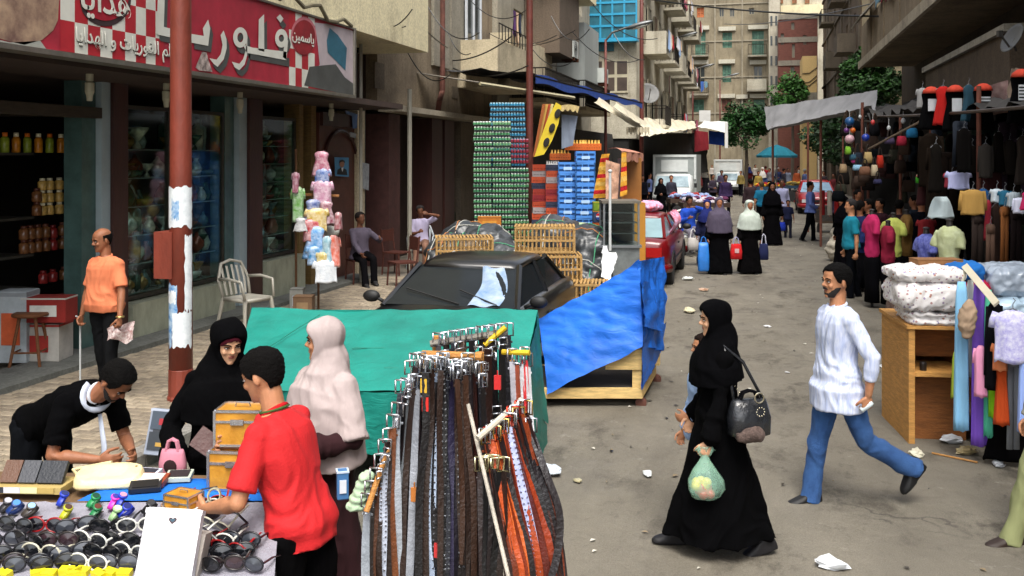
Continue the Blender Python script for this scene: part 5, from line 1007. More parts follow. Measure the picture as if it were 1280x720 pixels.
def crate_mesh(nm, col, w, d, h, slots=3, filled=None, print_=None):
    b_ = MB(); t_ = .018
    for s_ in (-1, 1):
        for z in (0, h*.42, h-.03): b_.box((0, s_*d/2, z+.015), (w, t_, .03+h*.08)); b_.box((s_*w/2, 0, z+.015), (t_, d, .03+h*.08))
        for i in range(slots+1): x = -w/2+w*i/slots; b_.box((x*.985, s_*d/2, h/2), (.02, t_*1.1, h*.98))
        for y in (-d/2, 0, d/2): b_.box((s_*w/2, y*.97, h/2), (t_*1.1, .03, h*.98))
    b_.box((0, 0, .006), (w*.98, d*.98, .01)); b_.box((0, 0, h*.48), (w*.93, d*.9, h*.85), k=1)
    if print_: b_.box((0, -d/2-.012, h*.45), (w*.45, .004, h*.28), k=2); b_.box((0, d/2+.012, h*.45), (w*.45, .004, h*.28), k=2)
    if filled:
        for i in range(6):
            for j in range(4): x = -w/2+w*(i+.5)/6; y = -d/2+d*(j+.5)/4; b_.lathe((x, y, h*.7), [(.028, 0), (.012, .09), (.014, .12)], 6, 2)
    return b_.mesh(nm, [plastic(col, .45), mat('crate_in_'+col, [x*.5 for x in rgb(col)], .7, .3, 20, 0), plastic(print_ or filled or 'c8c8c8')])
BCR = crate_mesh('blue_crate', '4686d4', .38, .34, .22, 3, None, 'a8c8e8'); 
def stack(me_, nm, u, D, n, label, grp, h, zb=.1, cat='crate', dx=0):
    p = W(u, 195, D)
    for i in range(n):
        m_ = me_ if not isinstance(me_, list) else me_[i % len(me_)]
        o = link(nm, m_, None, (p.x+rnd.uniform(-.012, .012), p.y+rnd.uniform(-.01, .01), zb+i*h), label=label.format(ORD[i], ORD[n-1-i] if i < n-1 else 'top'), category=cat, group=grp); o.rotation_euler = (0, 0, R(YAW)+rnd.uniform(-.05, .05))
stack(BCR, 'blue_crate', 709.5, 20.0, 10, 'blue plastic crate, {0} from the ground in the left stack of blue crates', 'blue drink crates', .226); stack(BCR, 'blue_crate', 731, 19.8, 11, 'blue plastic crate, {0} from the ground in the right stack of blue crates', 'blue drink crates', .226)
RCR = [crate_mesh('red_crate', c, .28, .3, .122, 4, f) for c, f in (('8a1a22', None), ('b0401e', None), ('a09494', 'd8d8d8'), ('b84820', 'e0e0e0'), ('2a3048', 'd8d8d8'), ('a03020', 'e8e8e8'))]
stack(RCR[::-1], 'drink_crate', 674, 20.6, 17, 'shallow red or orange crate, {0} up in the left stack beside the second red pole', 'shallow red crates', .13); stack(RCR, 'drink_crate', 691, 20.4, 17, 'shallow red or orange crate, {0} up in the stack next to the blue crates', 'shallow red crates', .13)
ORB = crate_mesh('orange_crate', 'c8601c', .42, .3, .13, 8, 'e8c060'); p = W(709, 195, 20.1)
for i in range(3): q = W(700+19*i, 196, 20.6); link('bottle_crate', ORB, None, (q.x, q.y, 2.41 if i == 0 else 2.62-.05*0), label=f'{ORD[i]} orange crate of bottles from the left above the blue crates', category='crate', group='orange crates of bottles').rotation_euler = (0, 0, R(YAW))
def boxthing(nm, label, cat, p, dims, cols, rz=R(YAW), grp=None, bev=True, tp=.0):
    """a carton or case with body, lid edge and tape"""
    t = thing(nm, label, cat, p, rz, grp); w, d, h = dims; b_ = MB()
    b_.add([(x*(w/2-q), y*(d/2-q), z) for z, q in ((0, .006), (.006, 0), (h-.006, 0), (h, .006)) for x, y in ((-1,-1),(1,-1),(1,1),(-1,1))], [(0,3,2,1),(12,13,14,15)]+[(i+4*l, (i+1) % 4+4*l, (i+1) % 4+4*l+4, i+4*l+4) for l in range(3) for i in range(4)]); b_.build('body', cols[0], t)
    b_ = MB(); b_.bb(-w/2-.003, w/2+.003, -d/2-.003, d/2+.003, h*.93, h*.99); b_.build('lid', cols[1 if len(cols) > 1 else 0], t)
    b_ = MB(); b_.bb(-w*.3, w*.3, -d/2-.006, -d/2-.002, h*.25, h*.7); b_.build('label', cols[2 if len(cols) > 2 else 0], t); return t
KR = lambda c: mat('card_'+c, rgb(c), .8, .2, 6, .08, 40)
p = W(612, 270, 19.2); boxthing('carton', 'orange brown carton in front of the bottom of the green can wall', 'box', (p.x, p.y, 1.02), (.46, .3, .26), (KR('b06a1c'), KR('8a5014'), KR('c88a30')))
p = W(754, 272, 18.6); boxthing('carton', 'orange drink carton under the carton with a red, white and blue disc', 'box', (p.x, p.y, .95), (.40, .3, .25), (KR('c8601c'), KR('a04a14'), KR('d88a40')))
t = boxthing('carton', 'dark blue carton with a red, white and blue disc beside the blue crates', 'box', (p.x, p.y, 1.21), (.40, .3, .22), (KR('283c5c'), KR('c88a30'), KR('1a4a90'))); mb = MB(); mb.lathe((-.08, -.166, .12), [(.075, 0), (.075, .004)], 20, M=Matrix.Rotation(R(90), 4, 'X')); mb.build('emblem', paint('d0d4d8'), t)
for sgn, c_ in ((1, 'c01820'), (-1, '1a4aa0')): mb = MB(); mb.add([V(-.08+.073*math.cos(a), -.172, .12+sgn*(.014+.056*math.sin(a))) for a in [math.pi*q/10 for q in range(11)]], [tuple(range(11))]); mb.build('emblem', paint(c_), t)
boxthing('carton', 'green and yellow topped carton under the striped cloth', 'box', (p.x, p.y, 1.435), (.40, .3, .17), (KR('6a8a20'), KR('c0a030'), KR('8aa030')))
for q, zz in enumerate((.1, .525)): boxthing('carton', f'{"lower" if q == 0 else "upper"} brown carton hidden low beside the blue crate stacks', 'box', (p.x, p.y, zz), (.5, .4, .42), (KR('7a5a34'), KR('6a4a2a'), KR('8a6a44')))
# ================================================================= bamboo crates, netted heap
BB = wood('ac8850')
def bamboo(label, p, rz, w=.80, d=.52, h=.34, proto=[]):
    if proto: o = copy_tree(proto[0], p, rz, label); return o
    t = thing('bamboo_crate', label, 'crate', p, rz, 'bamboo poultry crates'); proto.append(t)
    for z, nm in ((.015, 'bottom_frame'), (h*.5, 'middle_frame'), (h, 'top_frame')): b_ = MB(); [b_.box((0, s_*d/2, z), (w, .022, .03)) for s_ in (-1, 1)]; [b_.box((s_*w/2, 0, z), (.022, d-.02, .03)) for s_ in (-1, 1)]; b_.build(nm, BB, t)
    for nm, n_, fn in (('side_bars', 15, lambda i: [((-w/2+w*i/14, s_*d/2*.985, h/2), (.018, .014, h)) for s_ in (-1, 1)]), ('end_bars', 9, lambda i: [((s_*w/2*.985, -d/2+d*i/8, h/2), (.014, .018, h)) for s_ in (-1, 1)]), ('lid_bars', 17, lambda i: [((-w/2+w*i/16, 0, h+.018), (.026, d, .012))]), ('floor_bars', 9, lambda i: [((0, -d/2+d*i/8, .01), (w, .02, .01))])):
        b_ = MB(); [b_.box((c[0]+rnd.uniform(-.006, .006), c[1], c[2]), s_) for i in range(n_) for c, s_ in fn(i)]; b_.build(nm, BB, t, kind='stuff')
    return t
q = W(683, 195, 13.3)
freeze(bamboo('bamboo poultry crate at the bottom of the stack behind the blue tarpaulin', (q.x, q.y, .02), R(14)))
for i, (dx, z, rz, lb) in enumerate([(.02, .40, 10, 'second bamboo poultry crate up in the stack behind the black car'), (.06, .78, 16, 'third bamboo poultry crate up, with widely spaced bars, right of the black car'), (-.02, 1.17, 12, 'topmost bamboo poultry crate of the stack beside the black car')]): bamboo(lb, (q.x+dx, q.y, z), R(rz))
q = W(722, 195, 12.9); bamboo('low bamboo crate whose slatted lid shows between the stack and the blue tarpaulin', (q.x, q.y, .45), R(8)); bamboo('lowest bamboo crate under the slatted lid beside the blue tarpaulin', (q.x, q.y, .04), R(5)); q = W(580, 195, 14.0); bamboo('bamboo crate with slatted lid lying on the netted heap behind the car roof', (q.x, q.y, .96), R(20))
mb = MB(); p0 = W(655, 195, 16.2)
for i in range(22): mb.ell(p0+V(rnd.uniform(-1.3, 1.15), rnd.uniform(-.7, .9), 0)*1.0+V(0, 0, -CAMH+rnd.uniform(.2, 1.08)), (.5, .45, .42), n=12)
p9 = W(580, 195, 14.1)
for i in range(6): mb.ell(V(p9.x+rnd.uniform(-.45, .4), p9.y+rnd.uniform(-.2, .3), rnd.uniform(.2, .62)), (.42, .4, .38), n=12)
me = remesh(mb, .04, 2, folds(.06, 5, 1)); t = thing('covered_heap', 'heap of goods under a dark tarpaulin tied down with pale ropes and nets', 'goods heap'); me.materials.append(mat('tarp_black', (.022, .026, .03), .35, .5, 3, .3, 12, col2=(.05, .055, .06))); hp = link('tarpaulin', me, t)
from mathutils.bvhtree import BVHTree
bv = BVHTree.FromPolygons([v.co[:] for v in me.vertices], [tuple(p.vertices) for p in me.polygons])
def drape(a, b, n=26, off=.012):
    out = []
    for i in range(n+1):
        p = a.lerp(b, i/n); h = bv.ray_cast(V(p.x, p.y, 4), V(0, 0, -1)); z = h[0].z if h[0] else (out[-1].z-.1 if out else .2); out.append(V(p.x, p.y, max(.02, z+off)))
    return out
for i in range(9): a = p0+V(-1.7+.42*i, -1.3, 0); b = a+V(rnd.uniform(-.5, .9), 2.6, 0); mb = MB(); mb.tube(drape(a, b), .010, 5); mb.build('rope', mat(['rope_pale', 'rope_orange', 'rope_green'][i % 5 % 3], [(.42, .42, .38), (.4, .16, .05), (.05, .25, .13)][i % 5 % 3], .8, .2), t)
for i in range(5): a = p0+V(-1.8, -.9+.4*i, 0); b = a+V(3.6, rnd.uniform(-.4, .5), 0); mb = MB(); mb.tube(drape(a, b, 40), .009, 5); mb.build('rope', mat(['rope_pale', 'rope_orange', 'rope_green'][i % 3], [(.42, .42, .38), (.4, .16, .05), (.05, .25, .13)][i % 3]), t)
p = W(702, 262, 17.2)
mb = MB(); mb.ell((p.x, p.y, 1.16), (.42, .34, .10)); mb.ell((p.x+.2, p.y, 1.24), (.3, .25, .08)); me = remesh(mb, .025, 1, folds(.03, 8, 1)); me.materials.append(cloth('9aa888')); o = link('sack', me); o['label'] = 'pale green folded sack lying on the dark heap below the blue crates'; o['category'] = 'sack'
# ================================================================= metal food cart
t = thing('food_cart', 'grey metal street food cart with glass sided cabinet and a tall pale pole', 'cart'); a = W(754, 310, 15.2); b = W(798, 308, 15.2); ux = (b-a); ux.z = 0; w = ux.length; ux.normalize(); T0 = Matrix((ux.to_4d(), V(-ux.y, ux.x, 0).to_4d(), V(0, 0, 1).to_4d(), (0, 0, 0, 1))); 
F9 = Fac((a.x, a.y), (ux.x, ux.y), (ux.y, -ux.x)); GM = mat('cart_steel', (.20, .22, .22), .5, .4, 3, .1, 20, metal=.5); w = w+.02
mb = MB(); F9.box(mb, -.02, w, .35, 1.04, -.7, 0); mb.build('body', GM, t); mb = MB(); F9.box(mb, -.06, w+.03, 1.04, 1.08, -.74, .04); mb.build('counter', metal('9a9ea0', .4), t)
for x in (0, w-.03): 
    for d in (-.68, -.03): mb = MB(); F9.box(mb, x, x+.03, 1.08, 1.74, d, d+.03); mb.build('post', metal('8a8e90', .5), t)
mb = MB(); F9.box(mb, -.02, w+.02, 1.74, 1.78, -.7, .02); mb.build('cabinet_top', metal('8a8478', .5), t)
for z in (1.25, 1.42, 1.58): mb = MB(); F9.box(mb, .03, w-.03, z, z+.015, -.66, -.05); mb.build('shelf', metal('6a6e70', .4), t)
mb = MB(); F9.box(mb, .03, w-.03, 1.08, 1.74, -.012, -.006); mb.build('pane', CLEAR, t); mb = MB(); F9.box(mb, .03, w-.03, 1.08, 1.74, -.69, -.68); mb.build('back_panel', mat('cart_back', (.05, .055, .055), .6, .4, 4), t)
mb = MB(); q = F9.P(.1, 0, .08); mb.tube([V(q.x, q.y, 1.0), V(q.x, q.y, W(765, 214, 15.1).z)], .022, 8); mb.ell((q.x, q.y, W(765, 214, 15.1).z), (.035, .035, .03)); mb.build('pole', paint('c0c4c4'), t)
for s_ in (-1, 1): q = F9.P(w/2+s_*w*.42, .27, -.35); mb = MB(); mb.lathe(q, [(.1, -.03), (.27, -.03), (.27, .03), (.1, .03)], 18, M=Matrix.Rotation(R(YAW), 4, 'Z') @ Matrix.Rotation(R(90), 4, 'Y')); mb.build('wheel', mat('tyre', (.018,)*3), t)
mb = MB(); patch(mb, W(752, 345, 14.6), W(762, 352, 14.6), W(772, 320, 15.0), W(752, 308, 15.05), 10, 14, .05, 12, 2); o = mb.build('plastic_sheet', mat('white_plastic', (.7, .72, .74), .3, .1), None, True); o['label'] = 'crumpled white plastic sheet hanging off the metal food cart counter'; o['category'] = 'plastic sheet'
# striped booth
STR = mat('booth_stripe', (.7, .48, .10), .8, .2, 8, .1)
def stripe(a, b, c, d, n, label, cols=('c89030', 'a81c24', 'c89030', 'c8a050')):
    t = thing('striped_curtain', label, 'curtain'); a, b, c, d = map(Vector, (a, b, c, d))
    for i in range(n):
        f0, f1 = i/n, (i+1)/n; mb = MB(); patch(mb, a.lerp(d, f0), b.lerp(c, f0), b.lerp(c, f1), a.lerp(d, f1), 10, 3, .015, 9, 1); mb.build('stripe', cloth(cols[i % len(cols)]), t)
stripe(W(741, 248, 17.6), W(757, 247, 17.4), W(762, 192, 17.4), W(752, 193, 17.6), 11, 'yellow and red striped curtain hanging left of the metal food cart'); stripe(W(775, 246, 17.0), W(784, 243, 17.0), W(783, 190, 17.0), W(777, 191, 17.0), 9, 'narrow yellow and red striped curtain at the booth corner above the food cart')
mb = MB()
def scal(s, t_): p = W(777, 190, 17.0).lerp(W(803, 193, 18.6), s); return p+V(0, 0, -.14*t_-(.05*abs(math.sin(s*16)) if t_ > .9 else 0))+V(.02*math.sin(s*20), 0, .02)
mb.grid(scal, 40, 5); mb.grid(lambda s, t_: W(777, 190, 17.0).lerp(W(803, 193, 18.6), s).lerp(W(760, 188, 18.8), t_)+V(0, 0, .02+.05*math.sin(3*t_)), 12, 8); o = mb.build('booth_awning', mat('pink_cloth', rgb('b8806a'), .9, .3, 10, .2), None, True); o['label'] = 'faded pink scalloped awning of the striped booth'; o['category'] = 'awning'
p = W(790, 240, 17.8); t = thing('booth', 'yellow ochre wooden booth under the pink scalloped awning', 'booth', (p.x, p.y, 0), R(YAW)); mb = MB(); mb.bb(-.2, .25, 0, .6, 0, 1.62); mb.build('counter', paint('b07a28'), t); mb = MB(); mb.bb(-.2, .25, .55, .6, 1.62, 2.45); mb.bb(-.2, -.16, 0, .55, 1.62, 2.45); mb.build('back', paint('8a5a24'), t)
mb = MB(); patch(mb, W(757, 250, 17.2), W(772, 250, 17.2), W(775, 205, 17.3), W(757, 200, 17.3), 10, 14, .04, 7, 5); o = mb.build('hanging_cloth', mat('pinkish', rgb('b89078'), .9, .4, 14, .2), None, True); o['label'] = 'crumpled pinkish beige cloth hanging between the two striped curtains'; o['category'] = 'cloth'
# ================================================================= left awnings
DKC = mat('awning_dark', (.02, .02, .022), .85, .4, 3, .2, 20); BLC = mat('awning_blue_edge', rgb('22489a'), .7, .3, 6, .15)
t = thing('shop_awning', 'long dark awning with a blue edge over the drink shop on the left', 'awning'); e0, e1 = W(668, 95, 24), W(802, 129, 40); e0b, e1b = V(-7.5, e0.y-1, e0.z+.1), V(-7.5, e1.y, e1.z+.3)
mb = MB(); patch(mb, e0, e1, e1b, e0b, 40, 10, .10, 1.2, 3); mb.build('canopy', DKC, t, True); mb = MB(); mb.grid(lambda s, t_: e0.lerp(e1, s)+V(.03, 0, .03-.22*t_+.05*math.sin(s*23)), 50, 2); mb.build('valance', BLC, t)
mb = MB(); mb.tube([e0, e1], .04, 6); mb.build('rail', metal('241f1b', .7), t)
t = thing('shop_awning', 'pale fringed edge of a low corrugated awning over the can wall', 'awning'); a, b = W(598, 103, 22), W(716, 121, 26); mb = MB()
mb.grid(lambda s, t_: a.lerp(b, s)+V(-1.5*t_, 0, .02*math.sin(s*120)+.25*t_), 90, 3); mb.build('sheet', mat('tin_sheet', (.16, .14, .11), .7, .5, 2, .2), t); mb = MB(); mb.tube([a+V(.04, 0, -.03), b+V(.04, 0, -.03)], .045, 4); mb.build('edge_batten', paint('a09878'), t)
# yellow folded parasol / awning sheet by the second pole
t = thing('folded_awning', 'yellow cut-out awning board and orange flaps leaning beside the second red pole', 'awning'); 
yp = [(668, 196), (680, 193), (690, 176), (698, 155), (702, 132), (695, 128), (684, 150), (675, 175)]; X0 = V(0, 0, 0); mb = MB()
mb.prism(yp, lambda x, dp, z: W(x, z, 19.6)+V(-sn*dp, cs*dp, 0), .04); mb.build('yellow_board', paint('c8b020'), t)
for q in ((690, 160), (683, 178), (697, 142)): c = W(*q, 19.57); mb = MB(); mb.ell(c, (.06, .015, .10), Matrix.Rotation(R(YAW), 4, 'Z') @ Matrix.Rotation(R(20), 4, 'Y')); mb.build('hole', DARK, t)
for i, c_ in enumerate(('8a4a1c', 'b08a40', '9a3a1c', 'c8b878')): mb = MB(); o_ = i*3.4; mb.prism([(666+o_, 196-i*6), (669+o_, 196-i*6), (682+o_, 130), (678+o_, 130)], lambda x, dp, z: W(x, z, 19.75+i*.05)+V(-sn*dp, cs*dp, 0), .03); mb.build('flap', paint(c_, .8), t)
mb = MB(); mb.grid(lambda s, t_: W(694+28*s, 133+(6+3*abs(math.sin(s*14)))*t_-3*math.sin(s*3), 19.8)+V(0, .2*(1-t_), 0), 30, 3); o = mb.build('scalloped_valance', mat('valance_cream', rgb('8a7a50'), .9, .3)); o['label'] = 'cream scalloped valance beside the yellow awning board'; o['category'] = 'valance'
mb = MB(); patch(mb, W(702, 186, 20), W(716, 182, 20), W(722, 145, 20), W(702, 143, 20), 8, 12, .03, 6, 3, an=(2, 2, .3)); o = mb.build('hanging_cloth', cloth('7a8494'), None, True); o['label'] = 'grey blue cloth hanging under the cream scalloped valance'; o['category'] = 'cloth'
# striped white awning ends and far sheets
def sheet(name, label, cat, a, b, c, d, m_, nu=24, nv=12, amp=.06, sg=.1, sd=1):
    mb = MB(); patch(mb, a, b, c, d, nu, nv, amp, 1.5, sd, sag_=sg); 
    o = mb.build(name, m_, None, True); o['label'] = label; o['category'] = cat; return o
CRM = mat('canvas_cream', (.62, .56, .42), .9, .3, 2, .1); WHC = mat('canvas_white', (.62, .62, .60), .85, .1, 2, .1); GRC = mat('canvas_grey', (.21, .21, .215), .9, .2, 2, .1)
sheet('awning_strip', 'upper cream awning strip sloping down below the blue edged awning', 'awning', W(742, 128, 27), W(803, 165, 31), W(803, 158, 31.5), W(748, 122, 28), CRM, 20, 4, .03, .05); sheet('awning_strip', 'lower cream awning strip with fringed end near the third red pole', 'awning', W(765, 133, 28), W(806, 159, 31), W(808, 153, 32), W(770, 128, 29), CRM, 20, 4, .03, .05)
mb = MB(); mb.grid(lambda s, t_: W(783+29*s, 159+(8+2*math.sin(s*40))*t_, 30.5)+V(0, .03*math.sin(s*50), 0), 50, 2); o = mb.build('fringe_cloth', CRM); o['label'] = 'cream striped fringe hanging at the end of the awning strips'; o['category'] = 'awning fringe'
sheet('stall_canopy', 'pale canvas canopy over the crowded stalls on the left of the far street', 'canopy', W(800, 171, 38), W(872, 160, 52), W(868, 152, 58), W(800, 148, 44), CRM, 30, 12, .12, .2); sheet('stall_canopy', 'bright white canopy sheet in the far street left of the green tree', 'canopy', W(872, 158, 54), W(909, 167, 54), W(909, 152, 60), W(880, 151, 60), WHC, 16, 10, .06, .05)
sheet('side_cloth', 'white hanging edge of the white canopy beside the green tree', 'canopy side', W(906, 185, 54), W(910, 185, 54), W(910, 153, 54), W(906, 153, 54), WHC, 4, 10, .02, 0); sheet('side_cloth', 'deep blue stall side hanging under the white canopy', 'stall side', W(886, 180, 55), W(905, 182, 55), W(905, 166, 55), W(886, 163, 55), cloth('1a3a8a'), 10, 8, .04, 0); sheet('side_cloth', 'dark red patterned cloth hanging under the white canopy', 'stall side', W(868, 190, 54), W(886, 187, 54), W(885, 165, 54), W(868, 163, 54), cloth('701c24'), 10, 8, .05, 0)
sheet('side_cloth', 'white box panel rising above the white canopy', 'panel', W(874, 152, 62), W(888, 152, 62), W(888, 138, 62), W(874, 138, 62), WHC, 3, 3, .01, 0)
sheet('shade_sheet', 'dark sheet standing for the shade under the pale canvas canopy', 'stall back', W(802, 232, 46), W(884, 215, 56), W(884, 166, 58), W(802, 168, 46), mat('stall_shade', (.018, .016, .014), .95, .4, 2), 12, 12, .1, 0)  # shade under the canopy, put in as a near-black sheet
sheet('shade_sheet', 'dark sheet standing for the shaded depth of the drink shop behind the crates', 'shop front', V(-7.0, 27.6, .1), V(-6.6, 44, .1), V(-6.6, 44, 3.5), V(-7.0, 27.6, 3.5), mat('stall_shade', (.018, .016, .014)), 12, 12, .1, 0)  # near-black sheet painted in place of the shop's shaded interior
# ================================================================= right side: canopy, umbrella, stall frames
sheet('cloth_canopy', 'long grey cloth canopy stretched over the stalls at right centre, its left end drooping', 'canopy', W(962, 161, 29), W(1090, 132, 22.5), W(1098, 113, 25), W(956, 134, 31), GRC, 60, 16, .06, .30, 5)
pole_m = metal('4a3a30', .7)
for i, (u, v, D) in enumerate(((966, 158, 29.5), (1026, 150, 26), (1078, 128, 23), (1010, 142, 31))): p = W(u, v, D); mb = MB(); mb.tube([V(p.x, p.y, 0), V(p.x, p.y, p.z)], .035, 8); o = mb.build('canopy_post', mat('post_rust', (.16, .05, .03), .8, .4)); o['label'] = ['leftmost thin post under the grey cloth canopy', 'second thin post from the left under the grey cloth canopy', 'rightmost post under the near end of the grey cloth canopy', 'thin back post under the far edge of the grey cloth canopy'][i]; o['category'] = 'post'
p = W(971, 182, 44); t = thing('parasol', 'teal market parasol over the far stalls below the grey canopy', 'parasol', (p.x, p.y, 0)); mb = MB(); n = 8; rr = .92; zt = p.z+.05
for i in range(n): a, b = 2*math.pi*i/n, 2*math.pi*(i+1)/n; mb.add([(0, 0, zt), (rr*.5*math.cos(a), rr*.5*math.sin(a), zt-.16), (rr*.5*math.cos(b), rr*.5*math.sin(b), zt-.16), (rr*math.cos(a), rr*math.sin(a), zt-.5), (rr*math.cos(b), rr*math.sin(b), zt-.5), (rr*.98*math.cos(a), rr*.98*math.sin(a), zt-.6), (rr*.98*math.cos(b), rr*.98*math.sin(b), zt-.6)], [(0, 1, 2), (1, 3, 4, 2), (3, 5, 6, 4)])
mb.build('canopy', cloth('145a6a'), t); mb = MB(); mb.tube([(0, 0, 0), (0, 0, zt)], .025, 8); mb.build('pole', metal('8a8a88', .5), t); mb = MB(); [mb.tube([(0, 0, zt-.55), (rr*.9*math.cos(a), rr*.9*math.sin(a), zt-.48)], .008, 4) for a in [2*math.pi*i/8 for i in range(8)]]; mb.build('ribs', metal('6a6a68', .5), t, kind='stuff')
STC = mat('stall_cover_dark', (.03, .027, .024), .9, .5, 2, .3, 12)
sheet('shade_roof', 'dark patched cover added to shade the near clothes stall on the right', 'stall roof', V(2.9, 8.8, 3.05), V(2.3, 20.5, 3.35), V(5.6, 21, 4.1), V(5.6, 8.8, 3.9), STC, 40, 16, .25, .15, 3); sheet('shade_roof', 'dark patched cover added to shade the farther hanging goods stall on the right', 'stall roof', V(2.2, 21, 3.4), V(2.7, 32, 3.9), V(5.6, 32, 4.6), V(5.6, 21.2, 4.2), STC, 40, 16, .25, .2, 8)  # covers added to throw shade on the right-hand stalls
sheet('shade_sheet', 'black sheet standing for the shade at the back of the near clothes stall', 'stall back', V(4.9, 8.8, .1), V(4.9, 21, .1), V(5.1, 21, 3.9), V(5.1, 8.8, 3.8), mat('stall_shade', (.018, .016, .014)), 30, 12, .15, 0); sheet('shade_sheet', 'black sheet standing for shade at the back of the farther right stall', 'stall back', V(4.6, 21.2, .1), V(4.4, 33, .1), V(4.4, 33, 4.2), V(4.6, 21.2, 4), mat('stall_shade', (.018, .016, .014)), 30, 12, .15, 0); sheet('shade_sheet', 'dark end sheet standing for shade in the farther stall facing down the street', 'stall back', V(2.9, 33, .1), V(4.4, 33, .1), V(4.4, 33, 4.1), V(2.9, 33, 3.8), mat('stall_shade', (.018, .016, .014)), 10, 12, .1, 0)  # stall darkness put into the colour of these black sheets
for i in range(7):
    y = 10+i*3.6; t_ = MB(); x = 2.75 if i < 4 else 2.5; t_.tube([V(x, y, 0), V(x, y, 3.4)], .03, 8); o = t_.build('stall_post', mat('post_rust', (.16, .05, .03))); o['label'] = f'rusty upright of the right hand stalls, {ORD[i]} from the camera'; o['category'] = 'post'; o['group'] = 'uprights of the right stalls'
for i, (a, b) in enumerate(((V(2.72, 8.5, 2.95), V(2.3, 20.8, 3.3)), (V(2.3, 20.8, 3.2), V(2.7, 32, 3.7)), (V(3.4, 8.5, 1.95), V(3.2, 20, 2.0)), (V(2.6, 21, 2.5), V(2.7, 31, 2.6)), (V(4.0, 9, 2.8), V(4.0, 20, 2.9)))): mb = MB(); mb.tube(sag(a, b, .04, 10), .022, 6); o = mb.build('hanging_rail', metal('5a5048', .6)); o['label'] = ['high front rail of the near clothes stall', 'high front rail of the farther hanging goods stall', 'low clothes rail inside the near stall', 'middle rail of the farther hanging goods stall', 'high inner rail of the near clothes stall'][i]; o['category'] = 'rail'
mb = MB(); mb.tube([W(1086, 186, 17), W(1150, 152, 14.5)], .02, 6); o = mb.build('slanting_pole', wood('7a6a58')); o['label'] = 'pale stick slanting up among the hanging bags and balls'; o['category'] = 'stick'
mb = MB(); patch(mb, W(1224, 147, 13.2), W(1262, 140, 12.6), W(1260, 100, 12.6), W(1222, 112, 13.2), 16, 14, .03, 4, 3); o = mb.build('banner', mat('banner_pink', rgb('7a5a58'), .9, .3, 5, .2, col2=rgb('94807a')), None, True); o['label'] = 'faded pinkish banner hanging behind the child outfits on the right'; o['category'] = 'banner'
sheet('stall_awning', 'brown beige sagging awning piece at the right edge above the outfits', 'awning', W(1262, 128, 11.5), W(1310, 148, 10.5), W(1310, 95, 11), W(1262, 85, 12), mat('awning_brown', (.14, .10, .07), .9, .4, 3, .2), 20, 12, .1, .1, 4)
# ================================================================= garments
GM_ = {}
def garment(kind, col, w, h, d=.09, m_=None):
    key = (kind, col, round(w, 2), round(h, 2), d)
    if key in GM_: return GM_[key]
    W_ = {'tee': [(0, .30), (.04, .55), (.12, .82), (.3, .84), (.6, .80), (1, .86)], 'dress': [(0, .30), (.04, .6), (.12, .75), (.35, .6), (.6, .8), (1, 1.05)], 'trousers': [(0, .62), (.1, .7), (.35, .80), (.6, .72), (1, .72)], 'jacket': [(0, .3), (.04, .6), (.12, .85), (.5, .84), (1, .88)], 'skirt': [(0, .5), (.1, .6), (.5, .85), (1, 1.0)], 'scarf': [(0, .4), (.1, .6), (.5, .7), (1, .8)]}[kind]
    b_ = MB(); ph = rnd.random()*6; rings = []; n = 24
    for i in range(15):
        t_ = i/14
        for a, b in zip(W_, W_[1:]):
            if b[0] >= t_: break
        f = (t_-a[0])/(b[0]-a[0]); hw = (a[1]+(b[1]-a[1])*f)*w/2; dd = d*(.35+.4*min(1, t_*6))*(1+.3*t_)
        rings.append([V(hw*math.copysign(abs(math.cos(q))**.7, math.cos(q)), dd*.5*math.sin(q)*(1+.25*math.sin(7*math.cos(q)+ph)*t_)+.018*math.sin(9*math.cos(q)*1.0+ph)*t_, -h*t_+(.012*math.sin(5*q) if i == 14 else 0)) for q in [2*math.pi*j/n for j in range(n)]])
    b_.loft(rings)
    if kind in ('tee', 'jacket'):
        L = h*(.30 if kind == 'tee' else .78)
        for s_ in (1, -1):
            p0 = V(s_*w*.36, 0, -h*.06); p1 = p0+V(s_*w*(.08 if kind == 'tee' else .06), .01, -L); b_.tube([p0, p0.lerp(p1, .5)+V(s_*w*.03, 0, 0), p1], [w*.10, w*.10, w*.115], 10, flat=.4)
    if kind == 'trousers': b_ = MB(); [b_.tube([V(s_*w*.17, 0, -.02), V(s_*w*.19, 0, -h*.5), V(s_*w*.21, .01, -h)], [w*.21, w*.19, w*.20], 12, flat=.55) for s_ in (1, -1)]; b_.tube([V(-w*.3, 0, -.06), V(w*.3, 0, -.06)], [.06, .06], 8, flat=.7)
    me = b_.mesh(kind, m_ or cloth(col), True); GM_[key] = me; return me
def hang(kind, col, u, v0, v1, D, wpx, label, rz=None, d=.10, hook=True, grp=None, m_=None):
    p = W(u, v0, D); h = (v1-v0)/F*D; w = wpx/F*D; t = thing('hanging_garment' if kind != 'scarf' else 'hanging_scarf', label, {'tee': 'shirt', 'scarf': 'scarf'}.get(kind, kind), p, R(YAW+rnd.uniform(-25, 25)) if rz is None else R(rz), grp)
    link({'tee': 'shirt', 'dress': 'dress', 'trousers': 'trousers', 'jacket': 'jacket', 'skirt': 'skirt', 'scarf': 'cloth'}[kind], garment(kind, col, w, h, d, m_), t)
    if hook:
        b_ = MB(); b_.tube([(-w*.36, 0, -.045), (0, 0, .015), (w*.36, 0, -.045)], .006, 5); b_.tube([(0, 0, .01), (0, 0, .05), (.018, 0, .075), (.0, 0, .095)], .0035, 5); b_.build('hanger', plastic('6a6c70'), t)
    return t
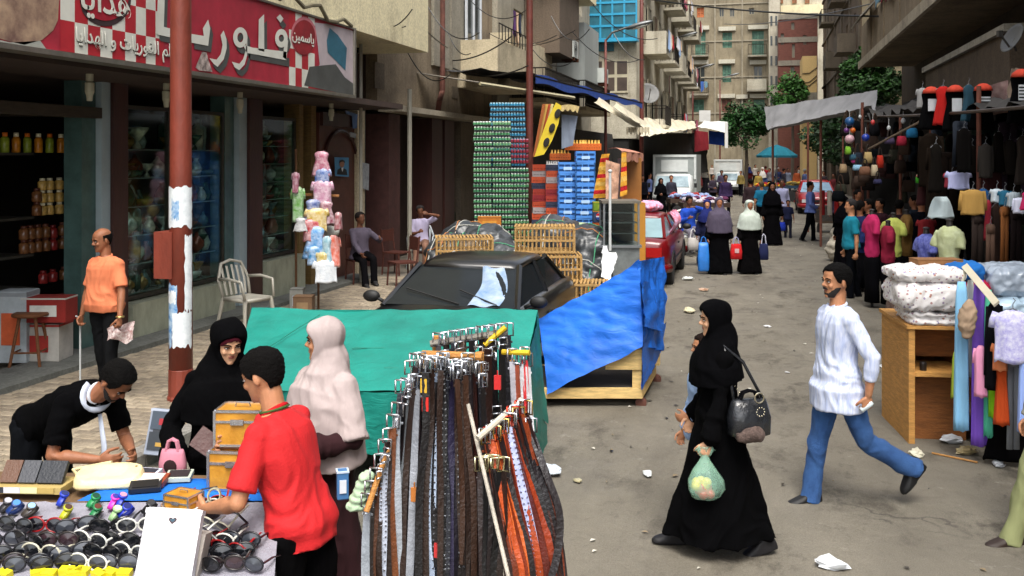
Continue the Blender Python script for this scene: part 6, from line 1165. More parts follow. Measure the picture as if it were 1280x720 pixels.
def cname(c):
    r, g, b = [int(c[i:i+2], 16) for i in (0, 2, 4)]; mx, mn = max(r, g, b), min(r, g, b); lum = 'pale ' if mn > 140 else 'dark ' if mx < 90 else ''
    if mx-mn < 26: return {'pale ': 'white', 'dark ': 'black', '': 'grey'}[lum] if lum else 'grey'
    hs = 'red' if r == mx and g < r*.5 and b < r*.6 and b <= g*1.5 else 'pink' if r == mx and b > g else 'yellow' if r == mx and g > r*.85 else 'tan' if r == mx and b > r*.45 else 'brown' if r == mx and mx < 160 else 'orange' if r == mx else 'green' if g == mx else 'purple' if r > g*1.15 else 'blue'
    return lum+hs
# child outfits on the front rail
def outfit(u, v0, v1, D, label, stripe_=False):
    p = W(u, v0, D); t = thing('child_outfit', label, 'outfit', p, R(YAW)); h = (v1-v0)/F*D
    link('dress', garment('dress', '0c0c0e', .34, h, .1), t, (0, 0, -.04)); b_ = MB(); b_.lathe((0, -.02, -.10), [(.12, 0), (.10, .05), (.05, .09), (.0, .10)], 14); b_.build('hat', cloth('b8402e'), t, True)
    b_ = MB(); b_.bb(-.065, .065, -.085, -.07, -h*.62, -h*.32); b_.build('shirt_panel', cloth('c8ccd0'), t)
    if stripe_:
        for i in range(4): b_ = MB(); z = -h*.36-i*h*.065; b_.bb(-.066, .066, -.088, -.084, z-.015, z); b_.build('stripe', cloth('1a1a1e'), t)
outfit(1163, 108, 158, 13.5, 'child outfit with red hat and white panel, first from the left on the high rail'); outfit(1193, 106, 160, 13.2, 'child outfit with red hat and white panel, right of the long red dress'); outfit(1228, 104, 158, 12.6, 'child outfit with red hat and striped panel before the pink banner', True); outfit(1276, 86, 150, 11.2, 'child outfit with red hat and striped panel at the right edge', True)
for a in [('dress', 'a81814', 1179, 108, 156, 13.3, 24, 'bright red long dress hanging between two child outfits'), ('dress', '22404e', 1211, 106, 152, 12.9, 20, 'denim blue dress with red neck on the high rail'), ('tee', '8a8a8a', 1153, 110, 135, 13.8, 16, 'grey top at the left end of the high rail'),
          ('tee', 'c0c4ec', 1198, 214, 236, 12.6, 30, 'pale lilac top on a white hanger in front of the dark stall'), ('tee', 'a83c4c', 1190, 216, 234, 12.8, 22, 'red top half hidden behind the pale lilac top'),
          ('jacket', 'b08a4a', 1216, 237, 268, 11.4, 32, 'mustard brown jacket on the low rail'), ('tee', '1c4c7c', 1229, 236, 275, 11.6, 18, 'blue shirt beside the mustard jacket'), ('dress', 'a02c3c', 1235, 250, 300, 11.5, 10, 'narrow red garment beside the blue shirt'),
          ('tee', 'c8d4dc', 1246, 236, 252, 11.3, 16, 'white collar shirt in the low rail row'), ('tee', '2a6a88', 1256, 238, 256, 11.2, 16, 'teal shirt in the low rail row'), ('tee', 'b8c4cc', 1267, 240, 258, 11.0, 18, 'pale shirt at the right of the low rail'), ('jacket', 'd8dcf0', 1276, 247, 266, 10.6, 20, 'white lilac shirt near the right edge above the stall table'), ('dress', 'c02860', 1283, 240, 262, 10.4, 14, 'pink garment cut by the right edge'),
          ('trousers', '2a201c', 1222, 268, 335, 11.4, 22, 'dark brown trousers under the mustard jacket'), ('trousers', '5a4438', 1238, 280, 338, 11.3, 14, 'grey brown trousers hanging on the low rail'), ('trousers', '7a4a24', 1256, 258, 335, 11.1, 16, 'rusty brown trousers hanging on the low rail'), ('trousers', '241c1c', 1270, 262, 340, 11.0, 20, 'black trousers at the right of the low rail'), ('dress', '3a2a24', 1245, 255, 330, 11.6, 16, 'dark brown dress hanging between the trousers')]: hang(*a)
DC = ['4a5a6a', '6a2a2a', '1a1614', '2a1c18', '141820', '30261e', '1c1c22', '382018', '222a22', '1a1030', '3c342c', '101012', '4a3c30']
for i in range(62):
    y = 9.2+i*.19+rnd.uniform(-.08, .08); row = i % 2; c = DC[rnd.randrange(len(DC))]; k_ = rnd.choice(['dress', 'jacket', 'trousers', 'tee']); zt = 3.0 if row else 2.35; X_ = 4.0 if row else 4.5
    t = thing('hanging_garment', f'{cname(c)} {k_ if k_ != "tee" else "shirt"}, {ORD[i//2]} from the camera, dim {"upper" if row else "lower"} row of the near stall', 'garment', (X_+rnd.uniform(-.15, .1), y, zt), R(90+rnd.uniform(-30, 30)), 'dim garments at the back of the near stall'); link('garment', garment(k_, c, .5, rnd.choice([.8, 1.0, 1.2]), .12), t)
for i, (u, c, v0, v1) in enumerate([(1170, '1c1916', 180, 240), (1205, '161413', 160, 215), (1215, '241f1b', 182, 216), (1232, '2c2824', 180, 222), (1248, '1c1815', 165, 215), (1262, '2c2622', 175, 218), (1278, '342c28', 170, 230)]): hang(['dress', 'jacket'][i % 2], c, u, v0, v1, 12.2+.2*(i % 3), 18, f'dim {cname(c)} garment, {ORD[i]} of seven from the left, above the low rail', grp='dim garments above the low rail')
# mannequin displays
def mannequin(u, v0, v1, D, col, label, low='0c0c10', face=0, head=False, sl='tee', m_=None):
    p = W(u, v1, D); z1 = W(u, v0, D).z; t = thing('mannequin', label, 'mannequin', (p.x, p.y, 0), R(face)); h = z1-W(u, v1, D).z
    # torso form built as a shaped loft with short sleeves
    b_ = MB(); P = [(0, .13, .10), (.15, .15, .11), (.4, .13, .095), (.6, .155, .11), (.8, .185, .11), (.92, .15, .085), (1, .06, .055)]
    b_.loft([[V(rx*math.cos(q), ry*math.sin(q), z1-h*(1-t_)) for q in [2*math.pi*j/20 for j in range(20)]] for t_, ry, rx in [(a, b, c) for a, b, c in P]])
    for s_ in (1, -1): b_.tube([V(0, s_*.14, z1-h*.14), V(.02, s_*.195, z1-h*.30), V(.03, s_*.205, z1-h*.44)], [.06, .06, .062], 12)
    me = remesh(b_, .018, 1, folds(.012, 9, .6)); me.materials.append(m_ or cloth(col)); link('shirt', me, t)
    b_ = MB(); b_.loft([[V(rx*math.cos(q), ry*math.sin(q), z) for q in [2*math.pi*j/18 for j in range(18)]] for z, rx, ry in ((z1-h*.95, .10, .13), (.75, .115, .165), (.4, .10, .15), (.12, .11, .16))]); b_.build('lower_cloth', cloth(low), t, True)
    b_ = MB(); b_.tube([(0, 0, 0), (0, 0, .3)], .025, 8); b_.lathe((0, 0, 0), [(.16, 0), (.16, .02), (.03, .04)], 14); b_.build('stand', metal('3a3a3a', .5), t); b_ = MB(); b_.tube([(0, 0, z1-.02), (0, 0, z1+.06)], [.045, .035], 10); b_.ell((0, 0, z1+.07), (.045, .05, .02)); b_.build('neck_cap', paint('2a2624'), t); return t
mannequin(1090, 268, 322, 15.6, 'b02458', 'headless mannequin in a pink polo shirt and dark skirt on the right', face=200); mannequin(1117, 272, 322, 16.4, 'b8c060', 'mannequin in a yellow green shirt right of the pink polo one', face=230); mannequin(1110, 282, 330, 15.4, '8a1c38', 'mannequin in a dark red top between the pink and yellow ones', face=190); mannequin(1133, 268, 322, 16.8, '7a5a2c', 'mannequin in a mustard brown top behind the yellow green one', face=180)
mannequin(1158, 292, 345, 12.6, '3c48a8', 'mannequin wrapped in blue violet flowered cloth left of the lime one', face=200, m_=mat('flower_violet', rgb('2c348c'), .9, .3, 16, .1, col2=rgb('8088d0'))); mannequin(1187, 282, 345, 11.8, 'b8c498', 'mannequin in a pale lime shirt just behind the stall table', face=215, m_=mat('lime_cloth', rgb('b4bc88'), .9, .2, 9, .1, col2=rgb('c8d0a8')))
mannequin(1078, 282, 330, 17.4, '18285a', 'mannequin in navy cloth beside the teal shirted man', face=180)
hang('skirt', 'c8d8dc', 1176, 246, 272, 12.4, 34, 'white cloth draped over a dark stand above the violet mannequin', hook=False, d=.2); hang('tee', '6a1418', 1158, 274, 298, 12.9, 24, 'dark red top hanging above the violet mannequin')
# bags, balls, toys on the farther stall
def ball(p, r, col, label, sq_=1.0):
    t = thing('hanging_ball', label, 'ball', p); b_ = MB(); b_.ell((0, 0, 0), (r, r, r*sq_), n=16); b_.build('ball', plastic(col, .3), t, True); b_ = MB(); b_.tube([(0, 0, r*sq_), (0, 0, r*sq_+.12)], .004, 4); b_.build('string', plastic('c8c8c8'), t)
def bag(p, w, h, col, label, col2=None, rz=R(YAW), handle='3a2a20', grp=None, d=.12, hl=.2):
    t = thing('bag', label, 'bag', p, rz, grp); b_ = MB(); b_.loft([[V(w/2*k_*math.copysign(abs(math.cos(q))**.6, math.cos(q)), d/2*m_*math.copysign(abs(math.sin(q))**.7, math.sin(q)), z) for q in [2*math.pi*j/18 for j in range(18)]] for z, k_, m_ in ((-h, .86, .8), (-h*.96, .98, 1.05), (-h*.5, 1.0, 1.1), (-h*.15, .88, .7), (0, .80, .35))]); b_.build('bag_body', cloth(col) if isinstance(col, str) else col, t, True)
    if col2: b_ = MB(); b_.loft([[V(w/2*k_*math.copysign(abs(math.cos(q))**.6, math.cos(q))*1.02, d/2*m_*math.copysign(abs(math.sin(q))**.7, math.sin(q))*1.06, z) for q in [2*math.pi*j/18 for j in range(18)]] for z, k_, m_ in ((-h*.35, .96, 1.0), (-h*.1, .87, .66))]); b_.build('flap', cloth(col2), t, True)
    for s_ in (1, -1): b_ = MB(); b_.tube([V(-w*.25, s_*d*.12, -.02), V(-w*.15, s_*d*.1, hl*.8), V(0, s_*d*.08, hl), V(w*.15, s_*d*.1, hl*.8), V(w*.25, s_*d*.12, -.02)], .009, 6); b_.build('handle', cloth(handle), t)
    return t
bl = [(1062, 152, .09, '1a4a7a', 'blue and green ball at the top of the string of toys'), (1058, 163, .05, '5a2a6a', 'purple ball in the string of toys'), (1066, 163, .055, 'b85a18', 'orange ball in the string of toys'), (1062, 174, .09, 'b8949c', 'pale pink fluffy ball in the string of toys'), (1082, 172, .075, '1c3490', 'deep blue ball right of the toy string'), (1091, 153, .04, 'b03838', 'small red ball above the slanting stick'), (1067, 201, .05, 'b83880', 'pink ball low in the toy string'), (1129, 151, .04, 'b8bcc0', 'white bulb hanging high in the dark'), (1111, 160, .035, 'a8acac', 'grey white bulb hanging in the dark'), (1075, 146, .03, 'b0b4b4', 'small white bulb under the grey canopy end')]
for u, v, r, c, lb in bl: ball(W(u, v, 18.5 if u < 1100 else 17), r, c, lb, 1.3 if r < .045 else 1.0)
for u, v0, v1, wpx, c, c2, lb, D in [(1155, 217, 229, 20, '3a9a28', 'b88878', 'green bag with a pink top hanging on white straps', 14.5), (1060, 183, 193, 7, '6a9a2c', None, 'small lime bag in the string of toys', 18.5), (1085, 190, 204, 10, '9a8458', None, 'tan bag left of the red bag', 18), (1100, 194, 210, 8, 'a02818', None, 'narrow red orange bag in the dark stall', 18), (1093, 206, 220, 8, 'a89a80', None, 'cream narrow bag under the tan bag', 17.5), (1081, 208, 219, 14, '6a4a38', None, 'brown bag low in the farther stall', 17.6), (1072, 206, 213, 12, '7aa0b8', None, 'pale blue bag below the pink ball', 18), (1054, 205, 216, 9, '8a7458', None, 'tan bag at the left corner of the farther stall', 18.6), (1127, 170, 182, 12, '8a1c30', None, 'crimson bag hanging on the slanting stick', 16.5), (1140, 160, 172, 14, '1c6088', None, 'teal blue bag hanging near the slanting stick', 16), (1112, 172, 180, 12, '3a3048', None, 'dim violet bag on the slanting stick', 16.6), (1066, 193, 200, 8, '2a4a5a', None, 'dark teal bag in the string of toys', 18.5), (1097, 224, 230, 10, '2a2a48', None, 'dark blue bag at the lower right of the toys', 17)]:
    p = W(u, v0, D); bag(p, wpx/F*D, (v1-v0)/F*D, c, lb, c2, handle='c8c8c0' if c2 else '2a2420', hl=.14)
for i in range(40):
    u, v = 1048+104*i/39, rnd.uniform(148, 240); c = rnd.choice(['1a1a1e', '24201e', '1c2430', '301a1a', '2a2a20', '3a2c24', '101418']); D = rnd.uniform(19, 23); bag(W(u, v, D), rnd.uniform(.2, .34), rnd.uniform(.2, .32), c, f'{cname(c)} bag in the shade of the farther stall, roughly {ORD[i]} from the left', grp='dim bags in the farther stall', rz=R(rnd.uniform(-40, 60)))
# ================================================================= right stall table
CAB = wood('a87030'); t = thing('stall_table', 'brown wooden market table with a shelf recess at its left end', 'table'); a0 = G(1136, 560); fx = (G(1300, 566)-a0); FT = Fac((a0.x, a0.y), (fx.x, fx.y), (fx.y, -fx.x)); zt = W(1136, 408, 8.3).z; CD = wood('8a5424'); CE = wood('c08c48')
z = lambda v: W(1160, v, 8.25).z
def tb(nm, m_, *q): b_ = MB(); FT.box(b_, *q); return b_.build(nm, m_, t)
tb('side_panel', CE, 0, .05, .02, zt, -.9, 0); tb('back_panel', CD, .05, 1.6, .02, zt, -.9, -.86); tb('front_panel', CD, .05, .52, .02, z(468), -.20, -.17); tb('table_top', CE, -.02, 1.7, zt, zt+.03, -.92, .02); tb('shelf', CE, .05, .47, z(468), z(468)+.035, -.5, .01); tb('upper_panel', CD, .05, .52, z(452), zt, -.36, -.33); tb('partition', CD, .47, .52, .02, z(452), -.86, -.21); tb('side_panel', CE, 1.6, 1.65, .02, zt, -.9, 0)
p = FT.P(.14, z(468)+.035, -.08); mb = MB(); mb.lathe(p, [(.028, 0), (.030, .06), (.026, .075)], 12); o = mb.build('cup', plastic('1a1614')); o['label'] = 'small dark cup standing on the table shelf'; o['category'] = 'cup'
FLW = mat('floral_cloth', rgb('cfc8c2'), .9, .1, 22, .1)
def floral():
    m = MATS['floral_cloth']; n = m.node_tree; b = n.nodes['Principled BSDF']; tc = n.nodes.new('ShaderNodeTexCoord'); vo = n.nodes.new('ShaderNodeTexVoronoi'); vo.inputs['Scale'].default_value = 26; n.links.new(tc.outputs['Object'], vo.inputs['Vector']); cr = n.nodes.new('ShaderNodeValToRGB'); cr.color_ramp.elements[0].position = .22; cr.color_ramp.elements[0].color = (1, 1, 1, 1); cr.color_ramp.elements[1].position = .30; cr.color_ramp.elements[1].color = (0, 0, 0, 1); n.links.new(vo.outputs['Distance'], cr.inputs[0])
    hs = n.nodes.new('ShaderNodeMix'); hs.data_type = 'RGBA'; hs.inputs['A'].default_value = (*rgb('b07858'), 1); hs.inputs['B'].default_value = (*rgb('8c86a8'), 1); sx = n.nodes.new('ShaderNodeSeparateColor'); n.links.new(vo.outputs['Color'], sx.inputs[0]); n.links.new(sx.outputs[0], hs.inputs['Factor'])
    mx = n.nodes.new('ShaderNodeMix'); mx.data_type = 'RGBA'; mx.inputs['A'].default_value = (*rgb('dcd8d6'), 1); n.links.new(hs.outputs['Result'], mx.inputs['B']); n.links.new(cr.outputs[0], mx.inputs['Factor']); n.links.new(mx.outputs['Result'], b.inputs['Base Color'])
floral()
def foldpile(nm, label, x0, x1, z0, z1, d0, d1, n, m_, cat='cloth'):
    mb = MB(); h = (z1-z0)/n
    for i in range(n):
        q = rnd.uniform(-.02, .02); zc = z0+h*(i+.5); c = FT.P((x0+x1)/2+q, zc, (d0+d1)/2); M = Matrix((FT.du.to_4d(), (FT.n).to_4d(), (0, 0, 1, 0), (0, 0, 0, 1))).transposed(); rg = []
        for k_ in range(13): f = k_/12; e = 1-abs(2*f-1)**8; xx = x0+(x1-x0)*f+q; rg.append([FT.P(xx, zc+h*.54*(.6+.4*e)*math.copysign(abs(math.sin(a))**.6, math.sin(a)), (d0+d1)/2+(d1-d0)/2*(.8+.2*e)*math.copysign(abs(math.cos(a))**.5, math.cos(a))) for a in [2*math.pi*j/16 for j in range(16)]])
        mb.loft(rg)
    me = remesh(mb, .014, 1, folds(.022, 11, 1)); me.materials.append(m_); o = link(nm, me); o['label'] = label; o['category'] = cat; return o
foldpile('folded_bedding', 'floral white bedding folded flat on the left end of the stall table', .0, .48, zt+.03, z(388), -.5, .03, 2, FLW); foldpile('folded_bedding', 'bulging floral white blanket in the middle of the bedding pile', -.10, .45, z(388), z(352), -.6, .08, 1, FLW); foldpile('folded_bedding', 'topmost creased floral blanket of the bedding pile', -.08, .50, z(352), z(336), -.6, .05, 1, FLW)
PLW = mat('plastic_wrap', (.34, .40, .48), .22, .3, 5, .4, 10, spec=.8)
foldpile('wrapped_goods', 'grey plastic wrapped bundle at the right end of the stall table', .72, 1.25, z(372), z(334), -.7, -.1, 1, PLW, 'bundle'); foldpile('wrapped_goods', 'pale blue plastic wrapped bundle under the grey one', .68, 1.3, z(400), z(372), -.6, .0, 1, mat('plastic_wrap_blue', (.42, .56, .68), .22, .3, 5, .4, 10, spec=.8), 'bundle'); foldpile('cloth_heap', 'blue and navy cloth heap on the stall table behind the pale rod', .42, .72, z(354), z(332), -.7, -.2, 1, cloth('1f66b0'), 'cloth'); foldpile('cloth_heap', 'crimson and purple cloth heap under the blue one', .5, .74, z(372), z(354), -.6, -.15, 1, cloth('a01438'), 'cloth')
p = FT.P(.22, z(336), -.3); boxthing('carton', 'flat brown cardboard box on top of the bedding pile', 'box', (p.x+.12, p.y+.2, p.z), (.4, .2, .05), (KR('8a6038'),)*3)
mb = MB(); mb.slab(W(1203, 336, 7.9), W(1210, 331, 7.9), W(1250, 378, 7.35), W(1243, 384, 7.35), .02); mb.tube([W(1205, 333, 7.9), W(1206, 345, 7.85), W(1200, 360, 7.85)], .012, 6); o = mb.build('display_rod', paint('c8c0a8')); o['label'] = 'pale rod slanting over the hanging clothes of the stall table'; o['category'] = 'rod'
for a in [('scarf', '86bce0', 1202, 352, 537, 7.75, 24, 'long sky blue cloth hanging at the left of the stall table'), ('scarf', '7a52c0', 1224, 350, 556, 7.7, 24, 'long violet cloth hanging beside the sky blue one'), ('scarf', 'c8ccc8', 1213, 350, 470, 7.85, 16, 'pale grey cloth between the sky blue and violet ones'), ('scarf', '9ae020', 1243, 372, 520, 7.6, 16, 'lime green cloth hanging right of the violet one'), ('scarf', '58c0a0', 1236, 362, 545, 7.65, 16, 'mint green cloth beside the violet one'), ('jacket', '18181c', 1243, 376, 486, 7.45, 26, 'black jacket hanging over the lime cloth'), ('dress', 'c04a1c', 1252, 440, 530, 7.4, 18, 'orange rust garment hanging below the floral lilac blouse'), ('trousers', '80848a', 1267, 440, 562, 7.4, 20, 'grey trousers hanging under the lilac blouse'), ('scarf', 'b8d048', 1194, 440, 498, 7.8, 8, 'short lime strap at the table corner'), ('scarf', '9ab4f0', 1281, 430, 540, 7.2, 20, 'periwinkle cloth at the right edge of the stall'), ('tee', 'd890b0', 1226, 432, 495, 7.5, 18, 'small pink baby garment hung over the violet cloth'), ('tee', 'e08858', 1250, 428, 462, 7.35, 20, 'peach garment peeping out beneath the lilac blouse'), ('dress', '0c0a0c', 1262, 500, 575, 7.6, 60, 'black cloth hanging low behind the grey trousers')]: hang(*a, hook=False, d=.07)
hang('tee', 'c4c4e4', 1266, 388, 452, 7.25, 50, 'white and lilac dotted blouse hanging at the front right of the stall', d=.14, m_=mat('lilac_dots', rgb('e0e0f0'), .9, .1, 30, .1, col2=rgb('9c96d8')))
mb = MB(); mb.ell(W(1210, 398, 7.6), (.07, .06, .16), Matrix.Rotation(.1, 4, 'Y'), 14); me = remesh(mb, .012, 2, folds(.015, 14, 1)); me.materials.append(cloth('a89078')); o = link('cloth_pouch', me); o['label'] = 'beige cloth pouch with a button hanging over the sky blue cloth'; o['category'] = 'pouch'
t = thing('wicker_basket', 'dark wicker basket under the hanging clothes at the stall foot', 'basket', FT.P(.95, 0, -.15)); mb = MB(); mb.lathe((0, 0, 0), [(.34, 0), (.42, .28), (.40, .29), (.32, .03)], 24); mb.build('basket_body', mat('wicker', (.10, .055, .03), .9, .5, 40, .6, 60), t); [None for _ in [0]]
mb = MB(); mb.tube([(.42*math.cos(a), .42*math.sin(a), .29) for a in [2*math.pi*q/24 for q in range(25)]], .02, 6, cap=False); mb.build('rim', mat('wicker', (.1, .055, .03)), t)
# brown sack at the stall corner, curved dark goods
mb = MB(); c = G(1126, 470); mb.ell((c.x+.1, c.y+.9, .45), (.16, .4, .5)); mb.ell((c.x+.12, c.y+.8, .25), (.2, .45, .3)); me = remesh(mb, .03, 2, folds(.04, 5, .5)); me.materials.append(mat('sack_brown', (.10, .06, .045), .9, .4, 4, .3)); o = link('sack', me); o['label'] = 'dark brown bulging sack leaning behind the wooden table end'; o['category'] = 'sack'
# small trolley and things near the red car on the right
p = G(1034, 292); t = thing('hand_cart', 'small dark hand cart with boxes near the bright red car', 'cart', (p.x, p.y, 0), R(YAW)); mb = MB(); mb.bb(-.3, .3, -.3, .4, .35, .42); mb.build('deck', wood('4a3a2c'), t); mb = MB(); mb.bb(-.28, .28, -.25, .35, .42, .9); mb.build('load', mat('load_dark', (.06, .05, .045), .9, .5, 8), t)
for x in (-.25, .25): mb = MB(); mb.lathe((x, 0, .17), [(.05, -.03), (.17, -.03), (.17, .03), (.05, .03)], 16, M=Matrix.Rotation(R(90), 4, 'Y')); mb.build('wheel', mat('tyre', (.018,)*3), t); mb = MB(); mb.tube([(x, .35, .4), (x, .6, 1.3)], .02, 6); mb.build('handle', metal('7a3a30', .6), t)
for i, c in enumerate(('8a1c20', 'c0b8a8', 'a02020')): mb = MB(); p2 = W(1028+9*i, 262, 27.5); mb.tube([V(p2.x, p2.y, .8), V(p2.x, p2.y, 1.5)], .07, 10); o = mb.build('cloth_roll', cloth(c)); o['label'] = f'{["left dark red", "middle pale", "right red"][i]} cloth roll standing by the hand cart'; o['category'] = 'cloth roll'
for i, (u, v) in enumerate(((1049, 300), (1046, 318), (1053, 312))): p = G(u, v+10); mb = MB(); mb.ell((p.x, p.y, .3), (.25, .22, .3)); mb.ell((p.x+.05, p.y, .55), (.14, .14, .14)); me = remesh(mb, .03, 1, folds(.05, 8, 1)); me.materials.append(cloth('b0a898')); o = link('plastic_sack', me); o['label'] = ['white stuffed sack nearest the bright red car', 'white stuffed sack beside the teal shirted man', 'middle one of three white stuffed sacks'][i]; o['category'] = 'sack'
# flower / fruit barrows before the far red car
for i, (u, v, D, c1, c2, lb) in enumerate([(962, 222, 50, 'b88a20', '8a2020', 'far barrow heaped with yellow and red fruit'), (1000, 222, 52, 'a08030', '5a5030', 'far barrow heaped with yellow goods by the red car'), (862, 228, 36, '8a9ac0', '9a3a3a', 'barrow of colourful folded clothes behind the man in blue'), (880, 232, 33, 'b8b0b8', '5a2a4a', 'barrow of pale and purple clothes beside the box van')]):
    p = W(u, v, D); t = thing('barrow', lb, 'barrow', (p.x, p.y, 0), R(YAW)); mb = MB(); mb.bb(-.8, .8, -.5, .5, .75, .9); mb.build('tray', paint('203a50' if i < 2 else '3a2a20'), t)
    for x in (-.7, .7): mb = MB(); mb.lathe((x*.6, -.45, .35), [(.06, -.03), (.35, -.03), (.35, .03), (.06, .03)], 18, M=Matrix.Rotation(R(90), 4, 'X')); mb.build('wheel', mat('tyre', (.018,)*3), t); mb = MB(); mb.bb(x-.03, x+.03, .3, .36, 0, .75); mb.build('leg', wood('4a3a2c'), t)
    mb = MB(); [mb.ell((rnd.uniform(-.7, .7), rnd.uniform(-.4, .4), .9+rnd.uniform(0, .16)), (.12, .1, .08), n=6, k=rnd.randrange(2)) for _ in range(60)]; mb.build('goods', [cloth(c1), cloth(c2)], t, kind='stuff')
# ================================================================= left pavement things
def stool(pos, rz):
    t = thing('bar_stool', 'brown wooden bar stool standing outside the leftmost shop opening', 'stool', pos, rz); WS = wood('6a3e1c'); mb = MB(); mb.lathe((0, 0, .60), [(.14, 0), (.19, .01), (.195, .03), (.18, .045)], 20); mb.build('seat', WS, t, True)
    for i in range(4): a = R(45+90*i); mb = MB(); mb.tube([(.12*math.cos(a), .12*math.sin(a), .6), (.24*math.cos(a), .24*math.sin(a), 0)], [.02, .017], 8); mb.build('leg', WS, t)
    for i in range(4): a, b = R(45+90*i), R(135+90*i); mb = MB(); mb.tube([(.19*math.cos(a), .19*math.sin(a), .22), (.19*math.cos(b), .19*math.sin(b), .22)], .011, 6); mb.build('rung', WS, t)
p = W(38, 195, 10.7); stool((p.x, p.y, .10), R(20))
def plastic_chair(pos, rz, label, col='b0b0a4', s=1.0):
    t = thing('plastic_chair', label, 'chair', pos, rz); t.scale = (s,)*3; m_ = plastic(col, .4); mb = MB()
    mb.grid(lambda a, b: V(-.22+.46*a, -.23+.46*b, .42-.02*math.sin(math.pi*a)*math.sin(math.pi*b)), 10, 10); mb.bb(-.22, .24, -.24, -.22, .37, .42); mb.bb(-.22, .24, .22, .24, .37, .42); mb.bb(.22, .24, -.22, .22, .37, .42); mb.build('seat', m_, t, True)
    for i in range(5): mb = MB(); y = -.16+.08*i; mb.tube([V(-.22, y, .44), V(-.27, y*1.08, .65), V(-.33, y*1.05, .84-.03*abs(i-2)*.5)], .019, 6, flat=.4, up=(0, 1, 0)); mb.build('back_slat', m_, t)
    mb = MB(); mb.tube([V(-.22, -.23, .42), V(-.29, -.25, .66), V(-.34, -.17, .86), V(-.36, 0, .90), V(-.34, .17, .86), V(-.29, .25, .66), V(-.22, .23, .42)], .022, 8); mb.build('back_frame', m_, t, True)
    for s_ in (1, -1):
        mb = MB(); mb.tube([V(-.29, s_*.25, .66), V(-.05, s_*.28, .68), V(.2, s_*.27, .65), V(.25, s_*.25, .42)], .022, 8, flat=.7); mb.build('armrest', m_, t, True)
        for x, dx in ((.22, .05), (-.22, -.08)): mb = MB(); mb.tube([V(x, s_*.22, .42), V(x+dx, s_*.27, 0)], [.030, .022], 6); mb.build('leg', m_, t)
p = W(309, 395, 13.4); plastic_chair((p.x, p.y, .10), R(-20), 'dirty white plastic armchair outside the glass shop window', 'a8a498', 1.02)
def wood_chair(pos, rz, label):
    t = thing('wooden_chair', label, 'chair', pos, rz); m_ = wood('4a1e10'); mb = MB(); mb.bb(-.21, .21, -.21, .21, .43, .46); mb.build('seat', m_, t)
    for x in (-.19, .19):
        for y in (-.19, .19): mb = MB(); mb.tube([V(x, y, .43), V(x*1.12, y*1.1, 0)], .018, 6); mb.build('leg', m_, t)
    for y in (-.19, .19): mb = MB(); mb.tube([V(-.20, y, .45), V(-.26, y, .92)], .018, 6); mb.build('back_post', m_, t)
    mb = MB(); mb.box((-.24, 0, .78), (.03, .40, .24)); mb.build('backrest', m_, t)
# hanging toys / clothes display on the left
t = thing('display_stand', 'wooden stand hung with bagged colourful children clothes before the maroon wall', 'display stand', (0, 0, 0)); p = W(398, 372, 14.9); q = W(370, 376, 14.9)
mb = MB(); mb.tube([V(p.x, p.y, .1), V(p.x, p.y, W(398, 190, 14.9).z)], .02, 6); mb.tube([V(q.x, q.y, .1), V(q.x, q.y, 2.6)], .02, 6); mb.build('upright', wood('5a3a1c'), t, kind='stuff'); mb = MB(); a_, b_2 = W(362, 243, 14.8), W(424, 245, 14.8); mb.tube([a_, b_2], .022, 6); mb.build('crossbar', wood('8a5a2c'), t)
for i, (u, v0, v1, wp, c, nm) in enumerate([(402, 192, 215, 20, 'a02858', 'crimson pink'), (402, 213, 232, 18, '2a58a0', 'blue'), (403, 228, 256, 22, 'b07090', 'pink and red'), (404, 254, 275, 20, '7a1c3c', 'dark crimson'), (374, 236, 272, 14, '58a020', 'bright green'), (371, 218, 236, 8, 'a04060', 'small pink'), (392, 252, 272, 20, '2a4a90', 'navy and white'), (395, 263, 284, 24, 'c0a020', 'yellow'), (393, 276, 296, 26, 'b01828', 'red'), (395, 286, 318, 26, '3088c8', 'sky blue'), (394, 310, 326, 20, '2a80b8', 'deep sky blue'), (420, 297, 328, 16, 'd04818', 'bright orange'), (409, 298, 330, 14, '78a8b8', 'pale teal'), (402, 318, 330, 14, 'b8a030', 'ochre yellow'), (408, 328, 348, 26, 'c8d0d8', 'white speckled'), (375, 275, 284, 14, 'a8a8a8', 'grey white'), (421, 268, 282, 8, '8a2030', 'maroon')]): hang('tee' if i % 3 else 'dress', c, u+rnd.uniform(-3, 3), v0-3, v1+5, 14.75-.03*i, wp*1.25, f'{nm} bagged child garment on the display stand', hook=False, d=.13, m_=mat('bagged_'+c, rgb(c), .3, .4, 13, .3, 25, col2=tuple(min(1, x*.5+.42) for x in rgb(c)), spec=.7))
mb = MB(); mb.ell(W(412, 290, 14.9), (.16, .14, .10)); o = mb.build('plastic_bag', cloth('a8a8a0'), None, True); o['label'] = 'grey white plastic bag stuffed beside the orange garment'; o['category'] = 'bag'
# poster of a man in a suit reduced to a plain portrait print
t = thing('poster', 'small blue poster with a dark haired man in a suit pasted on the maroon wall', 'poster', (0, 0, 0)); XP = -7.74
def pq(nm, pts, m_, l): mb = MB(); mb.add([WX(u, v, XP+.004*l) for u, v in pts], [tuple(range(len(pts)))]); mb.build(nm, m_, t)
pq('sheet', [(418, 196.5), (436, 197), (436, 221), (419, 220)], paint('4a88b0'), 0); pq('suit', [(421, 218), (422, 212), (427, 209), (433, 212), (434.5, 219)], paint('14161c'), 1); pq('face', [(427.5+3.2*math.cos(a), 205+4.2*math.sin(a)) for a in [2*math.pi*i/12 for i in range(12)]], paint('9a7058'), 2); pq('hair', [(424, 204), (424.5, 200.5), (428, 199.5), (431, 201), (431, 204), (429, 202), (426, 202.5)], paint('120e0c'), 3); pq('shirt', [(426.5, 209.5), (429.5, 209.5), (428, 215)], paint('d0d4d8'), 2)
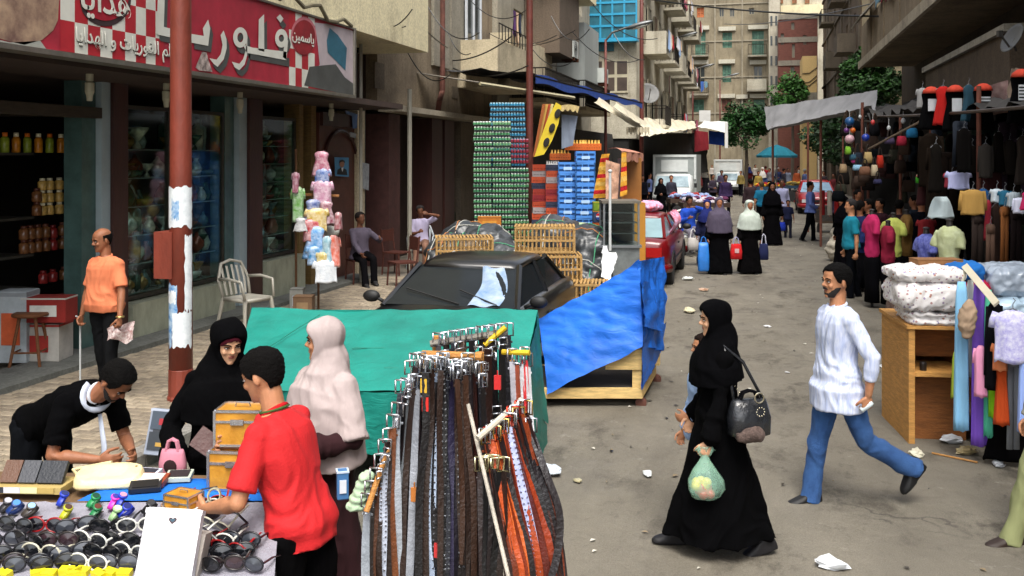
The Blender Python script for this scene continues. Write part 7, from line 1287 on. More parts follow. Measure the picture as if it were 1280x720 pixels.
mb = MB(); mb.add([WX(u, v, -7.73) for u, v in ((432, 138), (447, 143), (446, 160), (441, 161), (440, 145), (432, 142))], [tuple(range(6))]); o = mb.build('notice', paint('4a6a9a')); o['label'] = 'torn white and blue notice at the top right of the maroon arch'; o['category'] = 'notice'
for i, (u, v0, v1) in enumerate(((457, 203, 238), (441, 165, 173))): mb = MB(); mb.add([WX(u+a, v, -7.70) for a, v in ((-4, v0), (4.5, v0+2), (4, v1), (-3.5, v1-2))], [(0, 1, 2, 3)]); o = mb.build('notice', mat('paper_old', (.35, .37, .38), .8, .4, 9, 0)); o['label'] = ['tall torn grey notice on the pier beside the seated man', 'small white switch plate on the maroon wall'][i]; o['category'] = ['notice', 'switch'][i]
# boxes at the shop front, left
for i, (u, v, D, dims, cc, lb) in enumerate([(62, 366, 10.9, (.5, .3, .28), ('8a2018', 'b8b8b0', 'd0d0c8'), 'red carton on the left shelf display behind the bar stool'), (50, 440, 11.0, (.6, .35, .42), ('b0aca4', 'a03028', '9a2820'), 'white and red carton behind the bar stool legs'), (22, 425, 10.9, (.35, .3, .8), ('a8b0b4', '8a9094', 'c85a30'), 'tall white carton with an orange mark at the left edge'), (380, 376, 14.4, (.28, .24, .3), ('6a5038', '5a4028', '8a7050'), 'brown carton at the foot of the display stand'), (372, 372, 14.8, (.2, .2, .36), ('8a8a84', '6a6a64', 'a8b0b8'), 'grey carton behind the brown carton at the display stand')]): p = W(u, v, D); boxthing('carton', lb, 'box', (p.x, p.y, .17 if i < 3 else .1) if i else (p.x, p.y, .62), dims, [KR(c) for c in cc])
# litter
def scrap(u, v, r, col, label, cat='litter', z=.02):
    p = G(u, v); mb = MB(); mb.ell((0, 0, r*.25), (r, r*.7, r*.3), n=10); me = mb.mesh('scrap', plastic(col, .4)); 
    for vv in me.vertices: vv.co = vv.co*(1+.6*noise.noise(vv.co*40+V(u, v, 0))); 
    o = link('litter', me, None, (p.x, p.y, .03+.005)); o['label'] = label; o['category'] = cat; o.rotation_euler = (0, 0, rnd.random()*6)
for a in [(690, 597, .10, 'c0c8d0', 'crumpled clear plastic scrap beside the belt rack'), (810, 600, .055, 'd0d4d4', 'small white paper scrap on the road between the cart and the woman'), (1040, 717, .10, 'd8dce0', 'white wrapper at the bottom edge of the road'), (860, 352, .12, 'd0d4d0', 'white plastic scrap behind the red hatchback'), (862, 393, .12, 'c8c0a0', 'flat cream cardboard piece left of the black robed woman'), (1190, 558, .11, 'd0d4d8', 'white plastic bag scrap at the foot of the wooden table'), (1145, 575, .09, 'c8c4b0', 'torn paper on the road before the wooden table'), (1207, 572, .10, 'a89870', 'beige lump of paper under the stall table'), (1248, 588, .07, 'b8bcc0', 'grey white plastic scrap right of the table'), (1110, 464, .10, 'c8ccd0', 'white plastic scrap behind the walking man'), (880, 366, .09, 'b89880', 'tan cardboard flake on the far road'), (722, 608, .04, 'a8a080', 'tiny leaf scrap right of the belts'), (960, 412, .05, 'd8d8d8', 'white scrap between the woman and the man'), (985, 470, .03, 'b8b8b8', 'tiny white scrap on the road behind the man'), (350, 398, .1, 'b8b4ac', 'white scrap on the pavement by the marble base'), (1130, 450, .06, 'c0c0bc', 'small white scrap beside the dark sack')]: scrap(*a)
mb = MB(); a, b = G(1165, 573), G(1222, 585); mb.tube([a+V(0, 0, .045), b+V(0, 0, .045)], .008, 6); o = mb.build('stick', wood('a87840')); o['label'] = 'thin brown stick lying on the road before the stall'; o['category'] = 'stick'
for i in range(34):
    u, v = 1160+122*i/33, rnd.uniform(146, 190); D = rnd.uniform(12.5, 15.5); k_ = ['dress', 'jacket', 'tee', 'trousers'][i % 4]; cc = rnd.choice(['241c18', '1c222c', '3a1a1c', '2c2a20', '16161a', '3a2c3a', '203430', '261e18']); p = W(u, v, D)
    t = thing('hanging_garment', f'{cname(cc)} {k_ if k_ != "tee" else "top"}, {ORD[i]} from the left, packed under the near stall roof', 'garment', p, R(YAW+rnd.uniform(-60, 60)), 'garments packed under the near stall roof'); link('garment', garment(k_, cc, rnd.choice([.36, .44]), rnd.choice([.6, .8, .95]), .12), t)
# ================================================================= the people
def facing(deg): return R(-75.5+deg)          # 0 = towards the camera, + = turned to the image right, -90 = image left
def at(u, D, z=0): p = W(u, 195, D); return (p.x, p.y, z)
# walking woman in black
r1, i1 = person('woman in a long black robe and black headscarf walking left with a handbag', G(897, 692), facing(-88), 1.60, 'light', None, ('abaya', '08080a'), ('robe', '08080a'), '121014',
    arms=((.12, .22, .72), (.10, -.22, .80)), legs=((-16, 8), (19, 4)), near=True, scarf=('08080b', .24, None), robe_len=.125, head=(0, 6, 0), curl=(.9, .6))
hp = to_world(r1, i1['hand'][0])
t = thing('plastic_bag', 'thin green plastic bag of red and yellow fruit held by the black robed woman', 'bag', hp, R(YAW)); gb = mat('green_film', rgb('a8d8c0'), .15, .2, 8, .4, 12, alpha=.42, spec=.8); mb = MB()
mb.loft([[V(rx*math.cos(q)*(1+.10*math.sin(3*q+z*20)), rx*.7*math.sin(q)*(1+.1*math.sin(4*q)), z) for q in [2*math.pi*j/26 for j in range(26)]] for z, rx in ((-.285, .03), (-.27, .085), (-.22, .112), (-.16, .105), (-.10, .07), (-.05, .035), (-.01, .015), (.02, .02), (.035, .035))]); mb.build('bag_film', gb, t, True)
for i in range(15): a = rnd.random()*6.28; rr_ = rnd.uniform(0, .065); mb = MB(); mb.ell((rr_*math.cos(a), rr_*.6*math.sin(a), -.25+.017*(i//3)), (.031, .031, .03), n=12); mb.build('fruit', mat('fruit_red', rgb('c84038'), .35, .2, 9, 0) if i < 9 else mat('fruit_yellow', rgb('e0c838'), .4, .2, 9, 0), t, True)
for s_ in (1, -1): mb = MB(); mb.tube([(s_*.02, 0, -.02), (s_*.045, .0, .03), (s_*.06, 0, .01)], [.012, .018, .006], 8, flat=.5); mb.build('bag_handle', gb, t, True)
q = to_world(r1, V(-.14, .20, 1.02)); BLH = mat('bag_leather', (.018, .02, .024), .25, .3, 6, .25, 20, spec=.7)
t = bag(q, .27, .22, BLH, 'shiny black leather handbag with studs on the shoulder of the robed woman', None, facing(-88)+R(12), '101014', d=.14, hl=.05)
mb = MB(); ls = t.matrix_basis.inverted() @ (to_world(r1, i1['sh'][0])+V(0, 0, .085)); mb.tube([V(-.10, 0, -.02), V(-.10, -.02, .12).lerp(ls, .5), ls, V(.10, -.02, .12).lerp(ls, .5), V(.10, 0, -.02)], .010, 6); mb.build('shoulder_strap', BLH, t, True)
for i in range(14): a = i/13; mb = MB(); mb.ell((.16-.20*a, -.05-.03*math.sin(a*3), .04-.12*a*a+.12*(1-a)), (.007, .007, .007), n=6); mb.build('stud', metal('d8d0b8', .2), t, True)
for i in range(10): a = 2*math.pi*i/10; mb = MB(); mb.ell((-.03+.026*math.cos(a), .092, -.06+.026*math.sin(a)), (.005, .004, .005), n=6); mb.build('stud', metal('d8d0b8', .2), t, True)
mb = MB(); mb.tube([(-.03+.03*math.cos(a), .075, .02+.03*math.sin(a)) for a in [2*math.pi*q_/14 for q_ in range(15)]], .005, 6, cap=False); mb.build('ring', metal('d8d0b8', .2), t)
mb = MB(); mb.ell((.02, .06, -.20), (.10, .06, .05)); me = remesh(mb, .012, 1, folds(.02, 18, 1)); me.materials.append(mat('fur_brown', rgb('5a4a44'), .9, .5, 30, .5, 90)); link('fur_patch', me, t)
person('child in a pale blue shirt walking half hidden beyond the black robed woman', G(880, 664), facing(-84), 1.33, 'tan', '2a1c16', ('shirt', '9ab4dc'), ('trousers', '2a2c34'), arms=((.14, .14, .80), (.10, -.16, .60)), legs=((16, 10), (-14, 14)), near=True)
# walking man in a white shirt
WSH = mat('striped_shirt', rgb('a8b6dc'), .85, .06, 60, .08, 90, col2=rgb('dfe4f2'), stretch=(1, 1, .12)); JN = mat('denim', rgb('1c3f72'), .9, .3, 4, .3, 160, col2=rgb('3c66a0'))
r2, i2 = person('man in a white striped shirt and blue jeans striding left across the road', G(1047, 636), facing(-80), 1.76, 'tan', '0c0a0a', ('shirt', WSH), ('jeans', JN), '0e0e10',
    arms=((-.09, .25, .86), (-.20, -.20, .88)), legs=((-20, 40), (12, 4)), near=True, head=(4, 2, 0), moustache='1a1412', beard='6a4a36', hem=-.20, sleeve_end=.62, curl=(.9, .7))
q = to_world(r2, i2['hand'][0]); mb = MB(); mb.lathe((0, 0, 0), [(.018, -.05), (.02, -.045), (.02, .03), (.012, .045)], 12, M=Matrix.Rotation(.9, 4, 'Y')); o = mb.build('small_bottle', mat('clear_plastic', (.6, .68, .7), .15, .2, 8, 0), None, True, q); o['label'] = 'small clear bottle in the left hand of the striding man'; o['category'] = 'bottle'
# man in orange on the pavement
r3, i3 = person('balding man in an orange polo shirt and dark trousers on the left pavement', at(132, 9.5, .1), facing(-22), 1.70, 'brown', '14100e', ('tee', mat('orange_polo', rgb('d47850'), .9, .08, 4, .06, 90)), ('trousers', '1e1f21'), '100e0e',
    arms=((.12, .30, .80), (.04, -.27, .80)), legs=((4, 4), (-6, 4)), near=True, bald=True, moustache='1a1210', head=(-22, 12, 0), stout=1.3, hem=-.04, curl=(1.0, .8))
q = to_world(r3, i3['hand'][0]); mb = MB()
mb.grid(lambda s, t_: V(-.12+.26*s, .03*math.sin(s*9+t_*3), -.02-.12*t_+.03*math.sin(s*7)), 14, 10); mb.grid(lambda s, t_: V(-.10+.22*s, .05+.03*math.sin(s*8+t_*5), .02-.14*t_-.02*math.sin(s*5)), 14, 10); o = mb.build('newspaper', mat('newsprint', rgb('d8d0cc'), .8, .2, 30, .2, 30, col2=rgb('8a5a58')), None, True, q-V(0, 0, .02)); o['label'] = 'crumpled newspaper bundle in the left hand of the man in orange'; o['category'] = 'newspaper'; o.rotation_euler = (0, 0, R(YAW))
mb = MB(); mb.tube([(q.x, q.y, q.z)], .01, 3) if False else None; mb = MB(); pz_ = i3['hand'][0]-V(0, 0, 0); e_ = to_world(r3, i3['hand'][0]+V(-.01, 0, .075)); mb.tube([(.034*math.cos(a), .034*math.sin(a), 0) for a in [2*math.pi*k_/14 for k_ in range(15)]], .009, 6, cap=False); o = mb.build('wrist_watch', metal('c8b878', .3), None, True, e_); o['label'] = 'watch on the left wrist of the man in orange'; o['category'] = 'watch'
e_ = to_world(r3, i3['hand'][1]); mb = MB(); mb.tube([V(e_.x, e_.y, .1), V(e_.x, e_.y, e_.z+.03), V(e_.x-.02, e_.y-.04, e_.z+.06)], .009, 8); o = mb.build('walking_stick', paint('b8bcbc', .3)); o['label'] = 'thin white walking stick in the right hand of the man in orange'; o['category'] = 'stick'
# bending vendor
r4, i4 = person('vendor in a black shirt bending over the sunglasses table', at(52, 5.75, 0), facing(62), 1.70, 'brown', '0c0a09', ('tee', '08080a'), ('trousers', '14161a'), arms=((.66, .10, .78), (.64, -.12, .80)), legs=((8, 6), (-4, 8)), lean=63, near=True, head=(8, 22, 0), hem=-.05, under=cloth('c8ccd4'), curl=(.5, .5), beard='1a1210')
mb = MB(); mb.grid(lambda s, t_: to_world(r4, i4['TP'](.125-.10*s+.0*t_, .05*math.sin(3*s)+.02, .47-.10*t_))+V(.0, 0, .0), 8, 8); mb = MB(); pts = [to_world(r4, i4['TP'](.078*math.cos(a), .090*math.sin(a), .505-.02*math.cos(a))) for a in [R(-150+300*q_/16) for q_ in range(17)]]; mb.tube(pts, .026, 8, flat=.5); lp = to_world(r4, i4['TP'](.11, .03, .45)); mb.tube([lp, lp-V(-.03, 0, .18), lp-V(-.035, .02, .36)], [.014, .02, .012], 8, flat=.3); o = mb.build('neck_towel', cloth('c4ccdc'), None, True); o['label'] = 'white towel round the neck of the bending vendor'; o['category'] = 'towel'
# woman with black headscarf and maroon underscarf
r5, i5 = person('woman in black robe and black headscarf over a maroon band behind the table', at(281, 5.25, 0), facing(14), 1.62, 'light', None, ('abaya', '070709'), ('robe', '070709'), arms=((.26, .12, 1.0), (.24, -.24, .93)), legs=((0, 2), (0, 2)), near=True, scarf=('08080a', .26, '4a0c1c'), head=(22, 20, 0), stout=1.25, sleeve_end=.93)
q = to_world(r5, i5['hand'][1]); t = bag(q+V(0, -.02, .10), .14, .14, 'b87888', 'small pink and black bag hanging from the arm of the black veiled woman', None, R(10), 'b87888', d=.06, hl=.05); mb = MB(); mb.ell((0, -.032, -.08), (.035, .008, .035)); mb.build('patch', cloth('2a1a1c'), t)
# woman with cream scarf
r6, i6 = person('woman in a large cream headscarf looking left beside the belt rack', at(408, 5.15, 0), facing(-42), 1.63, 'tan', None, ('abaya', '2a1216'), ('robe', '2a1216'), arms=((.24, .16, 1.0), (.26, -.08, 1.02)), legs=((2, 2), (-2, 2)), near=True, scarf=(mat_c := 'aa9c9a', .50, None), head=(-44, 3, 0), stout=1.1, sleeve_end=.8)
# man in red
r7, i7 = person('man in a red T-shirt with his back half turned, reaching over the table', at(376, 4.2, 0), facing(-112), 1.68, 'tan', '0e0b0a', ('tee', mat('red_tee', rgb('b81218'), .85, .08, 4, .08, 90)), ('trousers', '0c0b0d'), arms=((.34, .20, .97), (.46, -.16, 1.12)), legs=((8, 4), (-8, 4)), lean=15, near=True, head=(6, 12, 0), hem=-.10, under=cloth('a81218'), curl=(.7, .9))
HR7 = to_world(r7, i7['hand'][1]); HL7 = to_world(r7, i7['hand'][0])
mb = MB(); mb.tube([to_world(r7, V(*[c for c in (i7['hand'][0]+V(-.02, 0, .0)-( i7['hand'][0]-i7['sh'][0]).normalized()*.09)])) + V(.030*math.cos(a), .008*math.sin(a), .030*math.sin(a)) for a in [2*math.pi*q_/14 for q_ in range(15)]], .006, 6, cap=False); o = mb.build('wrist_watch', metal('c8c0a0', .3)); o['label'] = 'metal watch on the near wrist of the man in red'; o['category'] = 'watch'
mb = MB(); mb.tube([to_world(r7, i7['TP'](.063*math.cos(a)-.005, .070*math.sin(a), .525)) for a in [2*math.pi*q_/18 for q_ in range(19)]], .005, 6, cap=False); o = mb.build('neck_cord', cloth('3a5a2c')); o.parent = r7; o.matrix_parent_inverse = r7.matrix_basis.inverted()
# seated men on the left pavement
wood_chair(at(450, 18.0, .1), facing(30), 'dark wooden chair under the seated man in the grey violet shirt'); person('man in a grey violet shirt sitting on a chair before the maroon shop', at(450, 17.95, .1), facing(30), 1.72, 'dark', '3a3432', ('shirt', '5a5260'), ('trousers', '161518'), arms=((.30, .28, .85), (.36, -.12, .60)), legs=((84, 80), (78, 64)), seat=.45, head=(20, 0, 0))
plastic_chair(at(526, 20.6, .1), facing(0), 'pale plastic chair under the seated man resting his head on his hand', 'a8b0b4'); person('man in a white shirt sitting with his hand against his head', at(526, 20.55, .1), facing(5), 1.72, 'dark', '1a1412', ('tee', 'b8b0cc'), ('trousers', '7a5a4a'), arms=((.22, .16, 1.16), (.26, -.05, .78)), legs=((84, 86), (82, 60)), seat=.45, head=(8, 14, 8))
wood_chair(at(503, 17.6, .1), facing(-60), 'empty reddish wooden chair between the two seated men'); wood_chair(at(496, 19.4, .1), facing(60), 'dark wooden chair tucked behind the empty reddish chair')
# the three women and their bags
CA = ('abaya', '0a0a0d')
r, i_ = person('woman in a grey violet headscarf and black robe walking forward with a blue bag', G(899, 344), facing(-4), 1.64, 'brown', None, CA, ('robe', '0a0a0d'), legs=((8, 6), (-8, 8)), scarf=('4c4556', .46, None), stout=1.35)
q = to_world(r, i_['hand'][1]); bag(q+V(-.08, -.04, -.02), .24, .60, mat('bag_blue_film', rgb('2f7ad0'), .35, .2, 6, .2), 'tall bright blue shopping bag carried by the woman in violet', handle='2f7ad0', hl=.12)
r, i_ = person('woman in a pale green white headscarf walking with a red bag', G(937, 344), facing(4), 1.58, 'brown', None, CA, ('robe', '0c0a0c'), legs=((7, 6), (-7, 8)), scarf=('b4beb4', .36, None), stout=1.1)
q = to_world(r, i_['hand'][1]); t = bag(q+V(-.06, -.04, -.02), .25, .32, 'b81c20', 'red shopping bag with a white square carried by the pale scarfed woman', handle='a0a0c0', hl=.14); mb = MB(); mb.box((0, -.075, -.14), (.09, .004, .09)); mb.build('label', paint('c8a0a0'), t)
q = to_world(r, i_['hand'][0]); bag(q+V(.06, -.02, -.02), .20, .34, '1a2044', 'navy shopping bag in the other hand of the pale scarfed woman', handle='c8c8d8', hl=.2)
r, i_ = person('girl in navy blue robe and scarf walking left behind the violet scarfed woman', G(884, 334), facing(-10), 1.52, 'tan', None, ('abaya', '12183c'), ('robe', '0c1030'), legs=((7, 6), (-7, 8)), scarf=('16205c', .25, None)); q = to_world(r, i_['hand'][1]); bag(q+V(-.08, 0, 0), .26, .28, 'a8a4a0', 'black and white bag carried by the navy robed girl', None, handle='d8d8d8')
# seated man in blue
plastic_chair(at(861, 24.0, .0), facing(10), 'white plastic armchair under the man in the blue jacket', 'c8c8c4', 1.25); person('man in a bright blue jacket sitting with his hand at his mouth', at(861, 24.0, 0), facing(8), 1.74, 'dark', '161210', ('jacket', '1c44a8'), ('trousers', '6c6874'), arms=((.22, .08, 1.22), (.26, -.10, .95)), legs=((80, 80), (80, 78)), seat=.58, head=(10, 8, 0))
CR = [  # u, feet v, height, facing, skin, hair, top, bottom, scarf, label
 (965, 308, 1.78, 0, 'dark', '0c0a0a', ('abaya', '0a090c'), ('robe', '0a090c'), ('0b0a0e', .3, None), 'tall figure in full black robe and veil in the middle of the street'),
 (977, 291, 1.74, 5, 'dark', '1a1412', ('shirt', 'a4a6c8'), ('trousers', '1a2344'), None, 'man in a pale lilac shirt and cap just behind the black veiled figure'),
 (985, 299, 1.18, -10, 'brown', '14100e', ('tee', '1c2140'), ('trousers', '16182a'), None, 'small child in navy holding a blue bag beside the black veiled figure'),
 (952, 290, 1.66, 175, 'tan', '7a6a50', ('tee', '166a8c'), ('trousers', '0e0e12'), None, 'person in a teal T-shirt walking away left of the black veiled figure'),
 (938, 283, 1.70, 170, 'brown', '14100e', ('jacket', '2a1c20'), ('trousers', '0c0c0e'), None, 'person in a black and maroon jacket walking away'),
 (907, 274, 1.76, 5, 'dark', '120e0c', ('jacket', '281a3c'), ('trousers', '0e0d12'), None, 'man in dark purple standing by the clothes barrows'),
 (919, 243, 1.62, 180, 'brown', None, ('abaya', '3a3440'), ('robe', '3a3440'), ('3a3440', .3, None), 'figure in a dull grey violet robe walking away past the white van'),
 (1013, 303, 1.76, 75, 'brown', '120e0c', ('shirt', '5a6aa4'), ('trousers', '0c0d12'), None, 'man in a blue shirt standing beside the bright red car'),
 (1064, 374, 1.76, -95, 'tan', '1a1412', ('tee', '14788e'), ('trousers', '0e1016'), None, 'man in a teal T-shirt browsing at the right hand stalls'),
 (1075, 366, 1.68, 120, 'brown', '14100e', ('jacket', '141c48'), ('trousers', '0c0c12'), None, 'person in navy half hidden right of the teal shirted man'),
 (1152, 372, 1.84, 200, 'brown', '0e0c0c', ('jacket', '15171f'), ('trousers', '0c0c0e'), None, 'man in a dark jacket in the shade under the green hanging bag'),
 (812, 262, 1.70, 60, 'brown', '0e0c0b', ('shirt', '6a78a8'), ('trousers', '1a1c24'), None, 'man in a blue and white shirt by the cab of the grey box truck'),
 (803, 268, 1.68, 20, 'dark', '0c0a0a', ('jacket', '14141c'), ('trousers', '101014'), None, 'dark haired person at the left of the truck cab group'),
 (826, 275, 1.62, 10, 'dark', None, CA, ('robe', '0a0a0d'), ('0b0b0e', .3, None), 'black veiled woman in front of the truck cab'),
 (839, 268, 1.68, 0, 'brown', '5a2018', ('jacket', '2c2c38'), ('trousers', '141418'), None, 'person in dark grey before the truck cab'),
 (853, 258, 1.70, -10, 'brown', 'a08a40', ('shirt', '8a8458'), ('trousers', '3a3428'), None, 'person in khaki with straw coloured hat behind the man in blue'),
 (902, 250, 1.70, 0, 'dark', '14100e', ('shirt', '3c3448'), ('trousers', '1c1c24'), None, 'person in dim violet before the white van windscreen'),
 (913, 240, 1.70, 175, 'tan', '1a1412', ('shirt', 'c8c8c4'), ('trousers', '8a8a88'), None, 'person all in white beside the white van'),
 (926, 236, 1.70, 0, 'brown', '14100e', ('shirt', '4a4450'), ('trousers', '18181c'), None, 'distant figure in grey near the white van'),
 (937, 238, 1.70, 180, 'brown', None, ('abaya', '7a181c'), ('robe', '5a1418'), ('2a3468', .2, None), 'distant figure in dark red with blue scarf'),
 (948, 250, 1.66, 0, 'brown', '14100e', ('shirt', '8a7638'), ('trousers', '1a1a20'), None, 'distant figure in mustard yellow'),
 (957, 236, 1.72, 180, 'brown', '5a1418', ('jacket', '8a181c'), ('trousers', '1c1c22'), None, 'distant figure in bright red jacket'),
 (973, 240, 1.70, 0, 'dark', 'c8c8c4', ('shirt', '1e2648'), ('trousers', '18181c'), None, 'distant white capped man in navy'),
 (985, 243, 1.70, 10, 'dark', '14100e', ('shirt', '6a7080'), ('trousers', '18181c'), None, 'distant man in grey blue by the yellow barrow'),
 (996, 243, 1.68, 0, 'dark', '14100e', ('shirt', '9a4a28'), ('trousers', '18181c'), None, 'distant person in rust orange'),
 (1006, 248, 1.74, 100, 'brown', 'b0b0a8', ('shirt', '4a567c'), ('trousers', '18181c'), None, 'distant man in blue grey with a white head cloth'),
 (1030, 252, 1.70, -60, 'dark', '14100e', ('shirt', '30282c'), ('trousers', '18181c'), None, 'distant dim figure right of the bright red car'),
 (1042, 262, 1.70, -40, 'dark', '14100e', ('shirt', '5a2024'), ('trousers', '141418'), None, 'person in dark maroon in the shade near the sacks'),
 (891, 262, 1.66, 30, 'dark', '14100e', ('shirt', '2c2430'), ('trousers', '141418'), None, 'dim figure beside the clothes barrows'),
 (872, 250, 1.68, -20, 'dark', '14100e', ('shirt', '601c1c'), ('trousers', '141418'), None, 'dim figure in dull red behind the clothes barrow'),
 (966, 232, 1.7, 0, 'brown', '14100e', ('shirt', 'a8a49c'), ('trousers', '22222a'), None, 'tiny distant figure in white under the teal parasol'),
 (944, 230, 1.7, 180, 'brown', '14100e', ('shirt', '26221f'), ('trousers', '22222a'), None, 'tiny distant dark figure at the end of the street'),
 (1100, 352, 1.66, -70, 'brown', '14100e', ('jacket', '2c0e18'), ('trousers', '0c0c10'), None, 'dim person in dark crimson behind the pink mannequin')]
for n_, (u, v, h, fc, sk_, hr, tp, bt, sc_, lb) in enumerate(CR):
    r, i_ = person(lb, G(u, v), facing(fc), h, sk_, hr, tp, bt, legs=((10, 8), (-10, 12)) if n_ % 2 else ((5, 4), (-6, 6)), scarf=sc_, arms=(None, (.2, -.12, 1.0)) if n_ % 3 == 1 and h > 1.5 else (None, None), stout=1.15 if n_ % 4 == 0 else 1)
    if h < 1.3: q = to_world(r, i_['hand'][1]); bag(q, .22, .26, '1c34a0', 'blue bag carried by the small child')
person('passer-by mostly out of frame at the lower right in olive trousers and brown shoes', G(1330, 690), facing(-80), 1.75, 'tan', '1a1412', ('shirt', '8a8a80'), ('trousers', '80845c'), '2a1c14', legs=((-18, 20), (22, 4)), near=True)
for n_, (u, v, h, fc, tp, lb) in enumerate([(1086, 360, 1.70, -100, ('jacket', '14141c'), 'shopper in a black jacket behind the pink mannequin'), (1124, 356, 1.66, 150, ('shirt', '30181c'), 'shopper in dark wine red between the mannequins'), (1143, 350, 1.72, -120, ('jacket', '1c2430'), 'shopper in slate blue by the violet mannequin'), (1172, 352, 1.68, 20, ('shirt', '241a16'), 'stallholder in dark brown behind the white draped cloth'), (1206, 354, 1.72, -20, ('jacket', '101014'), 'stallholder in black in front of the hanging brown trousers'), (1054, 340, 1.64, -80, ('abaya', '0c0a10'), 'veiled shopper in black left of the teal shirted man'), (1048, 300, 1.66, 160, ('shirt', '4a3a50'), 'shopper in dull mauve walking away near the white sacks'), (1072, 326, 1.7, 30, ('jacket', '2a1418'), 'dim shopper in dark red further up the right stalls')]):
    fe = tp[0] == 'abaya'; person(lb, G(u, v), facing(fc), h, 'brown', None if fe else '120e0c', tp, ('robe', '0c0a10') if fe else ('trousers', '0e0e12'), legs=((5, 4), (-6, 6)), scarf=('0c0a10', .3, None) if fe else None)
xs_ = random.Random(5)
for n_ in range(16):
    u = 872+9*n_; v = xs_.choice([229, 232, 236, 241, 246]); c_ = xs_.choice(['2c2a34', '5a2a24', 'a8a098', '30406a', '6a6a70', '8a3a28', '1c2230', '7a6a3a', '12121a']); fe = n_ % 4 == 1
    person(f'{cname(c_)} clad far figure, {ORD[n_]} from the left in the far crowd', G(u, v), facing(xs_.uniform(-60, 200)), xs_.uniform(1.58, 1.78), 'brown', None if fe else '14100e', ('abaya' if fe else 'shirt', c_), ('robe', c_) if fe else ('trousers', '1a1a20'), legs=((9, 7), (-9, 10)), scarf=(xs_.choice(['c0bcb4', '2a2a30', '6a4a6a']), .3, None) if fe else None, group='far crowd')
bits = MB()
for n_ in range(520):
    y = 4.5+40*xs_.random()**1.6; x = xs_.uniform(KX+.05, 3.6); s_ = xs_.uniform(.008, .028)*(1+y*.03); a_ = xs_.random()*6.28; z_ = .012+.03*math.sin(math.pi*(x-KX)/12)
    bits.add([V(x+s_*math.cos(a_+q_)*r_, y+s_*math.sin(a_+q_)*r_, z_+h_) for q_, r_, h_ in ((0, 1, .002), (1.5, .7, .008), (3.1, 1.1, .002), (4.6, .6, .010))], [(0, 1, 2, 3)], xs_.randrange(4))
o = bits.build('road_litter', [plastic('c0bcb0'), plastic('3a342c'), plastic('7a6a50'), plastic('20201e')], kind='stuff')
# ================================================================= sunglasses table
TZ = .93; t = thing('market_table', 'market table spread with sunglasses on grey cloth at the lower left', 'table')
mb = MB(); q = [G(-70, 588, TZ-.03), G(352, 596, TZ-.03), G(352, 628, TZ-.03), G(-70, 628, TZ-.03)]; mb.slab(q[3], q[2], q[1], q[0], .03); mb.build('table_top', wood('6a5238'), t)
P0, P1, P2, P3 = G(-90, 628, TZ), G(350, 628, TZ), G(338, 790, .76), G(-110, 790, .76)
mb = MB(); patch(mb, P3, P2, P1, P0, 60, 30, .006, 12, 1); GC = mat('cloth_grey_table', rgb('8a8892'), .95, .2, 7, .25, 60); mb.build('display_cloth', GC, t, True)
mb = MB(); patch(mb, P2-V(0, 0, .5), P2, P1, P1-V(0, 0, .5), 10, 10, .02, 8, 4); patch(mb, P3-V(0, 0, .6), P2-V(0, 0, .6), P2, P3, 30, 10, .02, 8, 2); mb.build('cloth_side', GC, t, True)
for p in (q[0], q[1], P2, P3): mb = MB(); mb.bb(p.x-.025, p.x+.025, p.y-.025, p.y+.025, 0, p.z-.035); mb.build('leg', wood('6a5238'), t)
mb = MB(); patch(mb, G(96, 626, TZ+.004), G(352, 626, TZ+.004), G(350, 597, TZ+.004), G(150, 600, TZ+.004), 30, 8, .004, 9, 2); mb.build('blue_cloth', cloth('1c6cc8'), t, True)
NS = (P2-P3).cross(P0-P3).normalized(); 
def S(u, v, up=0):
    o = V(0, 0, CAMH); r = W(u, v, 1)-o; k_ = (P3-o).dot(NS)/r.dot(NS); return o+r*k_+NS*up
SU = (P1-P0).normalized(); SV = NS.cross(SU).normalized()
SM = Matrix((SU, SV, NS)).transposed().to_4x4()
def glasses_proto(fr, lens, name='sunglasses'):
    t = thing(name, 'x', 'sunglasses'); m_ = plastic(fr, .25); LN = mat('lens_'+lens, rgb(lens), .08, .4, 3, 0, spec=.9)
    for s_ in (1, -1):
        pts = [V(s_*(.036+.033*math.cos(a)), .012*math.cos(a*1.0)-.004, .0+.024*math.sin(a)) for a in [2*math.pi*i/18 for i in range(18)]]
        pts = [V(p.x, .0, .03+p.z) for p in pts]; mb = MB(); mb.tube(pts+[pts[0]], .0035, 6, cap=False); mb.build('rim', m_, t, True); mb = MB(); mb.add(pts+[sum(pts, V(0, 0, 0))/len(pts)+V(0, -.006, 0)], [(i, (i+1) % 18, 18) for i in range(18)]); mb.build('lens', LN, t)
        mb = MB(); mb.tube([V(s_*.070, 0, .038), V(s_*.072, .06, .037), V(s_*.068, .12, .022)], [.0032, .003, .0025], 6, flat=1.6); mb.build('temple', m_, t)
    mb = MB(); mb.tube([V(-.006, 0, .034), V(0, -.003, .038), V(.006, 0, .034)], .003, 6); mb.build('bridge', m_, t); return freeze(t)
GP = [glasses_proto(*a) for a in (('121214', '14161a'), ('8a1418', '1a1a20'), ('c8c8c0', '26282c'), ('2a2422', '3a2a30'), ('b8b4a0', '14161a'), ('1a1a20', '3c4048'))]
GN = ['black', 'red framed', 'white framed', 'dark brown', 'cream framed', 'grey black']
rows = [(668, [18, 56, 96, 138, 172]), (686, [4, 34, 72, 112, 150, 268, 300]), (702, [16, 50, 90, 128, 162, 262, 292]), (716, [2, 34, 68, 108, 146, 250, 280, 304])]; k_ = 0; used = set()
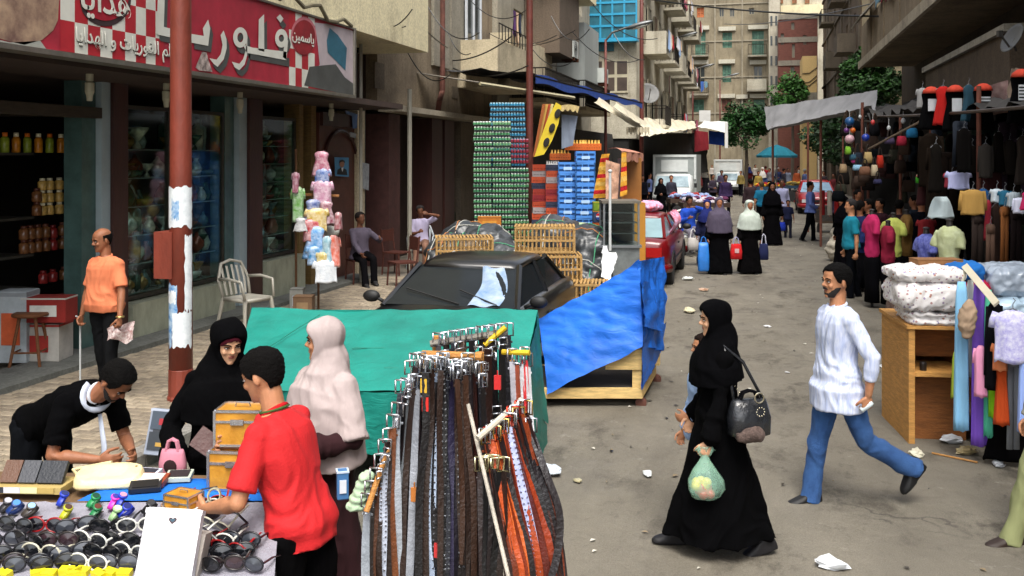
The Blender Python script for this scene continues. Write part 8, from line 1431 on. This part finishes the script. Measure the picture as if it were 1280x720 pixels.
for v, us in rows:
    for j, u in enumerate(us):
        ty = {(668, 56): 1, (686, 112): 2, (702, 50): 4, (668, 172): 2}.get((v, u), [0, 3, 5, 0, 2, 5][k_ % 6]); k_ += 1; side = 'left of' if u < 200 else 'right of'
        M = Matrix.Translation(S(u, v, .004)) @ SM @ Matrix.Rotation(rnd.uniform(-.35, .35), 4, 'Z') @ Matrix.Rotation(R(-14+rnd.uniform(-10, 10)), 4, 'X') @ Matrix.Scale(1.22, 4)
        lb = f'{GN[ty]} sunglasses, {ORD[j if u < 200 else j-[q_ > 200 for q_ in us].index(True)]} in the {["back", "second", "third", "front"][[668, 686, 702, 716].index(v)]} row {side} the white box'
        if ty in used: o = copy_tree(GP[ty], label=lb)
        else: o = GP[ty]; o['label'] = lb; used.add(ty)
        o['group'] = 'sunglasses laid out on grey cloth'; o.matrix_world = M
for i, g in enumerate(GP):
    if i not in used: [bpy.data.objects.remove(x) for x in list(KIDS[g.name])]; bpy.data.objects.remove(g)
def watch(u, v, col, face, label, s=1.0):
    t = thing('wrist_watch', label, 'watch', group='coloured watches on grey cloth'); mb = MB(); n = 20
    mb.loft([[V(.034*math.cos(a)*q_, w_, .022*math.sin(a)*q_+.024) for a in [2*math.pi*i/n for i in range(n)]] for q_, w_ in ((1, -.009), (1.0, .009), (.88, .009), (.88, -.009), (1, -.009))], cap=False); mb.build('strap', plastic(col, .4), t, True)
    mb = MB(); mb.lathe((0, 0, .046), [(.016, 0), (.018, .002), (.018, .008), (.015, .010)], 16); mb.build('case', plastic(col, .3), t, True); mb = MB(); mb.lathe((0, 0, .0565), [(.0135, 0), (.0135, .001)], 16); mb.build('dial', plastic(face, .2), t)
    t.matrix_world = Matrix.Translation(S(u, v, .004)) @ SM @ Matrix.Rotation(R(75+rnd.uniform(-20, 20)), 4, 'Z') @ Matrix.Rotation(R(25), 4, 'X') @ Matrix.Scale(s, 4)
for a in [(6, 640, '202024', 'a8a8b0', 'black watch at the left end of the watch row'), (18, 642, '16306a', '4a80c8', 'blue faced watch near the left end of the row'), (36, 646, '3a3430', '90b8e0', 'brown watch with a pale blue dial'), (75, 632, '2038a8', '202a60', 'deep blue watch at the back left of the row'), (80, 649, 'a8a820', '4a3020', 'yellow strapped watch in front of the blue one'), (115, 634, '1c8048', '104028', 'green strapped watch under the cream handbag'), (117, 648, '1c7040', '5a2a18', 'second green watch, just in front of the first'), (139, 636, 'd838b0', '30308a', 'pink strapped watch left of two blue ones'), (148, 634, '1c34b0', 'c88aa0', 'blue watch with pink dial'), (142, 650, '88a878', 'c8e0a8', 'pale green watch in front of the pink one'), (156, 646, '1830a8', '182060', 'dark blue watch right of the pale green one'), (213, 643, 'c838a8', '6a3a6a', 'magenta watch left of the black sunglasses pile'), (203, 645, '7a6050', '4a3a30', 'tan watch left of the magenta one'), (185, 642, '141416', '303030', 'large black watch dangling over the cloth edge')]: watch(*a, s=1.15)
for i in range(9):
    u, v = [(246, 640), (262, 636), (278, 642), (254, 655), (272, 662), (290, 676), (262, 690), (286, 694), (240, 672)][i]; ty = i % 6
    src = [g for g in GP if True]; ok = [q_ for q_ in used]; o = copy_tree(GP[ok[i % len(ok)]], label=f'{GN[ok[i % len(ok)]]} sunglasses, {ORD[i]} of the jumbled pile near the man in red', ); o['group'] = 'jumbled sunglasses near the man in red'; o.matrix_world = Matrix.Translation(S(u, v, .004)) @ SM @ Matrix.Rotation(rnd.uniform(-1.2, 1.2), 4, 'Z') @ Matrix.Rotation(R(rnd.uniform(-20, 30)), 4, 'X') @ Matrix.Scale(1.1, 4)
for i in range(9):
    u = [6, 48, 62, 84, 94, 104, 124, 138, 156][i]; mb = MB(); mb.box((0, 0, .012), (.055, .035, .024)); o = mb.build('yellow_packet', plastic('d8c81c', .4)); o['label'] = f'small yellow packet, {ORD[i]} from the left along the table front'; o['category'] = 'packet'; o['group'] = 'yellow packets along the table front'; o.matrix_world = Matrix.Translation(S(u, 720+rnd.uniform(-3, 2), .003)) @ SM @ Matrix.Rotation(rnd.uniform(-.5, .5), 4, 'Z')
# white box with heart
t = boxthing('white_box', 'flat white box with a small dark heart standing on the sunglasses', 'box', (0, 0, 0), (.215, .05, .30), (paint('e0e0e4', .3), paint('d8d8dc', .3), paint('e0e0e4', .3)))
for ch in [x for x in bpy.data.objects if x.parent == t and x.name.startswith('label')]: bpy.data.objects.remove(ch)
hp_ = [(16*math.sin(a)**3/16, (13*math.cos(a)-5*math.cos(2*a)-2*math.cos(3*a)-math.cos(4*a))/16) for a in [2*math.pi*i/24 for i in range(24)]]; mb = MB(); mb.add([V(x*.016, -.0262, .255+y*.015) for x, y in hp_], [tuple(range(24))]); mb.build('heart_mark', plastic('3a2024'), t); mb = MB(); mb.add([V(x*.010, -.0266, .256+y*.008) for x, y in hp_], [tuple(range(24))]); mb.build('heart_mark', plastic('2a4a5a'), t)
mb = MB(); mb.box((0, -.0262, .13), (.02, .001, .004)); mb.build('print_line', paint('90a8c8'), t)
b0 = S(203, 742, .01); t.location = b0; t.rotation_euler = (R(-22), R(4), R(YAW+2))
mb = MB(); mb.box((0, 0, 0), (.05, .10, .2)); o = mb.build('open_flap', KR('a8a098'), None, False, S(248, 712, .05)); o['label'] = 'pale cardboard flap beside the white box'; o['category'] = 'cardboard'; o.rotation_euler = (R(-15), R(8), R(YAW))
# things along the back of the table
p = G(40, 612, TZ+.004); t = thing('wallet_box', 'open tray holding brown, grey and black wallets at the left of the table', 'tray', p, R(YAW-3)); mb = MB(); mb.bb(-.17, .17, -.06, .10, 0, .03); mb.build('tray', paint('b09a60'), t)
for i, c in enumerate(('5a3c2c', '3c3e44', '1c2028')): mb = MB(); M = Matrix.Rotation(R(-38), 4, 'X'); mb.box((-.105+.088*i+(.02 if i == 2 else 0), .02, .075), (.082 if i < 2 else .12, .022, .105), M=M); o = mb.build('wallet', mat('leather_'+c, rgb(c), .5, .15, 8, .1, 80)); o['label'] = ['brown', 'dark grey', 'wide black'][i]+' wallet standing in the tray on the table'; o['category'] = 'wallet'; o.matrix_world = Matrix.Translation(p) @ Matrix.Rotation(R(YAW-3), 4, 'Z')
for i, c in enumerate(('30343c', 'c8c8d0', 'd8d8a0', 'b09858')): mb = MB(); mb.box((-.14+.08*i, -.063, .018), (.078, .004, .026)); mb.build('tray_label', paint(c), t)
mb = MB(); c = G(128, 612, TZ); rg = []
for z_, k1, k2 in ((0, .92, .9), (.012, 1, 1), (.045, .99, .97), (.065, .93, .8), (.07, .6, .4)): rg.append([V(.155*k1*math.copysign(abs(math.cos(a))**.5, math.cos(a)), .085*k2*math.copysign(abs(math.sin(a))**.5, math.sin(a)), z_+.02*math.sin(a)*(z_ > .03)) for a in [2*math.pi*j/32 for j in range(32)]])
mb.loft(rg); me = remesh(mb, .006, 1, folds(.003, 14, 1)); me.materials.append(mat('cream_leather', rgb('d8c898'), .5, .12, 8, .12, 60)); t = thing('handbag', 'cream leather handbag lying flat on the table', 'handbag', (c.x, c.y+.05, TZ+.006), R(YAW+8)); link('bag_body', me, t)
for i in range(6): mb = MB(); mb.ell((-.06+.035*i, .02+.01*(i % 2), .074), (.007, .006, .003), n=8); mb.build('stud', mat('stud_brown', rgb('6a5a30'), .4, .1), t)
mb = MB(); mb.tube([V(-.15, .03, .04), V(-.19, .09, .05), V(-.12, .14, .05), V(-.02, .12, .07)], .008, 8); mb.build('handle', mat('cream_leather', rgb('d8c898')), t)
for i, (u, v, w_, d_, h_, c1, c2, lb) in enumerate([(180, 598, .14, .10, .02, '30303a', 'c8c8d8', 'boxed item with a pale rim at the back of the table'), (186, 606, .17, .10, .025, 'c8c0b8', '8a3a20', 'flat white and red packet on the table'), (224, 600, .12, .09, .02, '2a2226', 'b8c0b0', 'flat dark framed case on the table edge'), (182, 613, .14, .09, .02, '141416', '202024', 'small black pouch over the table edge')]):
    p = G(u, v, TZ+.008); mb = MB(); M = Matrix.Rotation(R(YAW+8*i-10), 4, 'Z') @ Matrix.Rotation(R(8), 4, 'X'); mb.box((0, 0, h_/2+.01), (w_, d_, h_), M=M, k=0); mb.box((0, 0, h_+.012), (w_*.8, d_*.75, .004), M=M, k=1); o = mb.build('packet', [plastic(c2), plastic(c1)], None, False, p); o['label'] = lb; o['category'] = 'packet'
def case(p, rz, s, label, grp='amber cases with metal edges'):
    t = thing('amber_case', label, 'case', p, rz, grp); w_, d_, h_ = .21*s, .16*s, .155*s; AM = mat('amber_panel', rgb('a8701c'), .35, .35, 14, .1, 40, col2=rgb('c89030')); AL = metal('c8c8cc', .25)
    mb = MB(); mb.bb(-w_/2, w_/2, -d_/2, d_/2, 0, h_); mb.build('panels', AM, t); 
    for nm, bx in (('edge_trim', [(x, y, z) for x in (-1, 1) for y in (-1, 1) for z in (0,)]),):
        mb = MB(); e = .006*s
        for x, y, _ in bx: mb.bb(x*w_/2-e, x*w_/2+e, y*d_/2-e, y*d_/2+e, -.001, h_+.002)
        mb.build('edge_trim', AL, t, kind='stuff')
    mb = MB()
    for z_ in (0, h_*.70, h_): 
        for y in (-1, 1): mb.bb(-w_/2+.0065*s, w_/2-.0065*s, y*d_/2-.005*s, y*d_/2+.005*s, z_-.005*s, z_+.006*s)
        for x in (-1, 1): mb.bb(x*w_/2-.005*s, x*w_/2+.005*s, -d_/2+.0065*s, d_/2-.0065*s, z_-.005*s, z_+.006*s)
    mb.build('band', AL, t, kind='stuff'); mb = MB(); mb.bb(-.03*s, .03*s, -d_/2-.012*s, -d_/2-.005*s, h_*.62, h_*.78); mb.build('latch', AL, t); mb = MB(); mb.tube([V(-.035*s, 0, h_+.005), V(-.03*s, 0, h_+.022*s), V(.03*s, 0, h_+.022*s), V(.035*s, 0, h_+.005)], .004*s, 6); mb.build('handle', AL, t); return t
p = G(292, 610, TZ+.012); case(p+V(0, .06, 0), R(YAW-6), 1.12, 'lower amber case with metal edges on the table'); case(p+V(.005, .075, .200), R(YAW-2), 1.02, 'upper amber case with metal edges stacked on the other'); case(HL7+V(-.075, .0, -.03), R(YAW-22), .62, 'small amber case held in the near hand of the man in red')
mb = MB(); M = Matrix.Rotation(R(YAW), 4, 'Z') @ Matrix.Rotation(R(35), 4, 'Y') @ Matrix.Rotation(R(60), 4, 'X'); mb.box((-.06, 0, 0), (.13, .10, .014), M=M); mb.box((-.06, 0, .012), (.12, .09, .008), M=M); o = mb.build('wallet', mat('leather_4a2a26', rgb('4a2a26'), .5, .2, 8, .1, 60), None, False, HR7+V(-.02, 0, .0)); o['label'] = 'open dark brown wallet in the far hand of the man in red'; o['category'] = 'wallet'
# toy box on the pavement edge
p = G(197, 566, .12); t = boxthing('picture_box', 'small upright box with red and grey pictures standing on the kerb', 'box', (p.x, p.y, .10), (.20, .12, .36), (paint('8890a0'), paint('a8b0c0'), paint('30343c'))); 
for i, (c, z_, h_) in enumerate((('2a3038', .04, .14), ('3a4654', .20, .14), ('a01c28', .235, .05), ('b08a40', .07, .03))): mb = MB(); mb.box((.0 if i < 2 else .02, -.068-.001*i, z_+h_/2), (.17 if i < 2 else .09, .002, h_)); mb.build('picture', paint(c), t)
t.rotation_euler = (R(-14), R(8), R(YAW+10))
# ================================================================= belt rack
t = thing('belt_rack', 'wooden belt rack with cross rods loaded with belts in the lower centre', 'rack'); RW = wood('b07838')
def rod(a, b, r, m_, nm): mb = MB(); mb.tube([a, b], r, 8); mb.build(nm, m_, t)
rod(W(528, 443, 4.12), W(603, 446, 4.05), .018, RW, 'top_bar'); rod(W(538, 430, 4.3), W(634, 415, 4.3), .016, mat('rod_grey', (.2, .18, .15), .6, .3), 'back_bar'); rod(W(606, 431, 4.28), W(632, 409, 4.28), .012, paint('c8a818'), 'yellow_rod'); rod(W(628, 440, 4.15), W(662, 441, 4.1), .012, paint('c8a818'), 'yellow_rod'); rod(W(597, 548, 3.75), W(652, 500, 3.9), .013, paint('b8b0a0'), 'cross_rod'); rod(W(516, 470, 4.1), W(458, 640, 3.85), .012, RW, 'side_rod'); rod(W(585, 505, 3.85), W(640, 740, 3.6), .008, mat('post_stone', (.42, .38, .32), .7, .3, 9), 'front_post'); rod(W(640, 450, 4.25), W(660, 560, 4.1), .012, RW, 'side_rod')
for u, D in ((532, 4.16), (600, 4.1), (634, 4.32), (545, 4.34)): a = W(u, 440 if D < 4.2 else 420, D); rod(V(a.x, a.y, a.z), V(a.x+(.0), a.y+.02, 0), .018, RW, 'upright')
rod(W(505, 640, 4.3), W(640, 640, 4.3), .015, RW, 'lower_bar'); a = W(500, 700, 4.2)
BN = {}
def belt(pts, col, label, wd=.034, buck='b8bcc4', stud=None, cen=None, long_=False):
    t = thing('belt', label, 'belt', pts[0], 0, 'belts hanging on the rack'); o0 = Vector(pts[0]); P = [Vector(p)-o0 for p in pts]
    # smooth path
    Q = []
    for i in range(len(P)-1):
        for j in range(5):
            f = j/5; p0, p1, p2, p3 = P[max(i-1, 0)], P[i], P[i+1], P[min(i+2, len(P)-1)]; Q.append(.5*((2*p1)+(p2-p0)*f+(2*p0-5*p1+4*p2-p3)*f*f+(3*p1-p0-3*p2+p3)*f**3))
    Q.append(P[-1]); side = V(cs, sn, 0); tw0 = rnd.uniform(-.5, .5); mb = MB(); rg = []
    for i, p in enumerate(Q):
        a = tw0+.5*math.sin(i*.25+tw0*5); sd = Matrix.Rotation(a, 3, 'Z') @ side; n = sd.cross(V(0, 0, 1)).normalized(); w_ = wd/2*(1 if i < len(Q)-2 else .7); rg.append([p-sd*w_-n*.0022, p+sd*w_-n*.0022, p+sd*w_+n*.0022, p-sd*w_+n*.0022])
    mb.loft(rg); mb.build('strap', mat('belt_'+col, rgb(col), .38, .25, 12, .15, 70, spec=.6), t)
    if stud:
        sb = MB()
        for i in range(2, len(Q)*2-2):
            f = i/2; p = Q[int(f)].lerp(Q[min(len(Q)-1, int(f)+1)], f-int(f)); a = tw0+.5*math.sin(f*.25+tw0*5); sd = Matrix.Rotation(a, 3, 'Z') @ side; n = sd.cross(V(0, 0, 1)).normalized()
            for s_ in (-.3, .3): sb.ell(p+sd*wd*s_+n*.003*(1), (.0048,)*3, n=5); sb.ell(p+sd*wd*s_-n*.003, (.0048,)*3, n=5)
        sb.build('studs', metal(stud, .25), t, kind='stuff')
    bm_ = metal(buck, .22); b_ = MB(); w_ = wd*.75; sd = Matrix.Rotation(tw0, 3, 'Z') @ side; n = sd.cross(V(0, 0, 1)); rp = [V(0, 0, .055)-sd*w_, V(0, 0, .055)+sd*w_, V(0, 0, .0)+sd*w_, V(0, 0, .0)-sd*w_]; b_.tube(rp+[rp[0]], .0045, 6); b_.build('buckle', bm_, t, True)
    b_ = MB(); b_.tube([V(0, 0, .0), V(0, 0, .028)-n*.008, V(0, 0, .058)-n*.004], .0028, 5); b_.build('prong', bm_, t); z_ = -.03; b_ = MB(); b_.tube([V(0, 0, z_)-sd*w_*.85-n*.006, V(0, 0, z_)+sd*w_*.85-n*.006], .0055, 6); b_.build('keeper', mat('belt_'+col, rgb(col)), t); return t
cnt = {}
def lab(col, where):
    n = cname(col); k_ = (n, where); cnt[k_] = cnt.get(k_, 0)+1; return f'{ORD[cnt[k_]-1]} {n} belt {where}, counted from the left'
A = [(503, 'a8b0b8', None), (509, '2a2022', None), (515, '8c9cb4', None), (521, '1c181a', None), (527, '1e1a1c', None), (533, '16161a', None), (541, 'b0c0d8', 'd8dce8'), (549, '3a4250', 'c8ccd4'), (557, '2c2840', None), (563, '2e2a44', None), (570, '26222e', None), (577, 'd4d6da', None), (585, '1e1a1e', None), (592, '3a1c18', None), (598, '141214', None)]
for i, (u, c, st_) in enumerate(A):
    f = (u-540)/60; D = 4.04+.02*(i % 3); p = [W(u+6-8*f, 462+rnd.uniform(-6, 6), D), W(u+2, 530, D-.02), W(u-1, 620, D-.04), W(u-3+6*f, 700, D-.05), W(u-4+8*f, 790+rnd.uniform(-20, 20), D-.03)]; belt(p, c, lab(c, 'in the front row of the rack'), .036, 'c8ccd4' if i % 3 else 'd8d8d0', st_)
for i, (u, c) in enumerate([(548, '4a4a4e'), (558, '3a3230'), (568, '22262e'), (578, '4a3a30'), (590, '1a1a1e'), (602, '141416'), (610, '2a1612'), (618, '101012'), (627, '161619'), (634, '1c1c22')]):
    D = 4.28+.015*(i % 2); belt([W(u, 432-(u-548)*.15, D), W(u+1, 500, D), W(u+2, 560, D-.02), W(u+1+2*(i % 2), 640+rnd.uniform(-40, 20), D)], c, lab(c, 'in the raised back row'), .036, 'c0c4cc', 'b8bcc4' if i in (5,) else None)
for i, (u, v, c) in enumerate([(497, 520, '9aa0a8'), (491, 535, '6a3a1c'), (486, 552, '241a18'), (481, 566, 'b0b8c8'), (476, 584, '2a1c16'), (470, 602, '4a2a18'), (464, 618, '1e1614'), (459, 634, '8a9098'), (502, 560, '2c201c'), (496, 590, '3a2418'), (488, 610, '1c1616'), (508, 585, '5a3420'), (514, 600, '201a1c')]):
    D = 3.98-.012*i if i < 8 else 4.1; belt([W(u, v, D), W(u-2, v+50, D-.01), W(u-3+rnd.uniform(-3, 3), v+105, D-.02), W(u+rnd.uniform(-8, 8), 770, D)], c, lab(c, 'along the slanting left rod'), .034, 'c0c0c4', 'c8c8d0' if i in (3,) else None)
for i, (u, c) in enumerate([(606, '2a2020'), (612, '141416'), (619, '1a1214'), (626, '0e0e10'), (633, '241814')]):
    D = 3.78; belt([W(u-4, 588+rnd.uniform(-3, 3), D), W(u-3, 650, D-.02), W(u-2-2*i, 720, D-.03), W(u-4, 790, D-.03)], c, lab(c, 'in the low centre cluster with pale buckles'), .036, 'd8d0a8')
FC = [('2a1a18', None), ('6a2a10', None), ('b0481a', None), ('8a3412', None), ('7a2c12', None), ('c05a20', None), ('1c1416', None), ('6a2414', None), ('9a3c14', None), ('a8b0d0', 'c8ccf0'), ('5a1c10', None), ('8a3010', None), ('141214', None), ('3a1810', None), ('1a1418', None), ('7a3418', None), ('201618', None)]
for i, (c, st_) in enumerate(FC):
    f = i/(len(FC)-1); u0 = 606+52*f; v0 = 556-40*f+rnd.uniform(-4, 4); D = 3.80+.06*f; sw = 38+22*f+rnd.uniform(-6, 6); belt([W(u0, v0, D), W(u0+sw*.30, v0+60, D-.03), W(u0+sw*.66, v0+130, D-.06), W(u0+sw*.85, 720, D-.07), W(u0+sw*(.7 if i % 4 == 3 else .95), 800, D-.05)], c, lab(c, 'fanning out from the right hand rod'), .034, ['c8ccd4', 'd8b868', 'c04030'][i % 3 if i % 5 else 0], st_)
for i in range(22):
    u = rnd.uniform(500, 604); c = rnd.choice(['141214', '1c1618', '2a1c16', '8a8e96', '3a2418', '101012', '24262e']); D = 3.97+rnd.uniform(0, .05); v = 452+abs(u-560)*.35+rnd.uniform(0, 26); o_ = (u-556)*.35
    belt([W(u, v, D), W(u+o_*.3+rnd.uniform(-3, 3), v+70, D), W(u+o_*.7+rnd.uniform(-5, 5), v+160, D-.02), W(u+o_, rnd.uniform(700, 790), D-.03)], c, lab(c, 'loose over the front row'), rnd.uniform(.022, .032), 'c8ccd4', 'b8bcc4' if i % 7 == 0 else None)
for i, (u, v, c) in enumerate([(640, 452, 'a8a8b0'), (646, 456, '8a3a1c'), (651, 455, 'c0c0c4'), (656, 450, 'b8181c'), (660, 458, 'c8c8cc'), (644, 470, '6a4a3a')]): belt([W(u, v, 4.12), W(u+2, v+45, 4.10), W(u+5, v+90, 4.08), W(u+12, v+130, 4.05)], c, lab(c, 'hanging from the short yellow rod'), .026, 'c0c0c8')
belt([W(698, 560, 3.8), W(704, 620, 3.75), W(700, 680, 3.72), W(690, 740, 3.7)] if False else [W(664, 540, 3.85), W(682, 590, 3.8), W(699, 640, 3.76), W(697, 690, 3.74), W(684, 740, 3.72)], '1c1618', 'black belt looping out farthest right of the rack', .03)
for i, (u, v, c) in enumerate([(532, 505, 'c82820'), (530, 482, 'c8a030'), (622, 478, 'b82020'), (547, 688, 'b83030'), (518, 618, 'b06a2c')]): p = W(u, v, 3.98); mb = MB(); mb.box((0, 0, 0), (.028, .012, .058)); mb.tube([(0, 0, .03), (0, 0, .05)], .003, 5); o = mb.build('price_tag', paint(c), None, False, p); o['label'] = ['bright red tag hanging among the left front belts', 'gold round tag near the left end of the top bar', 'red tag among the raised back belts', 'small red tag low on the front belts', 'orange brown tag low on the left belts'][i]; o['category'] = 'tag'
for i in range(40):
    mb = MB() if i == 0 else mb; u, v = rnd.choice([(rnd.uniform(545, 632), rnd.uniform(424, 445)), (rnd.uniform(518, 606), rnd.uniform(455, 478)), (rnd.uniform(612, 660), rnd.uniform(505, 560)), (lambda q_: (516-58*q_, 472+168*q_))(rnd.random())]); D = 4.1 if v < 480 else 3.9; c = W(u, v, D); a = rnd.random()*3; r_ = [V(.018*math.cos(a), .018*math.sin(a), -.015), V(-.018*math.cos(a), -.018*math.sin(a), -.015), V(-.018*math.cos(a), -.018*math.sin(a), .015), V(.018*math.cos(a), .018*math.sin(a), .015)]; mb.tube([c+x for x in r_+[r_[0]]], .0035, 5)
o = mb.build('loose_buckles', metal('d0d4dc', .2), None, True); o['kind'] = 'stuff'; o['label'] = 'loose shiny spare buckles hung over the belt rack rods'; o['category'] = 'buckles'
# pale green folded hats and boxes left of the rack
mb = MB(); [mb.ell(W(446+3*i, 632-9*i, 4.05), (.05-.004*i, .045, .022), n=12) for i in range(5)]; me = remesh(mb, .007, 1, folds(.008, 22, 1)); me.materials.append(cloth('a8c0a0')); o = link('caps_stack', me); o['label'] = 'stack of pale green folded caps between the man in red and the belts'; o['category'] = 'caps'
p = W(428, 612, 4.3); boxthing('carton', 'small blue and white box held at the side of the man in red', 'box', p-V(0, 0, .04), (.05, .05, .13), (paint('3a6a9a'), paint('b8c8d8'), paint('c8d0d8')), rz=R(30))

if bpy.data.scenes.get('tmp'): bpy.data.scenes.remove(bpy.data.scenes['tmp'])
